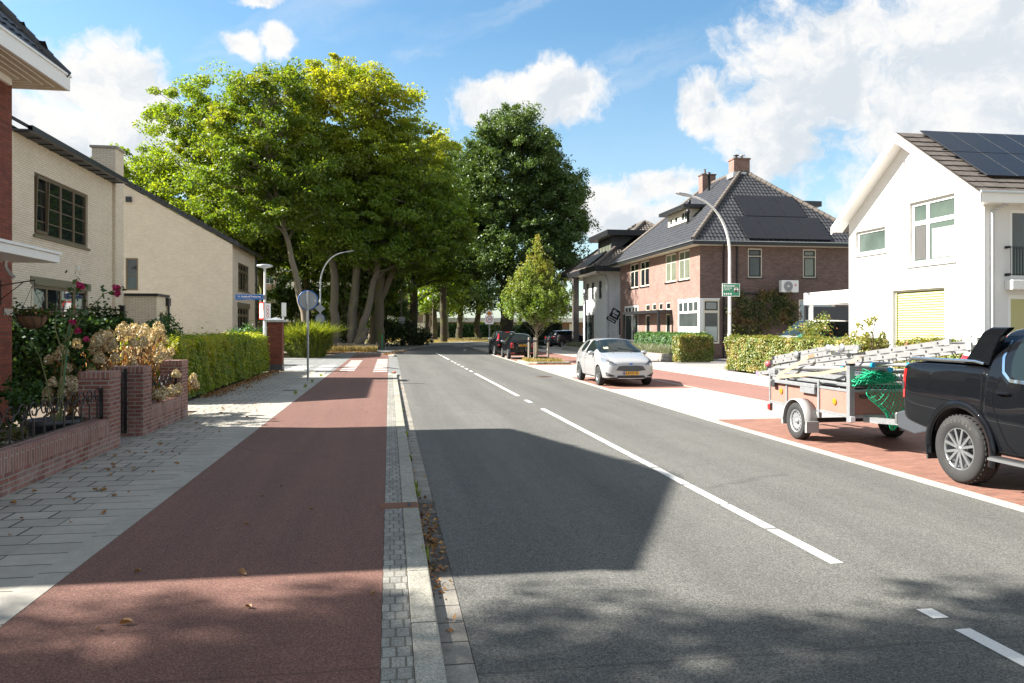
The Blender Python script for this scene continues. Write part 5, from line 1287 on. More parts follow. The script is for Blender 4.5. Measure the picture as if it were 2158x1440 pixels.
tree('elm_tree', 'huge dark green tree with rounded crown standing at the right kerb of the bend', (12.0, 78, 0),
     [[(11.6, 78, -.1, .78), (11.7, 78, 4, .62), (12.0, 78, 8, .5), (12.6, 78, 14, .3), (12.8, 78, 21, .08)], [(11.8, 78, 5, .4), (14, 78, 10, .3), (16.4, 78.4, 14, .1)]],
     [(12.6, 78, 18.2, 4.9, 5, 5.0), (16.2, 78, 13.4, 3.9, 4.4, 4.4), (9.6, 78, 14, 3.6, 4, 4.6), (12.8, 76.6, 9.6, 5.4, 4.4, 3.2), (12.2, 78, 22.0, 2.8, 3, 2.3), (17.6, 78.4, 16.0, 2.2, 3, 2.2), (16.6, 77, 9.0, 3.2, 3, 2.2), (9.2, 77.2, 8.6, 2.6, 3, 2.0), (8.2, 80, 11.5, 3.4, 3, 3.2), (8.6, 80, 17.0, 3.2, 3, 3.2), (15.4, 78.5, 17.6, 2.8, 3, 2.4), (10.4, 78, 20.6, 2.5, 2.8, 2.4), (14.8, 78, 20.2, 2.4, 2.8, 2.2), (17.4, 78, 12.0, 2.4, 3, 3.0), (7.6, 80.5, 14.5, 2.6, 3, 4.4)],
     1250, 160, 0.26, LM['dark'], MT['bark_dark'], 16, flat=0.6, clr=1.05, branch=0.3)
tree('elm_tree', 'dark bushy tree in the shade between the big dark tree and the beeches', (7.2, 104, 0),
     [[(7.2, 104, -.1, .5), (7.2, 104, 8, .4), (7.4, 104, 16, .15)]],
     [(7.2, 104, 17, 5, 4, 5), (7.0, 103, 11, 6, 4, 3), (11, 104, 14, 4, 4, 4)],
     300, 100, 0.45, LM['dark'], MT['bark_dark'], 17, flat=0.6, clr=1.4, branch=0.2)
k = 0
for (x, y, h, s_, lab) in [(5.9, 126, 15, 1.0, 'slim dark trunk tree on the grass strip behind the white billboard'), (6.9, 122, 15, 1.0, 'slim dark trunk tree on the grass beside the far bent lamp post'),
                          (9.1, 129, 16, 1.1, 'moss-streaked trunk tree in the row on the far grass strip'), (12.0, 134, 15, 1.1, 'dark trunk tree in the middle of the row on the far grass strip'), (15.2, 135, 16, 1.0, 'forked dark trunk tree at the right end of the far grass strip')]:
    k += 1
    tree('street_tree', lab, (x, y, 0), [[(x, y, -.2, .62), (x, y, 3, .5), (x+.2, y, 8, .36), (x+.3, y, h, .1)], [(x, y, 4, .3), (x+1.6, y, 9, .16)]],
         [(x, y, h-4, 4.6*s_, 4, 4), (x+1, y-1, h-8.6, 4.2*s_, 3.6, 2.4)], 90, 70, 0.5, LM['dark'] if k % 2 else LM['beech_green'], MT['bark_moss'] if k % 3 == 0 else MT['bark_dark'], 30+k, flat=0.6, clr=1.5, branch=0.2, group='trees on the far grass strip')
BT = [(-12.6, 73.5, 17, 3.4, 'slim bare-trunked wood tree, left one of the close pair beside the street name lamp'), (-11.6, 74.5, 18, 3.4, 'slim bare-trunked wood tree, right one of the close pair beside the street name lamp'),
      (-8.0, 79, 17, 4.2, 'dark wood tree in the shade between the leaning trunk and the beech'), (-4.6, 82, 18, 4.5, 'dark wood tree in the shade straight behind the beech stems'), (-20, 84, 19, 5, 'dense wood tree at the back behind the oak'),
      (-27, 79, 15, 5, 'outermost wood tree at the left behind the beige gable house'), (-14, 90, 19, 5, 'dense wood tree at the back between the oak and the leaning trunk'), (-6, 94, 18, 5, 'dense wood tree at the back hiding the flats'), (-1.6, 75, 15, 3.2, 'thin mossy wood tree just right of the beech clump'), (-2.6, 72, 14, 2.8, 'short dark wood tree hugging the right side of the beech clump')]
for i, (x, y, h, r_, lab) in enumerate(BT):
    tree('woodland_tree', lab, (x, y, 0), [[(x, y, -.1, .36), (x+.1, y, 4, .30), (x-.2, y, 9, .24), (x, y, h, .07)]],
         [(x, y, h-4.2, r_, r_, 4.2), (x+.6, y-.5, h-8.4, r_*.95, r_*.9, 2.4)], 120, 75, 0.42, LM['beech_green'] if i % 2 == 0 else LM['dark'], MT['bark_moss'] if i in (0, 1, 8) else MT['bark_dark'], 50+i, flat=0.5, clr=1.3, branch=0.2, group='trees of the wood')
US = [(-22, 82, 6.0, 4.2, 'low leafy understory tree at the left behind the beige gable house'), (-15.5, 80, 6.5, 3.6, 'low leafy understory tree behind the close pair of slim trunks'), (-10.2, 84, 6.5, 3.8, 'low leafy understory tree between the leaning trunk and the close pair'), (-5.5, 88, 5.6, 3.4, 'low leafy understory tree seen between the beech stems'), (-0.5, 92, 5.2, 3.2, 'low leafy understory tree right of the beech clump'), (-18.5, 77, 5.0, 2.6, 'bright leafy understory tree at the corner of the beige gable house')]
for i, (x, y, h, r_, lab) in enumerate(US):
    tree('understory_tree', lab, (x, y, 0), [[(x, y, -.1, .14), (x+.2, y, h*.5, .10), (x, y, h, .03)]], [(x, y, h*.62, r_, r_*.8, h*.42), (x+.5, y-.5, h*.9, r_*.7, r_*.7, h*.25)], 95, 75, 0.34, LM['beech_green'] if i % 2 else LM['dark'], MT['bark_dark'], 240+i, flat=.55, clr=1.0, branch=.3, group='understory trees of the wood')
tree('street_tree', 'young street maple with yellowing tips, tied between wooden stakes on the island', (7.85, 41.2, 0),
     [[(7.85, 41.2, 0, .085), (7.86, 41.2, 1.2, .07), (7.84, 41.2, 2.4, .06), (7.86, 41.2, 4.4, .04), (7.86, 41.2, 6.2, .012)]],
     [(7.85, 41.2, 2.75, 1.75, 1.75, .65), (7.85, 41.2, 3.45, 1.95, 1.95, .7), (7.85, 41.2, 4.3, 1.35, 1.35, .8), (7.86, 41.2, 5.15, .70, .70, .8), (7.87, 41.2, 6.0, .24, .24, .6), (6.85, 41.0, 4.5, .35, .4, .5), (9.0, 41.0, 4.0, .45, .4, .5), (8.5, 41.1, 5.0, .25, .3, .4)],
     600, 62, 0.125, LM['maple'], MT['bark_light'], 70, flat=1.45, clr=0.24, branch=0.8, inner=0.25, brad=.02)
tree('plane_tree', 'tall leafy tree behind the red brick house throwing dappled shade over the foreground', (-13.6, 5.0, 0),
     [[(-13.6, 5.0, -.1, .34), (-13.6, 5.0, 5, .26), (-13.5, 5.4, 9, .18), (-13.2, 6.2, 13, .05)]],
     [(-15.4, 7.0, 11.0, 2.6, 1.5, 1.3), (-12.2, 6.8, 11.4, 2.6, 1.5, 1.3), (-9.4, 6.3, 10.4, 2.0, 1.2, 1.1), (-16.6, 7.2, 13.0, 2.5, 1.4, 1.3), (-13.2, 7.0, 13.2, 2.6, 1.5, 1.1), (-11.4, 5.6, 10.2, 3.0, 1.4, 1.2), (-14.5, 5.4, 12.0, 3, 1.5, 1.2)],
     240, 90, 0.16, LM['beech_green'], MT['bark_dark'], 71, flat=0.45, clr=0.62, branch=0.6)

# ================================================================ hedges, shrubs and garden plants
hedge('hedge', 'clipped beech hedge with yellow-green top along the left pavement, ending at the brick pillar', -6.1, -4.85, 19.1, 32.5, 1.42, 0.080, 1500, LM['hedge'], 80, bulge=0.07, sprigs=900, airy=True)
hedge('hedge', 'yellowing clipped hedge along the right pavement behind the lamp post, longest one there', 13.95, 14.75, 21.2, 30.8, 1.36, 0.085, 1300, LM['hedge_yellow'], 81, bulge=0.06, sprigs=200)
hedge('hedge', 'short yellowing hedge block across the driveway opening, left of the lamp post', 14.5, 16.3, 37.5, 38.5, 1.34, 0.09, 1100, LM['hedge_yellow'], 82, bulge=0.05, sprigs=60)
hedge('hedge', 'green-yellow hedge below the window with lime blinds, behind the ladders', 14.3, 15.0, 14.0, 20.3, 1.38, 0.08, 1300, LM['hedge_yellow'], 83, bulge=0.06, sprigs=160)
hedge('hedge', 'dark green clipped hedge in front of the brown brick house', 16.0, 17.1, 39.6, 49.4, 1.40, 0.09, 900, LM['hedge_dark'], 84, bulge=0.07)
hedge('ivy_fence', 'railing fence overgrown with dark glossy ivy in the left front garden', -13, -6.3, 19.75, 20.25, 1.98, 0.105, 1300, LM['ivy'], 85, bulge=0.16, sprigs=350, cat='fence')
rng = np.random.default_rng(5)
e = [o for o in bpy.data.objects if o.name.startswith('ivy_fence')][0]
mb = MB(); k = -13.0
while k < -6.4: mb.tube([(k, 20.0, .1), (k, 20.0, 2.28)], .008, 5); k += .13
for z in (.3, 2.2): mb.tube([(-13, 20, z), (-6.35, 20, z)], .012, 5)
mb.build('railing', MT['iron'], e)
mb = MB(); mb.box(-6.40, -6.30, 19.95, 20.05, 0, 2.3); mb.build('post', MT['iron'], e)
shrub('shrub', 'rounded green shrub growing at the end of the ivy fence', (-6.05, 22.3, 1.15), (.62, .62, 1.0), 5200, .085, LM['hedge_dark'], 86)
shrub('shrub', 'dark evergreen bush in the shade beside the street name lamp', (-6.6, 38.5, 1.0), (1.2, 1.2, 1.0), 3500, .14, LM['hedge_dark'], 87)
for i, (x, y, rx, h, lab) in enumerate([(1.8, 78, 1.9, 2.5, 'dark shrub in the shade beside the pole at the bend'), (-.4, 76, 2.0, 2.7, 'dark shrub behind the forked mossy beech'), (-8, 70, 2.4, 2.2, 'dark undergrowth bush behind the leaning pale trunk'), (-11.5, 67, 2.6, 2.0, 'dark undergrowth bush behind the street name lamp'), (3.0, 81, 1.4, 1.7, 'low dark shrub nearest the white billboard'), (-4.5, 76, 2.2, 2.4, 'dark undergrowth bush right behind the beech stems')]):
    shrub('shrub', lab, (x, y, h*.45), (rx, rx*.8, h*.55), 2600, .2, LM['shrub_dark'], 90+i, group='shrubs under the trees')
for i, (x0, x1, y, h, lab) in enumerate([(-14, 4.4, 137, 2.2, 'far hedge running below the flats'), (7.5, 18, 141, 2.4, 'far bright hedge in front of the shops'), (18.5, 30, 139, 2.2, 'far hedge behind the big dark tree')]):
    hedge('hedge', lab, x0, x1, y, y+1.6, h, .35, 70, LM['hedge_dark'] if i == 1 else LM['dark'], 100+i, bulge=.25, group='far hedges')
shrub('shrub', 'small yellow-leaved garden shrub in front of the far shops', (19.0, 150, 1.8), (1.6, 1.2, 1.7), 1200, .35, LM['hedge_yellow'], 105)
# arching bamboo-like grass bush
rng = np.random.default_rng(106)
e = thing('bamboo_bush', 'big arching light green bamboo bush behind the brick pillar', 'bush', (-4.85, 48.3, 0))
n = 5200; a = rng.uniform(0, 2*np.pi, n); rr = rng.random(n) ** .5
blades('leaves', np.stack([-4.85 + 1.0*rr*np.cos(a), 48.3 + 1.0*rr*np.sin(a), np.zeros(n)], 1), 2.0, .055, LM['bamboo'], rng, e, lean=.7, arch=.5)
dv = rng.normal(size=(9000, 3)); dv /= np.linalg.norm(dv, axis=1)[:, None]; dv *= rng.uniform(.72, 1.0, (9000, 1))
p = np.array([-4.85, 48.3, .95]) + dv*np.array([1.5, 1.4, 1.2]); p = p[p[:, 2] > .05]
leafmesh('foliage', p, .17, LM['bamboo'], rng, e, aspect=.22, droop=.8)
# climber on the brown house
rng = np.random.default_rng(107)
e = thing('climbing_plant', 'espaliered climbing shrub with reddish tips on the brown brick side wall', 'climber', (21.6, 42.9, 0))
cl = []
for (cx_, cz, rx, rz, m_) in [(20.3, 2.6, .8, 1.2, 60), (21.2, 2.2, .9, 1.1, 55), (22.3, 2.9, .9, 1.1, 60), (23.2, 3.0, .7, .9, 45), (21.8, 3.6, .8, .35, 25), (23.6, 2.3, .5, .8, 25), (20.0, 1.4, .6, .5, 25)]:
    th = rng.uniform(0, 2*np.pi, m_); q = rng.random(m_) ** .5
    cl.append(np.stack([cx_ + rx*q*np.cos(th), 42.88 + rng.normal(0, .1, m_), cz + rz*q*np.sin(th)], 1))
cl = np.concatenate(cl); p = (cl[:, None, :] + rng.normal(0, [.14, .07, .12], (len(cl), 26, 3))).reshape(-1, 3); p[:, 1] = np.minimum(p[:, 1], 43.07)
leafmesh('foliage', p, .12, LM['climber'], rng, e, up=.3)
mb = MB(); mb.tube([(21.0, 42.95, 0), (21.15, 42.95, 1.2), (21.4, 42.95, 2.4), (21.3, 42.95, 3.4)], [.05, .045, .03, .015], 6); mb.tube([(21.1, 42.95, 1.0), (20.3, 42.95, 2.0), (20.0, 42.95, 3)], [.03, .02, .01], 5); mb.tube([(21.3, 42.95, 1.8), (22.3, 42.95, 2.4), (23.3, 42.95, 3.2)], [.03, .02, .01], 5)
mb.build('stem', MT['bark_light'], e)
shrub('shrub', 'airy yellow-leaved shrub in front of the green and white van', (14.95, 25.8, 1.55), (.85, .7, .75), 1700, .085, LM['hedge_yellow'], 108, shell=.25, stems=7)
shrub('shrub', 'loose pale-leaved shrub at the corner of the white gable house hedge', (13.75, 20.75, 1.2), (.62, .45, 1.0), 1100, .10, LM['white_leaf'], 109, shell=.3, stems=8)
rng = np.random.default_rng(110)
def lavender(lab, x0, x1, y0, y1, h, seed):
    rng = np.random.default_rng(seed); e = thing('lavender_bed', lab, 'lavender', ((x0+x1)/2, (y0+y1)/2, 0)); n = int((x1-x0)*(y1-y0)*420)
    cxy = np.stack([rng.uniform(x0, x1, n), rng.uniform(y0, y1, n), np.full(n, .05)], 1)
    o = blades('stems', cxy, h, .028, LM['lavender'], rng, e, lean=.5, arch=.3)
    m_ = int((x1-x0)*(y1-y0)*500); p = np.stack([rng.uniform(x0, x1, m_), rng.uniform(y0, y1, m_), rng.uniform(.1, h*.85, m_)], 1)
    leafmesh('foliage', p, .09, LM['lavender'], rng, e, aspect=.3); return e
lavender('grey-green lavender bed in front of the dark green hedge', 14.85, 15.95, 39.3, 49.5, .75, 111)
lavender('grey-green lavender bed in front of the far white house', 14.6, 16.2, 55.5, 64, .55, 112)
w_ = thing('planter_wall', 'low grey stone wall along the lavender below the dark hedge', 'wall', (14.75, 44, 0)); MB().box(14.6, 14.84, 39.4, 49.6, -.05, .36).build('stones', brick('grey_stone_blocks', (.30, .27, .24), (.40, .36, .32), (.12, .11, .1), .5, .18, .015), w_)
w_ = thing('planter_wall', 'low white kerb wall of the lavender bed near the far white house', 'wall', (14.5, 60, 0)); MB().box(14.35, 14.58, 55.4, 64.1, -.05, .26).build('stones', MT['pale_edge'], w_)
hedge('fence_hedge', 'dark hedge grown through a mesh fence behind the parked black cars', 13.0, 17.0, 76, 76.8, 2.3, .16, 260, LM['shrub_dark'], 113, bulge=.12, cat='hedge')
# dry grass: stuff
rng = np.random.default_rng(114)
def grass_patch(lab, pts_fn, n, h, mat, seed, nm='dry_grass'):
    rng = np.random.default_rng(seed)
    o = blades(nm, pts_fn(rng, n), h, .022, mat, rng); tag(o, lab, 'grass', kind='stuff'); return o
def rectf(x0, x1, y0, y1, z=0.0): return lambda r, n: np.stack([r.uniform(x0, x1, n), r.uniform(y0, y1, n), np.full(n, z)], 1)
grass_patch('dry grass growing round the tree stakes on the island', rectf(7.1, 8.9, 39.1, 41.8, .035), 1500, .16, LM['drygrass'], 115)
grass_patch('dry yellow grass strip below the low timber fence', lambda r, n: np.stack([r.uniform(-4.6, -.9, n), 58.6 + r.random(n)*2.0 + .0*n, np.zeros(n)], 1), 1800, .45, LM['drygrass'], 116)
grass_patch('short dry grass on the far verge', lambda r, n: np.stack([r.uniform(-2, 18, n), r.uniform(100, 136, n), np.full(n, -.16)], 1), 9000, .28, LM['drygrass'], 117)
grass_patch('sparse grass tufts along the kerb gutter', lambda r, n: np.concatenate([np.stack([.29 + r.normal(0, .012, n//2), r.choice([3.6, 6.1, 8.4, 8.9, 10.7, 13.2, 17.0], n//2) + r.normal(0, .05, n//2), np.full(n//2, -.06)], 1),
            np.stack([-2.47 + r.normal(0, .02, n - n//2), r.choice([21.5, 23.9, 26, 29.3], n - n//2) + r.normal(0, .12, n - n//2), np.zeros(n - n//2)], 1)]), 160, .09, LM['bamboo'], 118, 'grass_tufts')

# ---- dried hydrangeas
def hydrangea(lab, heads, seed, base, stems_from):
    rng = np.random.default_rng(seed); e = thing('hydrangea', lab, 'hydrangea', base)
    mb = MB(); lv = []
    for (x, y, z, r_) in heads:
        n = 130; dv = rng.normal(size=(n, 3)); dv /= np.linalg.norm(dv, axis=1)[:, None]
        dv[:, 2] = np.where(dv[:, 2] < -.5, -.5, dv[:, 2]); taper = 1 - .28*np.clip(dv[:, 2], 0, 1)
        p = np.array([x, y, z]) + dv * np.array([r_, r_, r_*1.25]) * rng.uniform(.72, 1.03, (n, 1)); p[:, :2] = np.array([x, y]) + (p[:, :2] - [x, y]) * taper[:, None]
        leafmesh('flower_head', p, .042, LM['petal'], rng, e, N=dv, aspect=.85)
        b = stems_from(x, y, rng); q = Vector((x, y, z-.06)); m_ = Vector(b).lerp(q, .55) + Vector((rng.normal(0, .03), rng.normal(0, .03), .05))
        mb.tube([b, m_, q], [.009, .007, .005], 5)
        for k in range(14):
            f = rng.uniform(.35, .97); s_ = Vector(b).lerp(q, f); lv.append((s_.x + rng.normal(0, .045), s_.y + rng.normal(0, .045), s_.z + rng.normal(0, .03)))
    mb.build('stems', MT['twig'], e)
    leafmesh('dry_leaves', np.array(lv), .11, LM['dry'], rng, e, aspect=.4, droop=1.3)
rng = np.random.default_rng(120); hd = []
for i in range(87):
    f = rng.random(); y = rng.uniform(13.9, 17.3); x = -4.85 + rng.normal(0, .34); top = 1.66 - 0.5*abs((y - 15.4)/2.0)**1.8 - .5*max(0, (-5.0-x))
    z = top + .12 - .62*(rng.random()**1.6) if i < 70 else rng.uniform(.95, 1.2)
    hd.append((x, y, z, rng.uniform(.08, .118)))
for (y, z, x) in [(14.3, .60, -4.0), (14.5, .55, -3.96), (14.7, .62, -3.98), (14.95, .57, -3.94), (15.2, .60, -3.97), (15.4, .55, -3.93), (15.6, .62, -3.95), (16.35, .66, -3.86), (16.5, .74, -3.9), (16.45, .60, -3.84), (15.5, .88, -3.97)]: hd.append((x, y, z, .085))
hydrangea('large hydrangea with dried tan flower heads overhanging the low garden wall', hd, 121, (-4.7, 15, 0), lambda x, y, r: (-4.7 + r.normal(0, .12), 15 + (y-15)*.55 + r.normal(0, .1), 0.0))
rng = np.random.default_rng(122); hd = [(-5.0 + rng.normal(0, .14), 13.2 + rng.normal(0, .2), rng.uniform(.62, .95), .08) for i in range(13)]
hydrangea('small hydrangea with dried tan heads behind the black plant pot', hd, 123, (-5.0, 13.2, 0), lambda x, y, r: (-5.0 + r.normal(0, .06), 13.2 + r.normal(0, .06), 0.0))
shrub('shrub', 'low green plant against the brick house corner', (-6.0, 14.0, .45), (.4, .4, .5), 700, .09, LM['hedge_dark'], 124, shell=.3)
shrub('shrub', 'low bushy ground plant between pot and gate pier', (-5.2, 12.3, .2), (.6, .5, .3), 900, .06, LM['climber'], 125, shell=.2)
# ---- climbing rose
rng = np.random.default_rng(126)
e = thing('rose_bush', 'tall thin rose with magenta blooms growing from the black pot', 'rose', (-4.55, 11.6, .3))
mb = MB(); br = [[(-4.55, 11.6, .3), (-4.5, 11.6, .9), (-4.42, 11.55, 1.5), (-4.30, 11.5, 2.0), (-4.22, 11.45, 2.32)], [(-4.52, 11.6, .35), (-4.46, 11.6, 1.0), (-4.36, 11.5, 1.6), (-4.1, 11.4, 1.95), (-3.82, 11.3, 2.22), (-3.62, 11.25, 2.28)],
               [(-4.55, 11.58, .35), (-4.66, 11.6, 1.0), (-4.75, 11.6, 1.35), (-4.86, 11.6, 1.58)], [(-4.44, 11.55, 1.4), (-4.52, 11.5, 1.75), (-4.5, 11.5, 2.05), (-4.25, 11.4, 2.2)], [(-4.4, 11.5, 1.55), (-4.22, 11.45, 1.75), (-4.15, 11.4, 1.88)], [(-4.48, 11.6, .35), (-4.45, 11.62, 1.2), (-4.33, 11.6, 1.9), (-4.24, 11.55, 2.45)]]
for b in br: mb.tube(b, [.013 - .009*i/(len(b)-1) for i in range(len(b))], 6)
mb.build('stems', bark('green_stem', (.10, .12, .04), (.20, .19, .09)), e)
lp = []
for b in br:
    for p in b[2:]:
        for k in range(7): lp.append((p[0] + rng.normal(0, .06), p[1] + rng.normal(0, .06), p[2] + rng.normal(0, .06)))
leafmesh('leaves', np.array(lp), .085, LM['rose'], rng, e, aspect=.6)
magenta = leafmat('rose_petals', [(0, (.30, .004, .07)), (1, (.50, .012, .13))], .25)
for (x, y, z, r_) in [(-4.17, 11.42, 2.33, .05), (-4.27, 11.45, 1.83, .045), (-4.2, 11.42, 1.72, .04), (-3.66, 11.26, 2.30, .05), (-3.64, 11.26, 2.22, .04), (-4.08, 11.4, 1.60, .028)]:
    n = 46; dv = rng.normal(size=(n, 3)); dv /= np.linalg.norm(dv, axis=1)[:, None]
    leafmesh('flower', np.array([x, y, z]) + dv*r_*rng.uniform(.4, 1, (n, 1)), .05, magenta, rng, e, N=dv, aspect=.9)
MB().tube([(-4.52, 11.63, .3), (-4.34, 11.6, 2.1)], .008, 6).build('support_cane', MT['sign_green'], e)
o = thing('plant_pot', 'wide black plant pot holding the rose behind the garden railing', 'plant pot', (-4.55, 11.6, 0))
MB().lathe([(.001, .02), (.26, .02), (.33, .42), (.36, .42), (.36, .50), (.32, .50), (.31, .38), (.001, .38)], (-4.55, 11.6, 0), 'z', 28).build('pot', MT['black'], o)
MB().disc((-4.55, 11.6, .40), .315, 'z', 24).build('potting_soil', MT['soil'], o)
# hanging basket
e = thing('hanging_basket', 'hanging coir basket with trailing greenery by the brick house corner', 'hanging basket', (-5.65, 13.52, 1.95))
MB().lathe([(.215, .0), (.205, -.07), (.16, -.15), (.08, -.2), (.001, -.215)], (-5.65, 13.52, 1.95), 'z', 20).build('coir_bowl', plain('coir', (.16, .085, .045), .95, var=.5, scale=30, bumps=.6), e)
mb = MB(); mb.lathe([(.22, -.008), (.228, 0), (.22, .008)], (-5.65, 13.52, 1.95), 'z', 24)
for k in range(3): th = k*2.1; mb.tube([(-5.65 + .22*math.cos(th), 13.52 + .22*math.sin(th), 1.95), (-5.65, 13.52, 2.43)], .004, 4)
for k in range(10): th = k*.628; mb.tube([(-5.65 + .222*math.cos(th+.3*j*.5), 13.52 + .222*math.cos(0)*math.sin(th+.3*j*.5), 1.95) if j == 0 else (-5.65 + [.222, .21, .165, .08][j]*math.cos(th+.15*j), 13.52 + [.222, .21, .165, .08][j]*math.sin(th+.15*j), 1.95 - [0, .07, .15, .2][j]) for j in range(4)], .004, 4)
mb.build('wire_frame', MT['iron'], e)
rng = np.random.default_rng(130); p = np.array([-5.65, 13.52, 1.97]) + rng.normal(0, [.13, .13, .05], (260, 3)); leafmesh('plants', p, .07, LM['ivy'], rng, e); p = np.array([-5.6, 13.5, 1.98]) + rng.normal(0, [.1, .1, .04], (120, 3)); leafmesh('dried_plants', p, .06, LM['dry'], rng, e)

# ---- fallen leaves
rng = np.random.default_rng(140)
def litter(lab, P, size, seed):
    r = np.random.default_rng(seed); o = leafmesh('leaf_litter', P, size, LM['litter'], r, up=1.6, aspect=.7); tag(o, lab, 'leaf litter', kind='stuff'); return o
n = 2600; P = np.stack([-4.72 + rng.exponential(.16, n), rng.uniform(20.5, 33, n), rng.uniform(.003, .03, n)], 1)
litter('dry leaf litter along the foot of the long left hedge', P, .06, 141)
n = 420; P = np.concatenate([np.stack([rng.normal(.35, .045, n), rng.normal(6.6, .75, n), np.full(n, RZ) + rng.uniform(.006, .03, n)], 1), np.stack([rng.normal(.33, .03, 120), rng.uniform(4, 28, 120), np.full(120, RZ) + rng.uniform(.006, .02, 120)], 1)])
P[:, 0] = np.clip(P[:, 0], .295, .45); litter('brown leaf litter lying in the kerb gutter', P[::2], .042, 142)
n = 1800; P = np.stack([rng.uniform(-.3, .3, n), rng.uniform(52, 62, n), np.zeros(n)], 1); P[:, 0] = np.interp(P[:, 1], [52, 57, 60, 66], [-.2, .3, .75, 1.4]) + rng.normal(0, .18, n); P[:, 2] = .015; litter('orange leaf litter along the kerb of the bend', P, .08, 143)
n = 700; P = np.stack([rng.uniform(-4.6, -.6, n), rng.normal(57.6, .7, n), rng.uniform(.01, .03, n)], 1); litter('dry leaf litter at the edge of the corner pavement', P, .08, 144)
n = 500; P = np.stack([rng.uniform(7, 11, n), rng.normal(38.6, .5, n), np.full(n, .0)], 1); P[:, 2] = np.where((P[:, 1] > 38.8) & (P[:, 0] < 9), .045, -.03); litter('orange leaf litter round the kerb of the tree island', P[P[:, 0] < 9], .05, 145)
rr = random.Random(150)
def one_leaf(seed):
    r = random.Random(seed); mb = MB(); L = .045; W = .026
    pts = [(-L, 0), (-L*.4, W), (L*.3, W*.9), (L, 0), (L*.3, -W*.9), (-L*.4, -W)]
    vs = [(x, y, .008 + .012*abs(y)/W + .010*math.sin(3*x/L + seed) + .012) for x, y in pts] + [(x*.55, 0, .008) for x in (-L, 0, L)]
    mb.add(vs, [(0, 1, 6), (1, 7, 6), (1, 2, 7), (2, 8, 7), (2, 3, 8), (3, 4, 8), (4, 7, 8), (4, 5, 7), (5, 6, 7), (5, 0, 6)]); return mb
protos = [one_leaf(s).build('fallen_leaf', LM['litter']) for s in (1, 2, 3)]
spots = []
for i in range(62): spots.append((rr.uniform(-3.85, -2.6), rr.uniform(8.5, 19) if i % 3 else rr.uniform(5.5, 9), .004))
for i in range(12): spots.append((rr.uniform(-2.2, -.1), 4.5 + 14*rr.random()**1.5, .004))
for (i, p) in enumerate(spots):
    o = protos[i] if i < 3 else protos[i % 3].copy()
    if i >= 3: COL.objects.link(o)
    o.location = p; o.rotation_euler = (rr.uniform(-.2, .2), rr.uniform(-.2, .2), rr.uniform(0, 6.28)); s_ = rr.uniform(.45, .95); o.scale = (s_, s_, s_)
    if p[0] < -2.5: tag(o, 'curled brown fallen leaf lying on the grey pavement', 'leaf', 'fallen leaves on the pavement')
    else: tag(o, 'curled brown fallen leaf lying on the red cycle path', 'leaf', 'fallen leaves on the cycle path')
# ================================================================ garden wall, gate and railings
GX0, GX1 = -4.17, -3.95
def low_wall(e, y0, y1):
    MB().box(GX0, GX1, y0, y1, -.05, .235).build('footing_course', MT['garden_brick'], e)
    MB().box(GX0-.002, GX1+.002, y0, y1, .2365, .455).build('capping_course', MT['garden_cap'], e)
def pier(e, x0, y0, y1):
    o = MB().box(x0, GX1+.006, y0, y1, -.05, 1.03).build('pier', MT['garden_brick'], e)
    MB().box(x0-.004, GX1+.010, y0-.004, y1+.004, 1.0305, 1.125).build('pier_cap', MT['garden_cap'], o, bevel=.006)
def cap_yard():
    e = thing('garden_wall', 'low red brick garden wall with efflorescence, running from the foreground to the gate', 'wall', (-4.05, 6, 0))
    low_wall(e, -6, 11.878); pier(e, -4.36, 11.88, 12.33)
    e = thing('garden_wall', 'short red brick garden wall between two piers below the large hydrangea', 'wall', (-4.05, 15, 0))
    low_wall(e, 13.872, 15.788); pier(e, -4.42, 13.41, 13.87); pier(e, -4.34, 15.79, 16.26)
cap_yard()
def spiral(y, z, r0, r1, a0, turns, x, n=22, flip=1):
    pts = []
    for i in range(n+1):
        f = i/n; a = a0 + flip*2*math.pi*turns*f; r_ = r0 + (r1-r0)*f
        pts.append((x, y + r_*math.cos(a), z + r_*math.sin(a)))
    return pts
def railing(name, lab, cat, x, y0, y1, zb, zt, parent=None):
    e = thing(name, lab, cat, (x, (y0+y1)/2, zb))
    mb = MB(); n = max(2, round((y1-y0)/.285)); st = (y1-y0)/n
    mb.box(x-.014, x+.014, y0, y1, zb, zb+.012); mb.build('bottom_rail', MT['iron'], e)
    mb = MB(); sc = MB(); H = zt - zb; r0 = min(.105, H*.24)
    for i in range(n):
        y = y0 + st*(i+.5); fl = 1 if i % 2 else -1
        MB().box(x-.009, x+.009, y-.009, y+.009, zb+.012, zt-2*r0+.005).build('baluster', MT['iron'], e)
        zc = zt - r0
        # big hook that ends in a small inner curl
        sc.tube(spiral(y, zc, r0, r0*.93, -math.pi/2, .62*1, x, 14, fl) + spiral(y + fl*r0*.02, zc, r0*.9, r0*.34, -math.pi/2 + fl*2*math.pi*.64, .62, x, 14, fl), .0085, 6)
        if i < n-1:
            yn = y + st
            sc.tube([(x, y + r0*.55, zc - r0*.75), (x, y + r0*1.1, zc - r0*.1), (x, yn - r0*1.1, zc + r0*.1), (x, yn - r0*.6, zc + r0*.7)] if fl < 0 else [(x, y + r0*.7, zc + r0*.6), (x, y + r0*1.15, zc + r0*.05), (x, yn - r0*1.15, zc + r0*.05), (x, yn - r0*.7, zc + r0*.6)], .008, 5)
    sc.build('scrollwork', MT['iron'], e)
    mb = MB(); mb.box(x-.012, x+.03, y1-.03, y1-.001, zb-.02, zt); mb.build('end_post', MT['iron'], e)
    return e
railing('iron_railing', 'black wrought iron scroll railing on the long low garden wall in the foreground', 'railing', -4.06, -5.7, 11.876, .485, .90)
railing('iron_railing', 'short black wrought iron scroll railing below the large hydrangea', 'railing', -4.06, 13.88, 15.78, .485, .90)
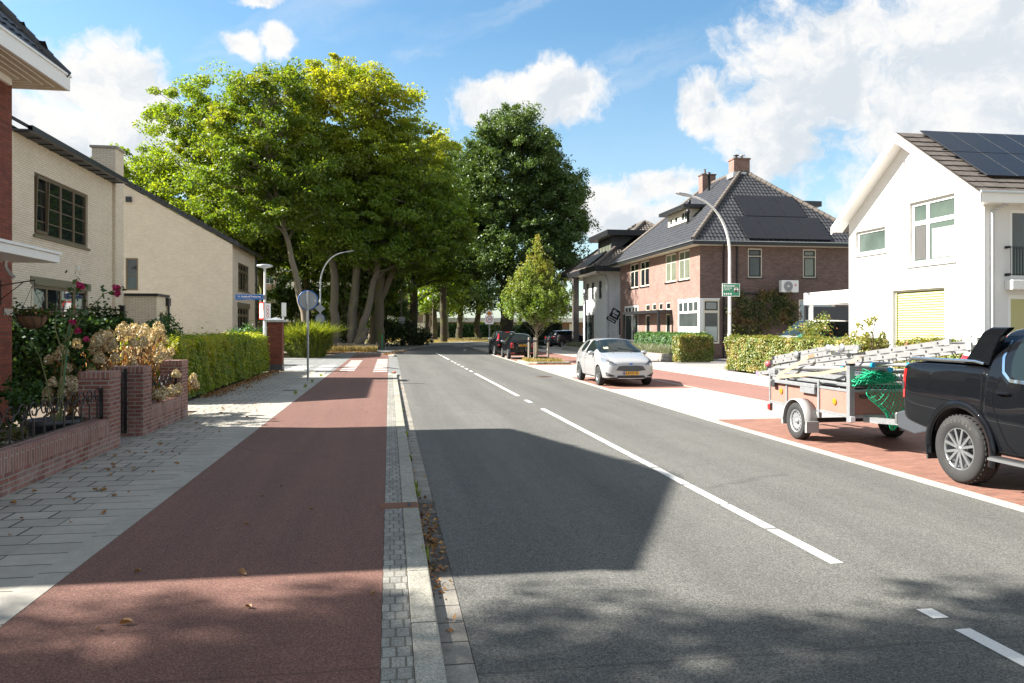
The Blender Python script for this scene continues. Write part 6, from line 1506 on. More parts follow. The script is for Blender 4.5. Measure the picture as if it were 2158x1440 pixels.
g = thing('garden_gate', 'narrow black wrought iron garden gate between two brick piers', 'gate', (-4.2, 12.4, 0))
mb = MB()
for y in (12.36, 13.36): mb.box(-4.22, -4.18, y-.02, y+.02, .06, 1.10)
for z in (.08, .56): mb.box(-4.212, -4.188, 12.38, 13.34, z, z+.03)
mb.build('frame', MT['iron'], g)
mb = MB(); y = 12.50
while y < 13.3: mb.box(-4.208, -4.192, y-.008, y+.008, .112, .56 if int(y*100) % 2 else .56); mb.box(-4.208, -4.192, y-.008, y+.008, .59, .86); y += .14
mb.build('bars', MT['iron'], g)
mb = MB()
for i in range(4):
    y = 12.52 + .22*i; fl = 1 if i % 2 else -1
    mb.tube(spiral(y, .96, .095, .088, -math.pi/2, .62, -4.2, 14, fl) + spiral(y, .96, .085, .03, -math.pi/2 + fl*2*math.pi*.64, .6, -4.2, 12, fl), .0085, 6)
mb.build('scrollwork', MT['iron'], g)

# ================================================================ brick pillars
def brick_pillar(x, y, lab, s_=.58, h=2.0):
    e = thing('brick_pillar', lab, 'pillar', (x, y, 0), 0, 'brick gate pillars')
    MB().box(-s_/2, s_/2, -s_/2, s_/2, 0, h).build('shaft', MT['red_brick'], e, world=False)
    MB().add([(-.36, -.36, h+.001), (.36, -.36, h+.001), (.36, .36, h+.001), (-.36, .36, h+.001), (-.36, -.36, h+.09), (.36, -.36, h+.09), (.36, .36, h+.09), (-.36, .36, h+.09), (0, 0, h+.2)],
             [(3, 2, 1, 0), (0, 1, 5, 4), (1, 2, 6, 5), (2, 3, 7, 6), (3, 0, 4, 7), (4, 5, 8), (5, 6, 8), (6, 7, 8), (7, 4, 8)]).build('cap', MT['zinc'], e, world=False)
    MB().box(-s_/2-.02, s_/2+.02, -s_/2-.02, s_/2+.02, 0, .28).build('plinth', MT['charcoal'], e, world=False)
    return e
bp = brick_pillar(-4.6, 33.05, 'red brick pillar with grey pyramid cap at the end of the left hedge')
dup(bp, (-5.6, 53.6, 0), 0, 'red brick pillar half hidden behind the big bamboo bush', 'brick gate pillars')

# ================================================================ lamps and signs
def arc_post(lab, x, y, sgn, h_str=4.9, b=2.35, a=1.85, band=True, r0=.082):
    e = thing('street_lamp', lab, 'street lamp', (x, y, 0), 0, 'curved grey street lamps')
    pts = [(x, y, 0), (x, y, 1.5), (x, y, 1.52), (x, y, h_str)]; rd = [r0, r0*.97, r0*.80, r0*.70]
    for i in range(1, 13):
        th = i/12*R(84); pts.append((x + sgn*a*(1-math.cos(th)), y, h_str + b*math.sin(th))); rd.append(r0*(.70 - .22*i/12))
    p = MB().tube(pts, rd, 14).build('pole', MT['pole'], e)
    q = Vector(pts[-1]); d_ = Vector((sgn*math.cos(R(10)), 0, math.sin(R(10))))
    mb = MB(); n = q + d_*.08
    prof = [(0, .05, .035), (.12, .10, .04), (.3, .14, .045), (.62, .13, .03), (.74, .05, .012)]
    vs = []
    for (s_, w2, h2) in prof:
        c = q + d_*s_; up = Vector((-d_.z*sgn, 0, abs(d_.x)))
        for (aa, bb) in ((-1, -1), (1, -1), (1, 1), (-1, 1)): vs.append(c + Vector((0, 1, 0))*aa*w2 + up*bb*h2)
    fs = [(i*4+k, i*4+(k+1) % 4, (i+1)*4+(k+1) % 4, (i+1)*4+k) for i in range(len(prof)-1) for k in range(4)] + [(3, 2, 1, 0), tuple(len(vs)-4+k for k in range(4))]
    mb.add(vs, fs); mb.build('luminaire', MT['sign_back'], e, bevel=.01)
    MB().lathe([(r0*1.04, 0), (r0*1.04, .38), (r0*.9, .38)], (x, y, 0), 'z', 14).build('base_sleeve', MT['charcoal'], e)
    return e
arc_post('curved grey street lamp by the right pavement carrying the green sign', 14.1, 30.8, -1)
arc_post('curved grey street lamp on the left behind the bamboo bush', -4.9, 57.5, 1)
def dark_lamp(lab, x, y, h, arm, sgn=1, slim=.06):
    e = thing('street_lamp', lab, 'street lamp', (x, y, 0), 0, 'old dark street lamps')
    MB().tube([(x, y, -.15), (x, y, 1), (x, y, h-.35), (x + sgn*.1, y, h-.1), (x + sgn*.35, y, h), (x + sgn*arm*.6, y, h+.03)], [slim*1.3, slim, slim*.8, slim*.7, slim*.6, slim*.5], 10).build('pole', plain('dull_brown_pole', (.16, .13, .10), .6), e)
    MB().box(x + sgn*arm*.6 if sgn > 0 else x + sgn*arm, x + sgn*arm if sgn > 0 else x + sgn*arm*.6, y-.12, y+.12, h-.02, h+.11).build('luminaire', MT['bark_light'], e, bevel=.03)
dark_lamp('old dark bent street lamp on the grass near the white billboard', 5.3, 96, 5.9, 1.15)
dark_lamp('slim old dark street lamp with square sign back at the pavement bend', 1.25, 80.5, 6.3, 1.2)
s_ = thing('traffic_sign', 'grey back of a square sign on the slim dark lamp at the bend', 'sign', (1.25, 80.4, 2.2)); MB().box(1.0, 1.62, 80.3, 80.33, 2.15, 2.92).build('plate', MT['sign_back'], s_, bevel=.01); MB().box(1.2, 1.3, 80.33, 80.45, 2.3, 2.75).build('clamp', MT['galv'], s_)
# post-top lamp with the street name
lx, ly = -5.52, 36.3
e = thing('street_lamp', 'post-top street lamp with flat round head above the street name sign', 'street lamp', (lx, ly, 0))
MB().tube([(lx, ly, 0), (lx, ly, 2.3), (lx, ly, 2.32), (lx, ly, 4.35)], [.078, .07, .055, .05], 12).build('pole', MT['pole'], e)
MB().lathe([(.001, 4.36), (.05, 4.36), (.06, 4.44), (.30, 4.50), (.36, 4.54), (.35, 4.58), (.20, 4.62), (.001, 4.63)], (lx, ly, 0), 'z', 28).build('lamp_head', MT['zinc'], e)
s_ = thing('street_name_sign', 'blue street name sign fixed to the post-top lamp', 'street sign', (-6.1, 36.22, 3.05))
MB().box(-6.78, -5.575, 36.20, 36.225, 3.02, 3.27).build('plate', MT['blue'], s_, bevel=.004)
mb = MB(); put_text(mb, 'H. Hulshoff Polstraat', .118, (-6.175, 36.196, 3.165), (1, 0, 0), (0, 0, 1), bold=.003); mb.build('lettering', MT['sign_white'], s_)
mb = MB()
for (a, b, c, d) in ((-6.76, -5.59, 3.258, 3.264), (-6.76, -5.59, 3.082, 3.088), (-6.76, -6.754, 3.088, 3.258), (-5.596, -5.59, 3.088, 3.258)): mb.box(a, b, 36.196, 36.1995, c, d)
put_text(mb, 'straat in de wijk', .04, (-6.175, 36.196, 3.05), (1, 0, 0), (0, 0, 1)); mb.build('border', MT['sign_white'], s_)
MB().box(-5.60, -5.46, 36.23, 36.37, 3.06, 3.24).build('clamp', MT['galv'], s_)
def sign_plate(lab, cx, cy, z0, z1, w, ang, front, rim=None, back=None, pole=None):
    e = thing('traffic_sign', lab, 'sign', (cx, cy, 0 if pole else z0), R(ang))
    zo = 0 if pole else z0
    MB().box(-w/2, w/2, .0, .02, z0-zo, z1-zo).build('plate', back or MT['sign_back'], e, world=False)
    MB().box(-w/2+.015, w/2-.015, -.004, -.001, z0-zo+.015, z1-zo-.015).build('face', front, e, world=False)
    if rim:
        mb = MB(); mb.box(-w/2, -w/2+.06, -.008, -.005, z0-zo, z1-zo); mb.box(w/2-.06, w/2, -.008, -.005, z0-zo, z1-zo); mb.box(-w/2+.06, w/2-.06, -.008, -.005, z1-zo-.06, z1-zo); mb.box(-w/2+.06, w/2-.06, -.008, -.005, z0-zo, z0-zo+.06); mb.build('rim', rim, e, world=False)
    if pole: MB().tube([(0, .05, 0), (0, .05, z1)], .03, 8).build('pole', MT['pole'], e, world=False)
    return e
sign_plate('sign plate with dark red edge, turned left, below the street name sign', -5.66, 36.28, 2.15, 2.92, .6, -62, MT['sign_white'], MT['sign_red'], MT['sign_back'])
e_ = sign_plate('white sign plate with red print, turned right, below the street name sign', -5.40, 36.28, 2.12, 2.88, .55, 68, MT['sign_white'])
mb = MB()
for z in (.12, .30, .48): mb.lathe([(.10, -.006), (.07, -.006)], (0, 0, z+.08), 'y', 16)
mb.build('red_rings', MT['sign_red'], e_, world=False)
sign_plate('narrow white sign box on a grey pole behind the brick pillar', -6.1, 47.2, 2.42, 3.26, .4, 52, MT['sign_white'], None, MT['black'], pole=True)
def round_sign_back(lab, x, y, zc, r_, pole_h=None, pr=.03):
    e = thing('traffic_sign', lab, 'sign', (x, y, 0 if pole_h else zc))
    MB().lathe([(r_-.03, -.012), (r_-.03, -.002), (.001, -.002)], (x, y, zc), 'y', 36, smooth=False).build('plate', MT['sign_back'], e)
    MB().lathe([(r_-.03, -.014), (r_, -.014), (r_, .016), (r_-.03, .016), (r_-.03, -.014)], (x, y, zc), 'y', 40).build('rim', MT['blue'], e)
    MB().disc((x, y+.012, zc), r_-.03, 'y', 36).build('face', MT['blue'], e)
    mb = MB(); mb.box(x-.09, x+.09, y-.05, y-.016, zc+r_-.06, zc+r_-.03); mb.box(x-.09, x+.09, y-.05, y-.016, zc-r_+.02, zc-r_+.05); mb.build('clamp', MT['galv'], e)
    if pole_h: MB().tube([(x, y-.055, 0), (x, y-.055, pole_h)], pr, 12).build('pole', MT['galv'], e)
    return e
e_ = round_sign_back('round traffic sign on a pole seen from its grey back with blue rim', -2.66, 26.6, 2.68, .33, 3.0, .036)
MB().box(-2.47, -2.40, 26.585, 26.588, 2.65, 2.68).build('sticker', MT['sign_white'], e_)
round_sign_back('small round sign with blue rim low on the left curved lamp', -4.9, 57.38, 2.45, .34)
s_ = thing('traffic_sign', 'diamond sign back high on the left curved lamp', 'sign', (-4.9, 57.38, 3.1)); MB().add([(-4.9, 57.37, 2.82), (-4.55, 57.37, 3.17), (-4.9, 57.37, 3.52), (-5.25, 57.37, 3.17), (-4.9, 57.39, 2.82), (-4.55, 57.39, 3.17), (-4.9, 57.39, 3.52), (-5.25, 57.39, 3.17)], [(0, 1, 2, 3), (7, 6, 5, 4), (0, 4, 5, 1), (1, 5, 6, 2), (2, 6, 7, 3), (3, 7, 4, 0)]).build('plate', MT['sign_back'], s_); MB().box(-4.95, -4.85, 57.391, 57.44, 3.05, 3.3).build('clamp', MT['galv'], s_)
# priority and no-lorry post on the right
x, y = 7.62, 59.5
s_ = thing('traffic_sign', 'orange and white diamond priority sign above a square sign by the black cars', 'sign', (x, y, 0))
MB().tube([(x, y, 0), (x, y, 3.05)], .035, 10).build('pole', MT['sign_back'], s_)
def dia(mb, r_, yy, zc): mb.add([(x, yy, zc-r_), (x+r_, yy, zc), (x, yy, zc+r_), (x-r_, yy, zc)], [(0, 1, 2, 3)])
mb = MB(); mb.add([(x+a*.33, y-.06+b, 2.88+c*.33) for b in (0, .02) for (a, c) in ((0, -1), (1, 0), (0, 1), (-1, 0))], [(0, 1, 2, 3), (7, 6, 5, 4), (0, 4, 5, 1), (1, 5, 6, 2), (2, 6, 7, 3), (3, 7, 4, 0)]); mb.build('diamond', MT['sign_white'], s_)
mb = MB(); dia(mb, .22, y-.064, 2.88); mb.build('diamond_centre', MT['sign_yellow'], s_)
mb = MB()
for o_ in (-.07, 0, .07): mb.add([(x-.14+o_, y-.068, 2.88+.10+o_), (x-.12+o_, y-.068, 2.88+.12+o_), (x+.12+o_, y-.068, 2.88-.12+o_), (x+.10+o_, y-.068, 2.88-.14+o_)], [(0, 1, 2, 3)])
mb.build('stripe', MT['black'], s_)
s_ = thing('traffic_sign', 'white square sign with a red ring under the orange diamond sign', 'sign', (x, y-.05, 2.1))
MB().box(x-.33, x+.33, y-.08, y-.055, 2.06, 2.72).build('plate', MT['sign_white'], s_, bevel=.004)
MB().lathe([(.25, -.084), (.19, -.084)], (x, y, 2.42), 'y', 28).build('ring', MT['sign_red'], s_)
mb = MB(); put_text(mb, '30', .24, (x, y-.084, 2.42), (1, 0, 0), (0, 0, 1), bold=.006); mb.build('lettering', MT['black'], s_)
# neighbourhood watch sign
s_ = thing('watch_sign', 'green neighbourhood sign with white lettering and a round burglar emblem, on the lamp post', 'sign', (14.1, 30.68, 3.1))
X0, X1, Z0, Z1, YF = 13.74, 14.48, 3.10, 3.60, 30.68
MB().box(X0-.02, X1+.02, YF, YF+.02, Z0-.02, Z1+.02).build('backing', MT['sign_white'], s_, bevel=.006)
MB().box(X0, X1, YF-.004, YF-.001, Z0, Z1).build('face', MT['sign_green'], s_)
mb = MB(); put_text(mb, 'Nextdoor', .105, (13.86, YF-.006, 3.52), (1, 0, 0), (0, 0, 1), bold=.003, left=True); mb.box(13.78, 13.84, YF-.0065, YF-.0055, 3.485, 3.555)
put_text(mb, 'Buurtpreventie', .058, (13.78, YF-.006, 3.43), (1, 0, 0), (0, 0, 1), bold=.002, left=True); put_text(mb, 'in deze buurt', .052, (13.78, YF-.006, 3.36), (1, 0, 0), (0, 0, 1), bold=.002, left=True); mb.build('lettering', MT['sign_white'], s_)
mb = MB()
for k in range(4): mb.disc((13.82 + .093*k, YF-.006, 3.185), .038, 'y', 14)
mb.build('icons', MT['sign_white'], s_)
em = MB().disc((14.33, YF-.007, 3.36), .105, 'y', 28).build('emblem_ring', MT['sign_red'], s_)
MB().disc((14.33, YF-.009, 3.365), .09, 'y', 28).build('emblem_disc', MT['sign_white'], em)
mb = MB(); mb.lathe([(.07, 0), (.0001, 0)], (14.33, YF-.011, 3.30), 'y', 14, a0=-math.pi/2 if False else 0, a1=math.pi*2); mb.box(14.285, 14.375, YF-.0125, YF-.0115, 3.39, 3.41); mb.box(14.30, 14.36, YF-.0125, YF-.0115, 3.41, 3.44); mb.build('burglar_figure', MT['black'], em)
MB().box(14.0, 14.2, YF+.021, 30.79, 3.2, 3.5).build('clamp', MT['galv'], s_)
s_ = thing('sticker', 'small yellow sticker on the lamp post below the green sign', 'sticker', (14.04, 30.7, 2.35)); MB().box(14.01, 14.08, 30.715, 30.72, 2.32, 2.40).build('label_patch', MT['sign_yellow'], s_)
# for-sale board
bx, bz = 17.95, 2.86
s_ = thing('sale_board', 'tilted black for-sale board with white lettering on a white post', 'sign', (18.0, 60.5, 0))
MB().tube([(18.06, 60.55, 0), (18.06, 60.55, 2.6)], .035, 10).build('post', MT['white'], s_)
ca, sa = math.cos(R(-28)), math.sin(R(-28))
xd, yd = Vector((ca, 0, sa)), Vector((-sa, 0, ca)); C0 = Vector((bx, 60.5, bz))
def tilted(name, u0, u1, v0, v1, yy, mat):
    cs = [(u0, v0), (u1, v0), (u1, v1), (u0, v1)]
    f = [C0 + xd*a + yd*b + Vector((0, yy, 0)) for a, b in cs]; b_ = [p + Vector((0, .03, 0)) for p in f]
    return MB().add(f + b_, [(0, 1, 2, 3), (7, 6, 5, 4), (0, 4, 5, 1), (1, 5, 6, 2), (2, 6, 7, 3), (3, 7, 4, 0)]).build(name, mat, s_)
tilted('board', -.40, .40, -.34, .42, 0, MT['black']); tilted('lower_board', -.50, .34, -.68, -.40, 0, MT['black'])
mb = MB(); put_text(mb, 'Elst', .36, C0 + xd*-.02 + yd*.16 + Vector((0, -.005, 0)), xd, yd, bold=.012); put_text(mb, '&co.', .24, C0 + xd*.04 + yd*-.10 + Vector((0, -.005, 0)), xd, yd, bold=.008); put_text(mb, 'Te Koop', .17, C0 + xd*-.08 + yd*-.54 + Vector((0, -.005, 0)), xd, yd, bold=.006); mb.build('lettering', MT['sign_white'], s_)
# white billboard
s_ = thing('billboard', 'blank white billboard on braced metal legs on the far grass', 'billboard', (3.7, 102.6, -.16))
MB().box(2.82, 4.62, 102.5, 102.56, .92, 2.45).build('panel', MT['sign_white'], s_)
mb = MB(); mb.box(2.72, 4.72, 102.48, 102.58, .82, .918); mb.box(2.72, 4.72, 102.48, 102.58, 2.452, 2.55); mb.box(2.72, 2.818, 102.48, 102.58, .918, 2.452); mb.box(4.622, 4.72, 102.48, 102.58, .918, 2.452)
mb.box(3.3, 3.36, 102.46, 102.479, .9, 2.5); mb.box(4.0, 4.06, 102.46, 102.479, .9, 2.5); mb.build('frame', MT['galv'], s_)
for xx in (3.2, 4.2): MB().beam((xx, 102.6, -.16), (xx, 102.6, .85), .07, .07).build('leg', MT['galv'], s_)
mb = MB(); mb.beam((2.8, 102.55, -.16), (4.5, 102.55, .85), .05, .05); mb.build('brace', MT['galv'], s_); MB().beam((4.7, 102.45, -.16), (3.2, 102.45, .85), .05, .05).build('brace', MT['galv'], s_)
# low timber fence under the beech
s_ = thing('timber_fence', 'low weathered timber fence at the foot of the beech stems', 'fence', (-3, 61.8, 0))
A, B = Vector((-5.2, 61.0, 0)), Vector((-.9, 63.0, 0))
for f in (0.02, .30, .58, .98): p = A.lerp(B, f); MB().beam(p, p + Vector((0, 0, .62)), .12, .12).build('post', MT['wood_grey'], s_)
for (f0, f1, z, h, mm) in ((0, .29, .36, .14, 'bark_dark'), (.31, .57, .42, .34, 'bark_light'), (.59, 1, .34, .26, 'wood_grey')): MB().beam(A.lerp(B, f0) + Vector((0, -.09, z)), A.lerp(B, f1) + Vector((0, -.09, z)), .05, h).build('rail', MT[mm], s_)
s_ = thing('fence_post', 'dark green metal post beside the forked mossy beech', 'post', (-.55, 63.4, 0)); MB().tube([(-.55, 63.4, 0), (-.55, 63.4, 1.15)], .05, 8).build('shaft', MT['sign_green'], s_); MB().sphere((-.55, 63.4, 1.17), .06).build('knob', MT['sign_green'], s_)
s_ = thing('guard_rail', 'low thin metal rail in the shade beside the pavement bend', 'rail', (.6, 72, 0))
MB().tube([(-.3, 66, .45), (.0, 70, .45), (1.0, 76, .45)], .025, 6).build('rail', MT['galv'], s_)
for p in ((-.3, 66), (.0, 70), (.5, 73), (1.0, 76)): MB().tube([(*p, 0), (*p, .45)], .03, 6).build('post', MT['galv'], s_)
# tree stakes
for i, (x, y, lab) in enumerate([(7.38, 40.95, 'weathered tree stake left of the young maple trunk'), (7.62, 40.62, 'thin weathered tree stake nearest the road, just left of the maple trunk'), (8.42, 40.95, 'weathered tree stake right of the young maple trunk')]):
    s_ = thing('tree_stake', lab, 'stake', (x, y, 0), 0, 'tree stakes'); MB().tube([(x, y, 0), (x+.01, y, 1.27)], .06 if i != 1 else .045, 8).build('shaft', MT['wood_grey'], s_)
    MB().lathe([(.066, 1.02), (.068, 1.07), (.066, 1.12)], (x+.008, y, 0), 'z', 10).build('band', MT['black'], s_)
s_ = thing('tree_tie', 'black rubber tie holding the young maple between its stakes', 'tie', (7.85, 41.1, 1.06)); mb = MB(); mb.beam((7.40, 40.95, 1.07), (7.78, 41.15, 1.08), .012, .05); mb.beam((8.40, 40.95, 1.07), (7.93, 41.15, 1.08), .012, .05); mb.lathe([(.10, 1.05), (.10, 1.10)], (7.85, 41.2, 0), 'z', 14); mb.build('strap', MT['black'], s_)
s_ = thing('watering_ring', 'dark green plastic watering edge at the foot of the young maple', 'watering ring', (8.05, 40.75, .03)); mb = MB(); mb.box(7.7, 8.4, 40.7, 40.73, .03, .22); mb.box(7.7, 8.4, 41.4, 41.43, .03, .22); mb.box(7.7, 7.73, 40.73, 41.4, .03, .22); mb.box(8.37, 8.4, 40.73, 41.4, .03, .22); mb.build('edging', plain('green_plastic', (.02, .05, .03), .5), s_)
# drains
rust = plain('rusty_iron', (.17, .075, .04), .8, var=.4, scale=25, bumps=.5)
s_ = thing('drain_cover', 'rusty rectangular kerb drain cover across the sett strip', 'drain cover', (.09, 7.75, 0))
MB().box(-.09, .286, 7.63, 7.87, -.1, .008).build('plate', rust, s_, bevel=.004)
mb = MB(); k = -.07
while k < .26: mb.box(k, k+.009, 7.65, 7.85, .008, .012); k += .022
mb.build('ribs', rust, s_); MB().box(.18, .205, 7.67, 7.83, .0125, .0135).build('slot', MT['black'], s_)
s_ = thing('drain_cover', 'dark pavement grate beside the round sign pole', 'drain cover', (-2.75, 22.65, 0)); MB().box(-2.95, -2.58, 22.5, 22.78, -.05, .005).build('plate', MT['charcoal'], s_)
mb = MB()
for k in range(6): mb.box(-2.91+.055*k, -2.885+.055*k, 22.54, 22.74, .0052, .007)
mb.build('ribs', MT['black'], s_)
s_ = thing('manhole_cover', 'round dark iron manhole cover at the edge of the road by the pale crossing', 'manhole cover', (5.75, 28.7, RZ)); MB().lathe([(.34, 0), (.34, .006), (.001, .006)], (5.75, 28.7, RZ), 'z', 28, smooth=False).build('lid', rust, s_)
mb = MB()
for r_ in (.1, .19, .28): mb.lathe([(r_, .0065), (r_, .010), (r_+.03, .010), (r_+.03, .0065)], (5.75, 28.7, RZ), 'z', 24, smooth=False)
mb.build('ribs', MT['charcoal'], s_)
s_ = thing('debris', 'orange brown lump of debris lying on the end of the kerb', 'debris', (.17, 30.3, .0)); rr_ = random.Random(3); mb = MB()
for k in range(5): mb.sphere((.1+rr_.random()*.16, 30.25+rr_.random()*.15, .03), .05, 7, 5, 0, (1.2, 1, .6))
mb.build('lump', MT['charcoal'], s_); MB().sphere((.2, 30.28, .065), .06, 8, 6, 0, (1.3, 1, .45)).build('orange_top', plain('orange_plastic', (.6, .12, .01), .5), s_)
# ================================================================ vehicles
from mathutils.bvhtree import BVHTree
MT['tyre'] = plain('tyre_rubber', (0.022, 0.022, 0.022), 0.85, var=0.35, scale=12, bumps=0.25)
MT['alloy'] = plain('alloy_silver', (0.34, 0.35, 0.36), 0.3, metal=0.75, var=0.08, scale=9)
MT['rim_dark'] = plain('dark_rim', (0.03, 0.03, 0.033), 0.45, var=0.2)
MT['trim'] = plain('black_plastic', (0.02, 0.02, 0.021), 0.6, var=0.2, scale=10)
MT['silver_paint'] = paint('silver_car_paint', (0.37, 0.37, 0.375), 0.12, 0.30, 0.8, metal=0.3)
MT['black_paint'] = paint('black_car_paint', (0.004, 0.0045, 0.006), 0.10, 0.3, 0.75, dust=0.004, spec=0.0)
MT['white_paint'] = paint('white_car_paint', (0.78, 0.78, 0.76), 0.0, 0.25, 1.0)
MT['teal_paint'] = paint('teal_car_paint', (0.015, 0.16, 0.14), 0.1, 0.25, 1.0)
MT['car_glass'] = glass_pane('car_glass', (0.010, 0.015, 0.015), 1.45, 0.015, 0.0)
MT['gap'] = plain('panel_gap', (0.008, 0.008, 0.009), 1.0, spec=0.0)
MT['lamp_glass'] = plain('headlamp_glass', (0.20, 0.21, 0.23), 0.12, coat=1.0, var=0.35, scale=22, metal=0.35)
MT['red_lamp'] = plain('red_lamp', (0.42, 0.012, 0.014), 0.15, coat=1.0, var=0.25, scale=15)
MT['plate'] = plain('number_plate_yellow', (0.72, 0.38, 0.008), 0.4, var=0.03)
MT['chrome'] = plain('chrome', (0.80, 0.81, 0.82), 0.12, metal=1.0, var=0.05)
MT['orange_lamp'] = plain('orange_reflector', (0.75, 0.20, 0.005), 0.25, coat=0.8, var=0.1)
def stations(W, H, yf, yr, zhood, zbelt, yc, yw, yb, yd, yre, ztail, zb=.2, rw=.68, hatch=.25, nose=.62):
    """cross-sections of a car body from nose to tail: y, sill, mid, belt and roof-edge half widths, then heights"""
    h = W/2; ym = (yc+yw)/2
    zr = H
    S = []
    S.append((yf, h*.58, h*.64, h*.60, h*.50, zb+.04, .42, nose-.02, nose+.04, nose+.06))
    S.append((yf-.07, h*.80, h*.87, h*.82, h*.70, zb+.01, .42, nose+.03, nose+.10, nose+.13))
    S.append((yf-.32, h*.91, h*.97, h*.91, h*.77, zb, .50, zhood-.10, zhood-.03, zhood+.0))
    S.append(((yf-.32+yc)/2, h*.93, h*.995, h*.95, h*.82, zb, .55, zhood-.03, zhood+.03, zhood+.075))
    S.append((yc, h*.93, h, h*.975, h*.86, zb, .6, zbelt-.04, zbelt+.025, zbelt+.07))
    S.append((ym, h*.93, h, h*.98, h*.77, zb, .6, zbelt-.02, (zbelt+zr)/2-.03, (zbelt+zr)/2+.04))
    S.append((yw, h*.93, h, h*.985, h*rw, zb, .6, zbelt, zr-.085, zr-.025))
    S.append((yw-.2, h*.93, h, h*.985, h*rw, zb, .6, zbelt+.01, zr-.065, zr-.005))
    S.append((yb+.04, h*.93, h, h*.985, h*rw, zb, .6, zbelt+.02, zr-.06, zr))
    S.append((yb-.04, h*.93, h, h*.985, h*rw, zb, .6, zbelt+.025, zr-.06, zr))
    S.append((yd, h*.93, h, h*.98, h*rw*.98, zb, .62, zbelt+.06, zr-.07, zr-.012))
    S.append((yre, h*.92, h*.985, h*.95, h*rw*.93, zb+.02, .65, zbelt+.09, zr-.11, zr-.055))
    S.append((yre-hatch, h*.90, h*.96, h*.90, h*.70, zb+.04, .65, zbelt+.04, ztail+.10, ztail+.13))
    S.append((yr+.05, h*.86, h*.91, h*.85, h*.70, zb+.06, .60, ztail-.10, ztail-.02, ztail+.0))
    S.append((yr, h*.68, h*.74, h*.68, h*.55, zb+.09, .58, ztail-.16, ztail-.09, ztail-.08))
    return S
class CarBody:
    def __init__(s, root, S, paintm, axles, wr, glass_side=(5, 6, 7, 9), glass_top=(4, 5), glass_rear=(11,), roofm=None, arch=.055, archw=.24, rear_side=None, top_mat_from=None):
        vs, fs, mi = [], [], []
        n = len(S); m = 8
        for (y, ws, wm, wb, wr_, zb, zm, zt, ze, zc) in S:
            half = [(0, zb), (ws*.90, zb), (ws, zb+.07), (wm, zm), (wb, zt), (wr_, ze), (wr_*.6, ze + (zc-ze)*.8), (0, zc)]
            ring = half + [(-x, z) for x, z in half[-2:0:-1]]
            vs += [(x, y, z) for x, z in ring]
        R_ = 14
        for i in range(n-1):
            for k in range(R_):
                k2 = (k+1) % R_
                fs.append((i*R_+k, (i+1)*R_+k, (i+1)*R_+k2, i*R_+k2))
                seg = k if k < 7 else 13-k
                q = 0
                if seg in (0, 1): q = 2
                if seg == 4 and i in glass_side: q = 1
                if seg in (5, 6) and i in glass_top + glass_rear: q = 1
                if q == 0 and roofm is not None and seg >= roofm: q = 4
                mi.append(q)
        fs.append(tuple(range(R_))[::-1]); mi.append(0)
        fs.append(tuple((n-1)*R_+k for k in range(R_))); mi.append(0)
        me = bpy.data.meshes.new('body_cage'); me.from_pydata(vs, [], fs)
        mats = [paintm, MT['car_glass'], MT['trim'], MT['trim'], MT['white_paint']]
        for q in mats: me.materials.append(q)
        me.polygons.foreach_set('material_index', mi); me.update()
        bm = bmesh.new(); bm.from_mesh(me); bmesh.ops.recalc_face_normals(bm, faces=bm.faces); 
        cl = bm.edges.layers.float.get('crease_edge') or bm.edges.layers.float.new('crease_edge')
        for e in bm.edges:
            ms = {f.material_index for f in e.link_faces}
            if len(ms) == 2 and 1 in ms: e[cl] = .75
            elif len(ms) == 2 and 2 in ms: e[cl] = .5
        bm.to_mesh(me); bm.free()
        o = bpy.data.objects.new('body_cage', me); COL.objects.link(o)
        sb = o.modifiers.new('s', 'SUBSURF'); sb.levels = 3; sb.render_levels = 3
        cm = MB(); hw = max(q[2] for q in S)
        for y in axles:
            for sg in (-1, 1):
                a, b = sorted((sg*(hw-archw), sg*(hw+.2)))
                cm.lathe([(.0005, a), (wr+arch, a), (wr+arch, b), (.0005, b)], (0, y, wr), 'x', 32, smooth=False)
        co = cm.build('arch_cutter', MT['trim'])
        cb = bmesh.new(); cb.from_mesh(co.data); bmesh.ops.remove_doubles(cb, verts=cb.verts, dist=.002); bmesh.ops.recalc_face_normals(cb, faces=cb.faces); cb.to_mesh(co.data); cb.free()
        for q in range(3): co.data.materials.append(MT['trim'])
        co.data.polygons.foreach_set('material_index', [3]*len(co.data.polygons))
        if axles: bo = o.modifiers.new('b', 'BOOLEAN'); bo.object = co; bo.operation = 'DIFFERENCE'; bo.solver = 'EXACT'
        bpy.context.view_layer.update()
        ev = o.evaluated_get(bpy.context.evaluated_depsgraph_get()); em = ev.to_mesh()
        V = [v.co.copy() for v in em.vertices]; P = [(tuple(p.vertices), p.material_index) for p in em.polygons]
        ev.to_mesh_clear(); bpy.data.objects.remove(o); bpy.data.objects.remove(co)
        s.bvh = BVHTree.FromPolygons(V, [p[0] for p in P]); s.root = root
        def sub(name, faces, mat, parent):
            used = sorted({i for f in faces for i in f}); ix = {q: k for k, q in enumerate(used)}
            me = bpy.data.meshes.new(name); me.from_pydata([V[i] for i in used], [], [[ix[i] for i in f] for f in faces])
            me.materials.append(mat); me.polygons.foreach_set('use_smooth', [True]*len(faces)); me.set_sharp_from_angle(angle=R(38)); me.update()
            ob = bpy.data.objects.new(name, me); COL.objects.link(ob); ob.parent = parent; return ob
        s.body = sub('body', [f for f, m_ in P if m_ == 0], paintm, root)
        low = [f for f, m_ in P if m_ in (2, 3)]
        if low: sub('underbody', low, MT['trim'], root)
        rf = [f for f, m_ in P if m_ == 4]
        if rf: sub('roof', rf, mats[4], root)
        # separate panes
        gl = [f for f, m_ in P if m_ == 1]
        par = {}
        def find(a):
            while par.setdefault(a, a) != a: par[a] = par[par[a]]; a = par[a]
            return a
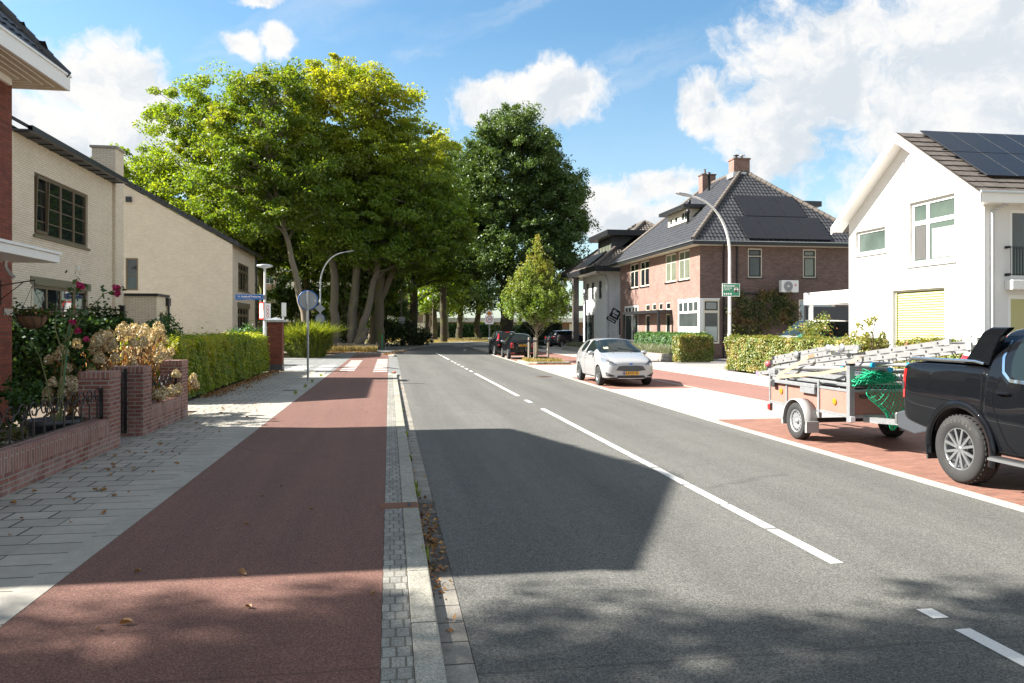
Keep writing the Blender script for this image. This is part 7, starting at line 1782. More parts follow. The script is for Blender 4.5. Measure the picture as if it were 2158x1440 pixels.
        for f in gl:
            for a in f[1:]: par[find(a)] = find(f[0])
        grp = {}
        for f in gl: grp.setdefault(find(f[0]), []).append(f)
        for g in grp.values():
            c = sum((V[i] for f in g for i in f), Vector()) / sum(len(f) for f in g)
            nm = 'side_window' if abs(c.x) > .35 else ('windscreen' if c.y > 0 else 'rear_window')
            sub(nm, g, MT['car_glass'], root)
    def hit(s, axis, a, b, sg, off=.004):
        """drop a point on the body: axis 'f' front (x,z), 'r' rear (x,z), 's' side (y,z), 't' top (x,y)"""
        if axis == 'f': o, d_ = Vector((a, 9, b)), Vector((0, -1, 0))
        elif axis == 'r': o, d_ = Vector((a, -9, b)), Vector((0, 1, 0))
        elif axis == 's': o, d_ = Vector((sg*9, a, b)), Vector((-sg, 0, 0))
        else: o, d_ = Vector((a, b, 9)), Vector((0, 0, -1))
        r_ = s.bvh.ray_cast(o, d_)
        if r_[0] is None: return o + d_*8.2
        return r_[0] + (r_[1] if r_[1].dot(d_) < 0 else -r_[1]) * off
    def patch(s, mb, axis, lo, hi, sg=1, rows=5, off=.004, dense=4):
        def den(L):
            out = []
            for p, q in zip(L, L[1:]):
                for k in range(dense): out.append((p[0]+(q[0]-p[0])*k/dense, p[1]+(q[1]-p[1])*k/dense))
            return out + [L[-1]]
        lo, hi = den(lo), den(hi); n = len(lo); vs = []
        for j in range(rows+1):
            f = j/rows
            for (a, b), (c, d_) in zip(lo, hi): vs.append(s.hit(axis, a+(c-a)*f, b+(d_-b)*f, sg, off))
        mb.add(vs, [(j*n+i, j*n+i+1, (j+1)*n+i+1, (j+1)*n+i) for j in range(rows) for i in range(n-1)], 0, True)
    def line(s, mb, axis, pts, sg=1, w=.010, off=.003):
        lo, hi = [], []
        for i, p in enumerate(pts):
            q = pts[min(i+1, len(pts)-1)]; r_ = pts[max(i-1, 0)]
            dx, dz = q[0]-r_[0], q[1]-r_[1]; L = math.hypot(dx, dz) or 1
            lo.append((p[0]+dz/L*w/2, p[1]-dx/L*w/2)); hi.append((p[0]-dz/L*w/2, p[1]+dx/L*w/2))
        s.patch(mb, axis, lo, hi, sg, 1, off, 6)
def wheel(root, x, y, r_, w_, sg, style='alloy', n=5):
    """tyre and rim; sg is the outward side"""
    t_ = MB().lathe([(r_*.62, -w_*.42), (r_*.70, -w_*.5), (r_*.92, -w_*.5), (r_*.985, -w_*.40), (r_, -w_*.22), (r_, w_*.22), (r_*.985, w_*.40), (r_*.92, w_*.5), (r_*.70, w_*.5), (r_*.62, w_*.42)], (x, y, r_), 'x', 36)
    for k in range(40):
        a = k*math.pi/20; c, sn = math.cos(a), math.sin(a)
        for h_ in (-.28, .02, .30): t_.beam((x + h_*w_ - .05*w_, y + c*r_*1.002, r_ + sn*r_*1.002), (x + h_*w_ + .05*w_, y + c*r_*1.002, r_ + sn*r_*1.002), .035*r_*2, .012, up=(0, c, sn))
    wt = t_.build('wheel', MT['tyre'], root, world=False)
    rm = MB(); ro = r_*.64; xo = x + sg*w_*.40
    rm.lathe([(ro, x-.3*w_), (ro, xo), (ro*.93, xo + sg*.008), (ro*.90, xo - sg*.02), (ro*.88, x - .3*w_)], (0, y, r_), 'x', 36)
    rm.lathe([(ro*.22, xo - sg*.03), (ro*.20, xo - sg*.004), (.0005, xo - sg*.002)], (0, y, r_), 'x', 18)
    if style == 'steel':
        rm.lathe([(ro*.90, xo - sg*.03), (ro*.62, xo - sg*.01), (ro*.40, xo - sg*.035), (.001, xo - sg*.03)], (0, y, r_), 'x', 30)
    else:
        for k in range(n):
            for dth in ((0,) if style == 'alloy' else (-.17, .17)):
                a = 2*math.pi*(k+.5)/n + dth*.6; b = 2*math.pi*(k+.5)/n + dth*1.5
                p = Vector((xo - sg*.012, y + math.cos(a)*ro*.15, r_ + math.sin(a)*ro*.15)); q = Vector((xo - sg*.004, y + math.cos(b)*ro*.93, r_ + math.sin(b)*ro*.93))
                rm.beam(p, q, ro*(.19 if style == 'alloy' else .115), .022, up=(1, 0, 0)) if False else rm.beam(p, q, ro*(.21 if style == 'alloy' else .12), .024, up=(sg, 0, 0))
    rm.build('rim', MT['alloy'] if style != 'steel' else MT['galv'], wt, world=False)
    bk = MB().lathe([(ro*.89, x - .05*w_*sg), (.001, x - .05*w_*sg)], (0, y, r_), 'x', 24)
    if style == 'steel':
        for k in range(14): a = k*2*math.pi/14; bk.disc((xo - sg*.010, y + math.cos(a)*ro*.74, r_ + math.sin(a)*ro*.74), .016, 'x', 8)
    bk.build('brake_disc', MT['rim_dark'], wt, world=False)
    return wt
def plate(root, text, x, y, z, sgn, w_=.50, h_=.105):
    """number plate: sgn=+1 faces +y"""
    o = MB().box(x-w_/2, x+w_/2, min(y, y+sgn*.012), max(y, y+sgn*.012), z-h_/2, z+h_/2).build('number_plate', MT['plate'], root, world=False, bevel=.004)
    yy = y + sgn*.0135; xd = Vector((-sgn, 0, 0))
    mb = MB(); put_text(mb, text, h_*.98, Vector((x, yy, z)) + xd*.02, xd, (0, 0, 1), bold=.003); mb.build('plate_lettering', MT['black'], o, world=False)
    c = Vector((x, yy, z)) - xd*(w_/2 - .025)
    mb = MB(); mb.add([c - xd*.022 - Vector((0, 0, h_/2-.004)), c + xd*.022 - Vector((0, 0, h_/2-.004)), c + xd*.022 + Vector((0, 0, h_/2-.004)), c - xd*.022 + Vector((0, 0, h_/2-.004))], [(0, 1, 2, 3)]); mb.build('blue_strip', MT['blue'], o, world=False)
def mirrors(cb, root, mat, y, z, hw):
    for sg in (-1, 1):
        mb = MB(); mb.sphere((sg*(hw+.10), y, z), .1, 14, 10, 0, (1.0, .62, .72)); m_ = mb.build('mirror', mat, root, world=False)
        MB().add([(sg*(hw+.02), y-.062, z-.055), (sg*(hw+.17), y-.062, z-.05), (sg*(hw+.17), y-.062, z+.05), (sg*(hw+.02), y-.062, z+.06)], [(0, 1, 2, 3)]).build('mirror_glass', MT['chrome'], m_, world=False)
        MB().beam((sg*(hw-.05), y+.02, z-.07), (sg*(hw+.06), y, z-.03), .05, .04).build('mirror_arm', MT['trim'], m_, world=False)
def side_details(cb, root, yb, yd, yf, z0, zbelt, yq=None, handle=MT['silver_paint']):
    mb = MB()
    for sg in (-1, 1):
        for pts in ([(yf, z0+.04), (yf+.02, .6), (yf+.01, zbelt-.02)], [(yb, z0+.04), (yb, .6), (yb, zbelt+.0)], [(yd, zbelt+.03), (yd+.02, .85), (yd+.22, .62), (yd+.3, z0+.06)] if yd else [], [(yf, z0+.04), ((yf+yb)/2, z0+.03), (yb, z0+.03), ((yd or yb)+.3, z0+.06)]):
            if pts: cb.line(mb, 's', pts, sg)
    mb.build('door_gap', MT['gap'], root, world=False)
    for sg in (-1, 1):
        for y in ([yb+.16] + ([yd+.2] if yd else [])):
            p = cb.hit('s', y, zbelt-.10, sg, .0)
            MB().sphere((p.x + sg*.012, p.y, p.z), .1, 12, 8, 0, (.22, .95, .17)).build('door_handle', handle, root, world=False)
    return
# ---- the silver hatchback
def hatch_silver():
    e = thing('parked_car', 'silver five-door hatchback parked on the red brick bay, facing the camera', 'car', (7.36, 25.15, PZ), math.pi)
    S = stations(1.72, 1.475, 2.06, -1.88, .905, .965, 1.02, .12, -.40, -1.05, -1.52, 1.0, zb=.19, rw=.665, nose=.66)
    cb = CarBody(e, S, MT['silver_paint'], (1.245, -1.245), .30, archw=.26)
    for y in (1.245, -1.245):
        for sg in (-1, 1): wheel(e, sg*.755, y, .30, .195, sg, 'alloy', 5)
    for sg in (-1, 1):
        mb = MB(); cb.patch(mb, 'f', [(sg*.44, .665), (sg*.60, .66), (sg*.74, .70), (sg*.80, .78)], [(sg*.44, .685), (sg*.58, .77), (sg*.71, .86), (sg*.775, .905)], off=.006)
        h = mb.build('headlight', MT['lamp_glass'], e, world=False)
        mb = MB(); cb.patch(mb, 'f', [(sg*.54, .70), (sg*.70, .735)], [(sg*.56, .75), (sg*.71, .82)], off=.010); mb.build('lamp_lens', MT['rim_dark'], h, world=False)
        mb = MB(); cb.patch(mb, 'f', [(sg*.50, .315), (sg*.64, .31), (sg*.735, .33)], [(sg*.51, .335), (sg*.65, .39), (sg*.765, .45)], off=.006); f = mb.build('fog_lamp_recess', MT['trim'], e, world=False)
        mb = MB(); cb.patch(mb, 'f', [(sg*.685, .345), (sg*.725, .355)], [(sg*.69, .385), (sg*.735, .405)], off=.012); mb.build('fog_lamp', MT['lamp_glass'], f, world=False)
        mb = MB(); cb.patch(mb, 'r', [(sg*.56, .78), (sg*.74, .76)], [(sg*.60, 1.05), (sg*.76, 1.08)], off=.006); cb.patch(mb, 's', [(-1.80, .80), (-1.62, .90)], [(-1.78, 1.05), (-1.62, 1.02)], sg, off=.006); mb.build('tail_light', MT['red_lamp'], e, world=False)
    mb = MB(); cb.patch(mb, 'f', [(-.47, .50), (-.2, .478), (.2, .478), (.47, .50)], [(-.38, .632), (-.2, .645), (.2, .645), (.38, .632)], off=.006); g = mb.build('grille', MT['gap'], e, world=False)
    mb = MB()
    for z in (.502, .532, .562, .592, .622):
        w_ = .455 - (z-.50)*.6; cb.patch(mb, 'f', [(-w_, z-.005), (0, z-.005), (w_, z-.005)], [(-w_, z+.002), (0, z+.002), (w_, z+.002)], off=.016, rows=1)
    mb.build('grille_bars', MT['sign_back'], g, world=False)
    mb = MB(); cb.patch(mb, 'f', [(-.47, .268), (0, .262), (.47, .268)], [(-.42, .345), (0, .352), (.42, .345)], off=.006); mb.build('lower_intake', MT['trim'], e, world=False)
    p = cb.hit('f', 0, .70, 1, .0); mb = MB(); mb.lathe([(.055, .006), (.001, .012)], (0, 0, 0), 'y', 20); 
    MB().add([(p.x + .062*math.cos(k*.314), p.y + .012, p.z + .026*math.sin(k*.314)) for k in range(20)], [list(range(20))]).build('emblem', MT['blue'], e, world=False)
    p = cb.hit('f', 0, .41, 1, .0); plate(e, '6-KVZ-92', 0, p.y + .012, .415, 1)
    p = cb.hit('r', 0, .75, 1, .0); plate(e, '6-KVZ-92', 0, p.y - .012, .75, -1)
    mirrors(cb, e, MT['silver_paint'], .62, 1.00, .80)
    side_details(cb, e, -.40, -1.16, .86, .22, .95)
    mb = MB()
    cb.line(mb, 't', [(-.64, 1.95), (-.66, 1.5), (-.72, 1.05)], w=.012); cb.line(mb, 't', [(.64, 1.95), (.66, 1.5), (.72, 1.05)], w=.012); mb.build('bonnet_gap', MT['trim'], e, world=False)
    mb = MB(); p = cb.hit('t', 0, -.15, 1, 0); mb.tube([p, p + Vector((0, -.28, .33))], [.006, .003], 6); mb.sphere(p, .022, 8, 6, 0, (1, 1.6, .6)); mb.build('aerial', MT['trim'], e, world=False)
    mb = MB()
    for (x0, y0, x1, y1) in ((-.55, .93, .05, .90), (.10, .93, .62, .82)): q0, q1 = cb.hit('t', x0, y0, 1, .012), cb.hit('t', x1, y1-.1, 1, .012); mb.tube([q0, q1], .009, 5)
    mb.build('wiper', MT['trim'], e, world=False)
    for x in (-.3, .3):
        p = cb.hit('t', x, 1.12, 1, .004); MB().sphere(p, .02, 8, 5, 0, (1.2, 1, .5)).build('washer_jet', MT['trim'], e, world=False)
    mb = MB(); cb.patch(mb, 't', [(.35, .66), (.50, .66)], [(.35, .78), (.50, .78)], off=.003); mb.build('parking_permit', plain('beige_paper', (.5, .45, .3), .8), e, world=False)
    mb = MB()
    for sg in (-1, 1): cb.line(mb, 's', [(.55, 1.0), (.1, .985), (-.5, 1.0), (-1.2, 1.035)], sg, w=.018)
    mb.build('window_trim', MT['trim'], e, world=False)
hatch_silver()
# ---- two black cars seen from behind
def hatch_black():
    e = thing('parked_car', 'small black rounded hatchback parked with its rear to the camera by the tree stakes', 'car', (7.66, 46.35, PZ), 0)
    S = stations(1.63, 1.49, 1.72, -1.80, .93, .985, .82, .05, -.45, -.95, -1.36, .98, zb=.20, rw=.66, nose=.66, hatch=.27)
    cb = CarBody(e, S, MT['black_paint'], (1.12, -1.18), .29, glass_side=(5, 6, 7, 9))
    for y in (1.12, -1.18):
        for sg in (-1, 1): wheel(e, sg*.715, y, .29, .185, sg, 'alloy', 5)
    for sg in (-1, 1):
        mb = MB(); cb.patch(mb, 'r', [(sg*.52, .66), (sg*.70, .66)], [(sg*.55, .93), (sg*.68, .93)], off=.010); h = mb.build('tail_light', MT['red_lamp'], e, world=False)
        mb = MB(); cb.patch(mb, 'r', [(sg*.58, .735), (sg*.65, .735)], [(sg*.59, .87), (sg*.645, .87)], off=.018); mb.build('lamp_centre', MT['black_paint'], h, world=False)
        mb = MB(); cb.patch(mb, 'r', [(sg*.46, .33), (sg*.66, .335)], [(sg*.46, .38), (sg*.66, .385)], off=.008); mb.build('reflector', MT['red_lamp'], e, world=False)
        mb = MB(); cb.patch(mb, 'f', [(sg*.42, .62), (sg*.66, .66)], [(sg*.45, .78), (sg*.66, .84)], off=.006); mb.build('headlight', MT['lamp_glass'], e, world=False)
    mb = MB(); cb.patch(mb, 'r', [(-.34, .875), (0, .875), (.34, .875)], [(-.34, .91), (0, .915), (.34, .91)], off=.022); mb.build('chrome_strip', MT['chrome'], e, world=False)
    mb = MB(); cb.patch(mb, 'r', [(-.60, .25), (0, .24), (.60, .25)], [(-.6, .31), (0, .31), (.6, .31)], off=.006); mb.build('bumper_trim', MT['trim'], e, world=False)
    p = cb.hit('r', 0, .80, 1, 0); plate(e, 'SV-802-N', 0, p.y - .016, .80, -1)
    mirrors(cb, e, MT['chrome'], .50, 1.02, .76); side_details(cb, e, -.42, None, .80, .22, .97, handle=MT['chrome'])
    p = cb.hit('r', 0, 1.02, 1, .0); MB().tube([p + Vector((0, -.01, 0)), p + Vector((.32, -.02, .05))], .009, 5).build('rear_wiper', MT['trim'], e, world=False)
    mb = MB()
    for x in (-.33, .33): mb.sphere((x, -.9, 1.08), .11, 10, 8, 0, (1, .5, 1.1))
    mb.build('head_rests', MT['trim'], e, world=False)
hatch_black()
def mpv_black():
    e = thing('parked_car', 'black family van with tall red lights parked ahead of the small black hatchback', 'car', (7.78, 53.0, PZ), 0)
    S = stations(1.70, 1.62, 2.0, -2.0, 1.0, 1.05, 1.15, .35, -.30, -1.0, -1.72, 1.06, zb=.21, rw=.74, nose=.70, hatch=.17)
    cb = CarBody(e, S, MT['black_paint'], (1.28, -1.35), .31, glass_side=(5, 6, 7, 9, 10))
    for y in (1.28, -1.35):
        for sg in (-1, 1): wheel(e, sg*.745, y, .31, .195, sg, 'alloy', 7)
    for sg in (-1, 1):
        mb = MB(); cb.patch(mb, 'r', [(sg*.60, .97), (sg*.74, .97)], [(sg*.535, 1.46), (sg*.60, 1.44)], off=.012); h = mb.build('tail_light', MT['red_lamp'], e, world=False)
        mb = MB(); cb.patch(mb, 'r', [(sg*.62, 1.02), (sg*.715, 1.02)], [(sg*.61, 1.10), (sg*.69, 1.10)], off=.02); mb.build('reversing_lamp', MT['lamp_glass'], h, world=False)
        mb = MB(); cb.patch(mb, 'r', [(sg*.52, .64), (sg*.70, .64)], [(sg*.52, .73), (sg*.70, .73)], off=.010); mb.build('bumper_lamp', MT['red_lamp'], e, world=False)
        mb = MB(); cb.patch(mb, 'f', [(sg*.42, .66), (sg*.70, .70)], [(sg*.45, .84), (sg*.70, .90)], off=.006); mb.build('headlight', MT['lamp_glass'], e, world=False)
    mb = MB(); cb.patch(mb, 'r', [(-.15, 1.515), (.15, 1.515)], [(-.15, 1.545), (.15, 1.545)], off=.012); mb.build('brake_light', MT['red_lamp'], e, world=False)
    p = cb.hit('r', .05, .47, 1, 0); plate(e, '80-LX-TG', .05, p.y - .016, .49, -1)
    mb = MB(); cb.patch(mb, 'r', [(-.42, .91), (-.26, .91)], [(-.42, .935), (-.26, .935)], off=.012); mb.build('badge', MT['chrome'], e, world=False)
    mb = MB(); cb.patch(mb, 'r', [(.20, 1.36), (.32, 1.36)], [(.20, 1.43), (.32, 1.43)], off=.006); mb.build('sticker', MT['sign_white'], e, world=False)
    p = cb.hit('r', 0, 1.12, 1, .0); MB().tube([p + Vector((0, -.012, 0)), p + Vector((.36, -.02, .04))], .009, 5).build('rear_wiper', MT['trim'], e, world=False)
    mirrors(cb, e, MT['chrome'], .80, 1.10, .80); side_details(cb, e, -.30, -1.08, .95, .24, 1.03, handle=MT['black_paint'])
mpv_black()
def suv_dark():
    e = thing('parked_car', 'dark blue-black estate car parked behind the brick column under the far white house', 'car', (17.0, 73.6, PZ), R(-62))
    S = stations(1.86, 1.62, 2.25, -2.25, 1.02, 1.08, 1.2, .35, -.35, -1.15, -1.9, 1.02, zb=.24, rw=.70, nose=.72, hatch=.2)
    cb = CarBody(e, S, paint('dark_blue_paint', (.01, .014, .03), .1), (1.4, -1.4), .34, glass_side=(5, 6, 7, 9, 10))
    for y in (1.4, -1.4):
        for sg in (-1, 1): wheel(e, sg*.81, y, .34, .21, sg, 'alloy', 5)
    for sg in (-1, 1):
        mb = MB(); cb.patch(mb, 'r', [(sg*.42, .86), (sg*.80, .84)], [(sg*.45, .98), (sg*.80, 1.0)], off=.01); mb.build('tail_light', MT['red_lamp'], e, world=False)
        mb = MB(); cb.line(mb, 's', [(.9, 1.09), (-.4, 1.10), (-1.5, 1.18), (-1.8, 1.30)], sg, w=.03, off=.008); mb.build('chrome_strip', MT['chrome'], e, world=False)
    side_details(cb, e, -.35, -1.2, .95, .26, 1.05, handle=MT['chrome']); mirrors(cb, e, MT['black_paint'], .8, 1.12, .86)
suv_dark()
def hatch_white():
    e = thing('parked_car', 'white hatchback rear with dark window and red brake light, parked beyond the ladders', 'car', (15.45, 16.6, -.03), R(-66))
    S = stations(1.80, 1.66, 2.1, -2.1, 1.02, 1.08, 1.2, .35, -.35, -1.1, -1.75, 1.06, zb=.22, rw=.70, nose=.7, hatch=.2)
    cb = CarBody(e, S, MT['white_paint'], (1.3, -1.3), .32, glass_side=(5, 6, 7, 9, 10))
    for y in (1.3, -1.3):
        for sg in (-1, 1): wheel(e, sg*.79, y, .32, .2, sg, 'alloy', 5)
    for sg in (-1, 1):
        mb = MB(); cb.patch(mb, 'r', [(sg*.52, .90), (sg*.80, .90)], [(sg*.56, 1.12), (sg*.78, 1.16)], off=.01); mb.build('tail_light', MT['red_lamp'], e, world=False)
    mb = MB(); cb.patch(mb, 'r', [(-.17, 1.555), (.17, 1.555)], [(-.17, 1.60), (.17, 1.60)], off=.012); mb.build('brake_light', MT['red_lamp'], e, world=False)
    p = cb.hit('r', 0, 1.10, 1, .0); MB().tube([p + Vector((0, -.012, 0)), p + Vector((.36, -.03, .03))], .010, 5).build('rear_wiper', MT['trim'], e, world=False)
    side_details(cb, e, -.35, -1.15, .95, .24, 1.06, handle=MT['white_paint']); mirrors(cb, e, MT['black_paint'], .8, 1.12, .84)
hatch_white()
def van_two_tone():
    e = thing('parked_van', 'white over teal green passenger van parked under the carport behind the yellow hedge', 'van', (17.45, 29.1, .16), R(90))
    S = stations(1.98, 1.94, 2.34, -2.34, 1.18, 1.22, 1.72, .95, .25, -.9, -2.05, 1.12, zb=.22, rw=.80, nose=.86, hatch=.16)
    cb = CarBody(e, S, MT['teal_paint'], (1.55, -1.43), .35, glass_side=(5, 6, 7, 8, 9, 10), roofm=5)
    for y in (1.55, -1.43):
        for sg in (-1, 1): wheel(e, sg*.86, y, .35, .23, sg, 'alloy', 5)
    mb = MB()
    for sg in (-1, 1): cb.patch(mb, 's', [(1.7, 1.06), (0, 1.08), (-1.9, 1.14)], [(1.7, 1.16), (0, 1.20), (-1.9, 1.24)], sg, off=.004)
    cb.patch(mb, 'f', [(-.62, .80), (0, .58), (.62, .80)], [(-.66, 1.1), (0, 1.14), (.66, 1.1)], off=.004); cb.patch(mb, 't', [(-.72, 1.76), (0, 1.76), (.72, 1.76)], [(-.60, 2.2), (0, 2.22), (.60, 2.2)], off=.004); mb.build('white_band', MT['white_paint'], e, world=False)
    for sg in (-1, 1):
        mb = MB(); cb.patch(mb, 'f', [(sg*.55, .74), (sg*.80, .76)], [(sg*.56, .86), (sg*.80, .90)], off=.008); mb.build('headlight', MT['lamp_glass'], e, world=False)
    side_details(cb, e, .30, -.95, 1.35, .26, 1.06, handle=MT['teal_paint']); mirrors(cb, e, MT['white_paint'], 1.35, 1.25, .95)
van_two_tone()
# ---- black pickup at the right edge
def pickup():
    e = thing('pickup_truck', 'glossy black double-cab pickup truck at the right edge, tail towards the trailer', 'pickup truck', (7.5, 6.58, PZ), math.pi)
    S = [(2.66, .60, .68, .66, .55, .36, .60, 1.0, 1.08, 1.10), (2.58, .82, .88, .86, .76, .34, .62, 1.06, 1.14, 1.16), (2.25, .90, .95, .92, .84, .34, .70, 1.12, 1.18, 1.20),
         (1.65, .92, .96, .94, .87, .36, .70, 1.15, 1.20, 1.235), (1.05, .92, .96, .95, .86, .38, .72, 1.16, 1.23, 1.28), (.65, .92, .96, .955, .77, .38, .72, 1.17, 1.52, 1.58),
         (.25, .92, .96, .955, .70, .38, .72, 1.18, 1.775, 1.83), (.05, .92, .96, .955, .70, .38, .72, 1.185, 1.79, 1.85), (-.26, .92, .96, .955, .70, .38, .72, 1.19, 1.795, 1.855), (-.34, .92, .96, .955, .70, .38, .72, 1.19, 1.795, 1.855),
         (-.90, .92, .96, .955, .72, .38, .74, 1.21, 1.79, 1.85), (-1.12, .92, .96, .955, .73, .38, .76, 1.24, 1.78, 1.82), (-1.15, .92, .96, .955, .73, .40, .78, 1.25, 1.77, 1.80), (-1.16, .92, .955, .95, .80, .40, .78, 1.26, 1.38, 1.385),
         (-1.20, .92, .95, .94, .895, .42, .80, 1.28, 1.375, 1.375), (-1.26, .92, .955, .945, .90, .44, .82, 1.30, 1.385, 1.385), (-2.0, .92, .96, .95, .905, .48, .84, 1.30, 1.39, 1.39), (-2.5, .92, .955, .945, .90, .56, .86, 1.29, 1.385, 1.385), (-2.62, .89, .92, .91, .86, .60, .86, 1.27, 1.365, 1.365), (-2.66, .80, .84, .83, .78, .62, .86, 1.24, 1.33, 1.33)]
    cb = CarBody(e, S, MT['black_paint'], (1.72, -1.55), .395, glass_side=(5, 6, 7, 9), glass_top=(4, 5), glass_rear=(), arch=.085, archw=.34)
    for y in (1.72, -1.55):
        for sg in (-1, 1):
            wt = wheel(e, sg*.845, y, .395, .265, sg, 'double', 6)
            if y < 0 and sg > 0:
                tx = MB()
                for k, ch in enumerate('GOODYEAR'):
                    a = R(128 - k*11); c = Vector((sg*(.845+.265*.5)+.003, y - 0, .395)) + Vector((0, math.cos(a), math.sin(a)))*.325
                    put_text(tx, ch, .05, c, (0, math.sin(a), -math.cos(a)), (0, math.cos(a), math.sin(a)), bold=.002)
                tx.build('sidewall_lettering', plain('worn_rubber', (.07, .065, .06), .8), wt, world=False)
            fl = MB()
            prof = [(.475, .90), (.56, .93), (.565, .965), (.54, .985), (.49, .985), (.475, .955)]
            fl.lathe([(r_, sg*h_) for r_, h_ in prof], (0, y, .395), 'x', 28, a0=R(-14), a1=R(194)); fl.build('wheel_arch_flare', MT['black_paint'], e, world=False)
            MB().box(sg*.72 if sg > 0 else -.97, .97 if sg > 0 else sg*.72, y-.53, y-.505, .20, .55).build('mud_flap', MT['trim'], e, world=False)
    for sg in (-1, 1):
        mb = MB(); cb.patch(mb, 'r', [(sg*.74, .90), (sg*.89, .90)], [(sg*.72, 1.27), (sg*.88, 1.27)], off=.008); cb.patch(mb, 's', [(-2.635, .90), (-2.53, .92)], [(-2.63, 1.28), (-2.50, 1.28)], sg, off=.006); t_ = mb.build('tail_light', MT['red_lamp'], e, world=False)
        mb = MB(); cb.patch(mb, 's', [(-2.635, 1.02), (-2.535, 1.02)], [(-2.635, 1.11), (-2.53, 1.12)], sg, off=.012); mb.build('lamp_centre', MT['rim_dark'], t_, world=False)
        mb = MB(); cb.patch(mb, 'f', [(sg*.45, .80), (sg*.86, .82)], [(sg*.47, 1.0), (sg*.86, 1.04)], off=.008); mb.build('headlight', MT['lamp_glass'], e, world=False)
        sl_ = MB(); o = [(-1.57, 1.385), (-1.26, 1.76), (-1.14, 1.81), (-.88, 1.81), (-1.0, 1.72), (-1.11, 1.54), (-1.17, 1.385)]
        sl_.prism(o, 'x', sg*.80, sg*.885); sl_.build('sports_bar', MT['black_paint'], e, world=False, bevel=.015)
        mb = MB(); mb.tube([(sg*.905, -2.50, 1.39), (sg*.905, -2.42, 1.425), (sg*.905, -1.35, 1.425), (sg*.90, -1.22, 1.40)], .017, 8); mb.build('load_rail', MT['chrome'], e, world=False)
        mb = MB(); cb.line(mb, 's', [(.92, 1.215), (.2, 1.215), (-.5, 1.225), (-.82, 1.235), (-.94, 1.32), (-1.0, 1.48), (-.98, 1.66)], sg, w=.036, off=.006); mb.build('chrome_strip', MT['chrome'], e, world=False)
        mb = MB()
        for pts in ([(-.30, .42), (-.30, 1.19)], [(-.97, 1.24), (-1.05, 1.12), (-1.05, .98), (-.98, .80), (-.86, .55), (-.72, .44)], [(.92, .44), (.90, .8), (.92, 1.18)], [(-.72, .44), (.92, .44)]): cb.line(mb, 's', pts, sg, w=.012)
        cb.line(mb, 's', [(-1.215, .50), (-1.215, 1.37)], sg, w=.03, off=.004); mb.build('door_gap', MT['gap'], e, world=False)
        for y in (-.88, -.12):
            p = cb.hit('s', y, 1.10, sg, 0); mb = MB(); mb.sphere((p.x + sg*.03, p.y, p.z), .105, 14, 8, 0, (.16, 1.0, .17)); mb.build('door_handle', MT['black_paint'], e, world=False)
        st = MB().box(min(sg*.90, sg*1.04), max(sg*.90, sg*1.04), -1.0, 1.15, .36, .405).build('side_step', MT['trim'], e, world=False, bevel=.015)
        MB().box(min(sg*1.041, sg*1.052), max(sg*1.041, sg*1.052), -1.0, 1.15, .362, .39).build('step_edge', MT['alloy'], st, world=False)
        MB().prism([(-2.74, .50), (-2.74, .70), (-2.60, .74), (-2.12, .66), (-2.12, .52), (-2.4, .45)], 'x', min(sg*.90, sg*.66), max(sg*.90, sg*.66)).build('bumper_end', MT['charcoal'], e, world=False, bevel=.02)
        MB().box(min(sg*.905, sg*.60), max(sg*.905, sg*.60), -2.79, -2.741, .54, .69).build('bumper_corner', MT['alloy'], e, world=False, bevel=.015)
    MB().box(-.655, .655, -2.76, -2.58, .48, .66).build('rear_bumper', MT['trim'], e, world=False, bevel=.02)
    MB().box(-.84, .84, -2.52, -1.30, 1.388, 1.402).build('bed_cover', MT['trim'], e, world=False)
    MB().beam((0, -2.9, .45), (0, -2.5, .45), .07, .07).build('tow_bar', MT['trim'], e, world=False)
    mb = MB(); cb.patch(mb, 'f', [(-.42, .62), (.42, .62)], [(-.42, 1.02), (.42, 1.02)], off=.008); mb.build('grille', MT['trim'], e, world=False)
    mb = MB(); cb.patch(mb, 'r', [(-.25, .95), (.25, .95)], [(-.25, 1.06), (.25, 1.06)], off=.006); mb.build('tailgate_handle', MT['trim'], e, world=False)
    mirrors(cb, e, MT['black_paint'], .78, 1.25, .94)
pickup()
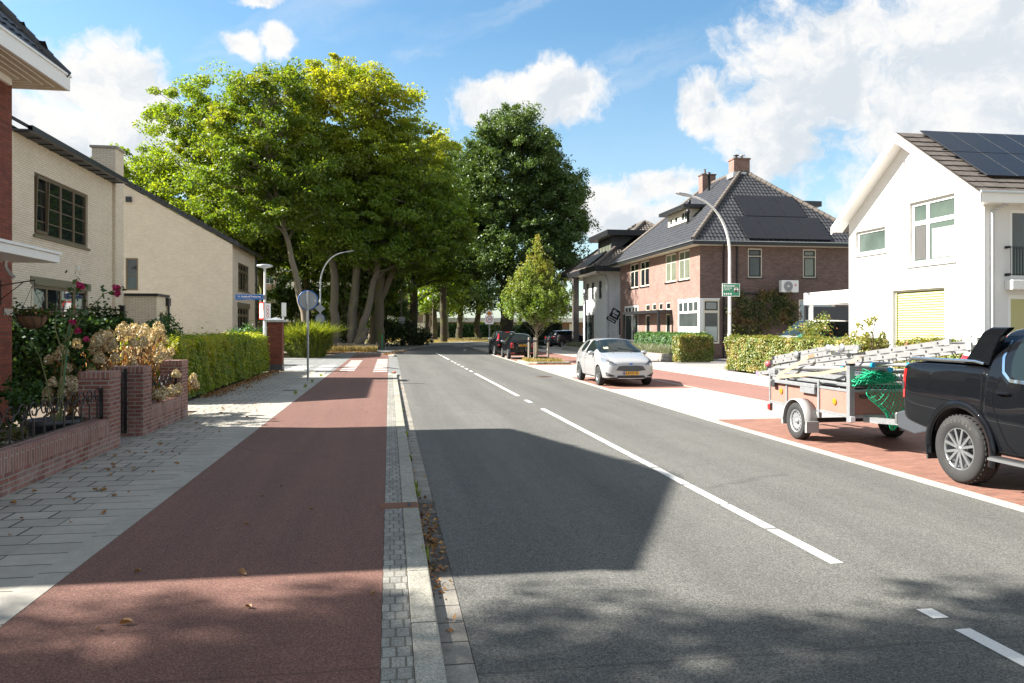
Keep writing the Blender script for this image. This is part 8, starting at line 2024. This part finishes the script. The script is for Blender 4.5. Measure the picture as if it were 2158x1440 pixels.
# ---- flatbed trailer with scaffolding and ladders
def trailer():
    e = thing('trailer', 'galvanised single-axle trailer with pinkish plywood sides, loaded with ladders and tubes', 'trailer', (7.42, 11.8, PZ))
    x0, x1, y0, y1 = 6.74, 8.10, 10.57, 13.02; Z = PZ
    ply = brick('weathered_plywood', (.27, .135, .105), (.32, .17, .135), (.27, .135, .105), 3.0, 2.0, .0, dirt=.55, zmax=.7, dirtcol=(.22, .15, .13), bmp=.1)
    fr = MB()
    for x in (x0, x1):
        s_ = -1 if x == x0 else 1
        fr.box(x-.02, x+.02, y0, y1, .42, .465); fr.box(x-.02, x+.02, y0, y1, .80, .84); fr.box(x-.015, x+.015, y0+.05, y1, .90, .93)
    for y in (y0, y1): fr.box(x0+.021, x1-.021, y-.02, y+.02, .42, .465); fr.box(x0+.021, x1-.021, y-.02, y+.02, .80, .84)
    fr.build('frame', MT['galv'], e, bevel=.004)
    for (x, y, zb, zt, w_) in ((x0, y1, .28, .94, .05), (x0-.004, 11.42, .33, .935, .055), (x0-.006, 12.42, .42, .90, .05), (x0-.01, y0, .36, 1.20, .085), (x1, y1, .28, .94, .05), (x1, 11.42, .33, .935, .055), (x1+.01, y0, .36, 1.20, .085)):
        MB().box(x-w_/2, x+w_/2, y-w_/2, y+w_/2, zb+Z+.05, zt).build('post', MT['galv'], e, bevel=.006)
        if zt > 1.1: MB().box(x-w_/2-.006, x+w_/2+.006, y-w_/2-.006, y+w_/2+.006, zt+.001, zt+.03).build('post_cap', MT['black'], e)
    for (x, ya, yb) in ((x0, 12.45, y1-.03), (x0, y0+.05, 11.39), (x0, 11.45, 12.39), (x1, y0+.05, 11.39), (x1, 11.45, y1-.03)): MB().box(x-.008, x+.008, ya, yb, .466, .799).build('side_panel', ply, e)
    MB().box(x0+.05, x1-.05, y0-.008, y0+.008, .466, .799).build('front_panel', ply, e); MB().box(x0+.05, x1-.05, y1-.008, y1+.008, .466, .799).build('tail_panel', ply, e)
    mb = MB(); put_text(mb, '9054', .09, (6.945, y0-.0095, .735), (1, 0, 0), (0, 0, 1), bold=.004); mb.build('lettering', MT['black'], e)
    MB().box(x0+.021, x1-.021, y0+.021, y1-.021, .466, .49).build('floor', MT['wood_grey'], e)
    MB().box(x0+.06, x1-.02, y0+.10, y1-.2, .845, .865).build('black_board', MT['trim'], e)
    mb = MB(); mb.box(x0-.075, x0-.022, 11.45, 12.75, .80, .86); mb.box(x0-.07, x0-.03, 11.47, 11.9, .70, .799); mb.build('side_channel', MT['galv'], e, bevel=.006)
    for (y, z) in ((12.62, .66), (10.98, .63)): MB().lathe([(.052, -.014), (.04, -.02), (.0005, -.022)], (x0-.008, y, z), 'x', 18).build('reflector', MT['orange_lamp'], e)
    MB().box(x0-.05, x0+.03, y0-.06, y0-.044, .37, .45).build('marker_lamp', MT['sign_white'], e, bevel=.006)
    MB().box(x0-.05, x0-.03, y1-.05, y1+.03, .30, .40).build('tail_lamp', MT['red_lamp'], e)
    for sg, xw in ((-1, x0-.14), (1, x1+.14)):
        wheel_ = wheel(e, xw-7.42, 11.78-11.8, .295, .165, sg, 'steel')
        mb = MB(); xa, xb = xw-.105, xw+.105
        mb.lathe([(.345, xa), (.36, xa), (.36, xb), (.345, xb), (.345, xa)], (0, 11.78, .295+Z), 'x', 22, a0=R(-4), a1=R(184)); mb.box(xa, xb, 11.78-.40, 11.78-.345, .10, .275); mb.box(xa, xb, 11.78+.345, 11.78+.40, .16, .275)
        mb.build('mudguard', plain('grey_mudguard', (.27, .27, .265), .5), e)
    mb = MB(); mb.beam((6.95, y0, .40), (7.5, 9.45, .42), .06, .08); mb.beam((7.9, y0, .40), (7.5, 9.45, .42), .06, .08); mb.beam((7.5, 9.5, .43), (7.5, 9.3, .43), .09, .08); mb.build('drawbar', MT['galv'], e)
    MB().beam((6.7, 11.78, .25), (8.14, 11.78, .25), .07, .07).build('axle', MT['trim'], e)
trailer()
def ladder(lab, A, B, width, rungs, depth=.075, group='aluminium ladders on the trailer', foot=None, side=(1, 0, 0)):
    A, B = Vector(A), Vector(B); d_ = (B-A).normalized(); s_ = Vector(side)
    e = thing('ladder', lab, 'ladder', A, 0, group)
    for k in (0, 1):
        o = s_*width*k
        st = MB().beam(A+o, B+o, .028, depth).build('stile', MT['alu'], e)
        mb = MB(); n = rungs
        for i in range(n):
            c = A + o + (B-A)*((i+.5)/n); mb.lathe([(.018, -.0165), (.0005, -.017)], c, 'x', 8)
        if k == 0: mb.build('rung_ends', MT['rim_dark'], st)
        MB().beam(A+o-d_*.05, A+o+d_*.03, .036, depth+.012).build('foot', foot or MT['trim'], e); MB().beam(B+o-d_*.03, B+o+d_*.05, .036, depth+.012).build('end_cap', MT['cream'], e)
    for i in range(rungs): c = A + (B-A)*((i+.5)/rungs); MB().tube([c + s_*.014, c + s_*(width-.014)], .015, 6).build('rung', MT['alu'], e)
lilac = plain('lilac_rubber', (.22, .16, .30), .6)
ladder('long aluminium ladder reaching from the trailer tail over the pickup bed, lowest of the stack', (6.86, 13.75, .90), (7.02, 8.55, 1.53), .42, 18, .07, foot=lilac)
ladder('long aluminium ladder stacked directly above the lowest one', (6.87, 13.35, 1.03), (7.00, 8.9, 1.575), .40, 15, .065)
ladder('short folded aluminium ladder half on top of the ladder stack', (6.84, 13.15, 1.135), (6.92, 11.35, 1.37), .40, 7, .075)
ladder('short folded aluminium ladder half lying highest on the stack', (6.85, 13.1, 1.215), (6.93, 11.4, 1.445), .38, 7, .065)
e = thing('folding_ladder_hinge', 'round grey locking hinges of the folded ladder on the trailer', 'hinge', (6.82, 12.3, 1.3)); 
for (y, z) in ((12.30, 1.30), (11.33, 1.43), (10.95, 1.45)): MB().lathe([(.0005, -.016), (.062, -.015), (.065, 0), (.062, .015), (.0005, .016)], (6.83, y, z), 'x', 20).build('disc', MT['galv'], e)
MB().beam((6.83, 11.33, 1.43), (6.86, 10.55, 1.47), .03, .07).build('arm', MT['alu'], e)
MB().sphere((6.83, 13.3, 1.10), .06, 10, 8, 0, (.8, 1.3, .9)).build('red_handle', plain('red_rubber', (.45, .08, .10), .5), e)
blue_cap = plain('blue_cap', (.02, .35, .60), .4)
rr = random.Random(12)
TB = [(6.92, 13.0, 10.42, 1.18, .034, 'silver scaffold tube with blue cap, topmost at the roadside of the trailer'), (7.02, 12.6, 9.75, 1.215, .030, 'silver scaffold tube with blue cap reaching furthest towards the pickup'), (7.12, 13.1, 10.3, 1.12, .034, 'silver scaffold tube lying below the topmost pair'), (6.84, 12.9, 11.05, 1.10, .034, 'short silver scaffold tube with blue cap beside the tan strap'),
      (7.3, 13.0, 9.95, 1.10, .03, 'silver scaffold tube behind the green net, upper one'), (7.5, 12.9, 10.1, 1.02, .03, 'silver scaffold tube behind the green net, middle one'), (7.66, 12.9, 10.0, .96, .03, 'silver scaffold tube behind the green net, lowest one'), (6.88, 13.1, 10.8, .975, .028, 'silver scaffold tube low on the roadside of the load'), (6.98, 13.2, 10.75, .92, .028, 'silver scaffold tube lying on the trailer rail'), (7.8, 13.0, 10.2, 1.08, .03, 'silver scaffold tube at the far side of the load')]
for (x, ya, yb, z, r_, lab) in TB:
    e = thing('scaffold_tube', lab, 'tube', (x, ya, z), 0, 'scaffold tubes on the trailer')
    a, b = Vector((x, ya, z - .05)), Vector((x + .05, yb, z + .03)); d_ = (b-a).normalized()
    MB().tube([a, b], r_, 12).build('pipe', MT['alu'], e); MB().tube([b - d_*.001, b + d_*.045], r_*1.06, 12).build('cap', blue_cap if r_ > .029 else MT['galv'], e)
for (x0_, x1_, ya, yb, z, lab) in ((6.86, 7.9, 10.9, 12.9, .985, 'white flat scaffold board in the trailer load, upper one'), (6.9, 8.0, 10.8, 13.05, .885, 'white flat scaffold board in the trailer load, lower one')):
    e = thing('scaffold_board', lab, 'board', ((x0_+x1_)/2, ya, z)); MB().box(x0_, x1_, ya, yb, z, z+.035).build('deck', MT['alu'], e); MB().box(x0_-.012, x0_-.001, ya, yb, z-.03, z+.045).build('edge', MT['galv'], e)
e = thing('scaffold_clamp', 'grey scaffold end bracket at the tail of the load', 'bracket', (6.84, 13.15, .95)); MB().box(6.80, 6.90, 13.0, 13.25, .93, 1.02).build('block', MT['galv'], e, bevel=.01)
tan_ = plain('tan_webbing', (.50, .34, .20), .85, var=.2, scale=30)
def strap(lab, pts):
    e = thing('lashing_strap', lab, 'strap', pts[0], 0, 'lashing straps'); mb = MB()
    for p, q in zip(pts, pts[1:]): mb.beam(p, q, .05, .006, up=(1, 0, .2))
    mb.build('webbing', tan_, e); return e
s1 = strap('tan lashing strap over the ladders near the trailer tail', [(6.70, 12.80, .78), (6.69, 12.62, .95), (6.76, 12.2, 1.12), (6.79, 11.85, 1.28), (7.0, 11.8, 1.34)]); MB().box(6.665, 6.70, 12.74, 12.86, .72, .84).build('ratchet', MT['rim_dark'], s1)
strap('long tan lashing strap running along the roadside of the load', [(6.68, 12.66, .90), (6.69, 12.0, .97), (6.69, 11.3, 1.04), (6.75, 10.75, 1.14)])
strap('tan lashing strap over the ladder near the tall post', [(6.82, 10.85, 1.12), (6.83, 10.68, 1.26), (6.88, 10.6, 1.32), (7.3, 10.6, 1.33)])
strap('tan lashing strap at the far front of the load', [(7.3, 10.2, 1.24), (7.55, 10.15, 1.22), (7.7, 10.2, 1.10), (7.75, 10.3, .92)])
# ---- green safety net
def net():
    e = thing('safety_net', 'bright green knotted net bundled on the load and hanging down the trailer front', 'net', (7.1, 10.45, .8))
    green = plain('green_cord', (.0, .36, .17), .6, var=.35, scale=20); rr = random.Random(8)
    def S(u, v):   # hanging bag: u across 0..1, v down 0..1
        wd = .16 + .30*math.sin(math.pi*min(1, v*1.05))**.8*(1 - .25*v); cx_ = 7.17 + .13*v
        x = cx_ + (u-.5)*wd*1.5 + .015*math.sin(9*v+3*u); y = 10.44 - .10*math.sin(math.pi*v)*math.sin(math.pi*u) - .06*v + .02*math.sin(7*u+5*v)
        z = 1.02 - .78*v*(.62 + .38*math.sin(math.pi*u)) - .02*math.cos(6*u); return Vector((x, y, z))
    mb = MB(); nu, nv = 9, 9
    for i in range(-nv, nu+1):
        for sgn in (1, -1):
            pts = []
            for j in range(nv+1):
                u = (i + j if sgn > 0 else nu - (i + j)) / nu
                if -.001 <= u <= 1.001: pts.append(S(u, j/nv) + Vector((rr.uniform(-.008, .008), rr.uniform(-.008, .008), rr.uniform(-.008, .008))))
            if len(pts) > 1: mb.tube(pts, .0050, 5, caps=False)
    mb.tube([S(k/20, 1) for k in range(21)], .009, 6); mb.tube([S(0, k/12) for k in range(13)], .008, 6); mb.tube([S(1, k/12) for k in range(13)], .008, 6)
    mb.build('hanging_mesh', green, e)
    mb = MB()
    for (cx_, cy, cz, rx, rz, n) in ((7.02, 10.46, 1.03, .20, .085, 34), (6.86, 10.50, .99, .13, .07, 16), (7.24, 10.44, 1.03, .15, .08, 18)):
        for k in range(n):
            th, a, b = rr.uniform(0, 6.28), rr.uniform(.3, 1)*rx, rr.uniform(.3, 1)*rz; c = Vector((cx_ + rr.uniform(-.05, .05), cy + rr.uniform(-.04, .04), cz + rr.uniform(-.03, .03)))
            pts = [c + Vector((a*math.cos(t_*.63 + th), .06*math.sin(t_*1.26 + th), b*math.sin(t_*.63 + th*1.7) + .012*math.sin(t_*2+th))) for t_ in range(11)]
            mb.tube(pts, .0075, 5, caps=False)
    mb.build('bundle', green, e)
    mb = MB(); mb.tube([(6.80, 10.42, 1.05), (6.72, 10.46, 1.0), (6.74, 10.5, .93), (6.86, 10.44, .90), (6.98, 10.4, .93)], .005, 5); mb.tube([(6.88, 10.40, 1.12), (6.96, 10.38, 1.08), (7.0, 10.38, .98)], .005, 5); mb.build('black_cord', MT['black'], e)
net()
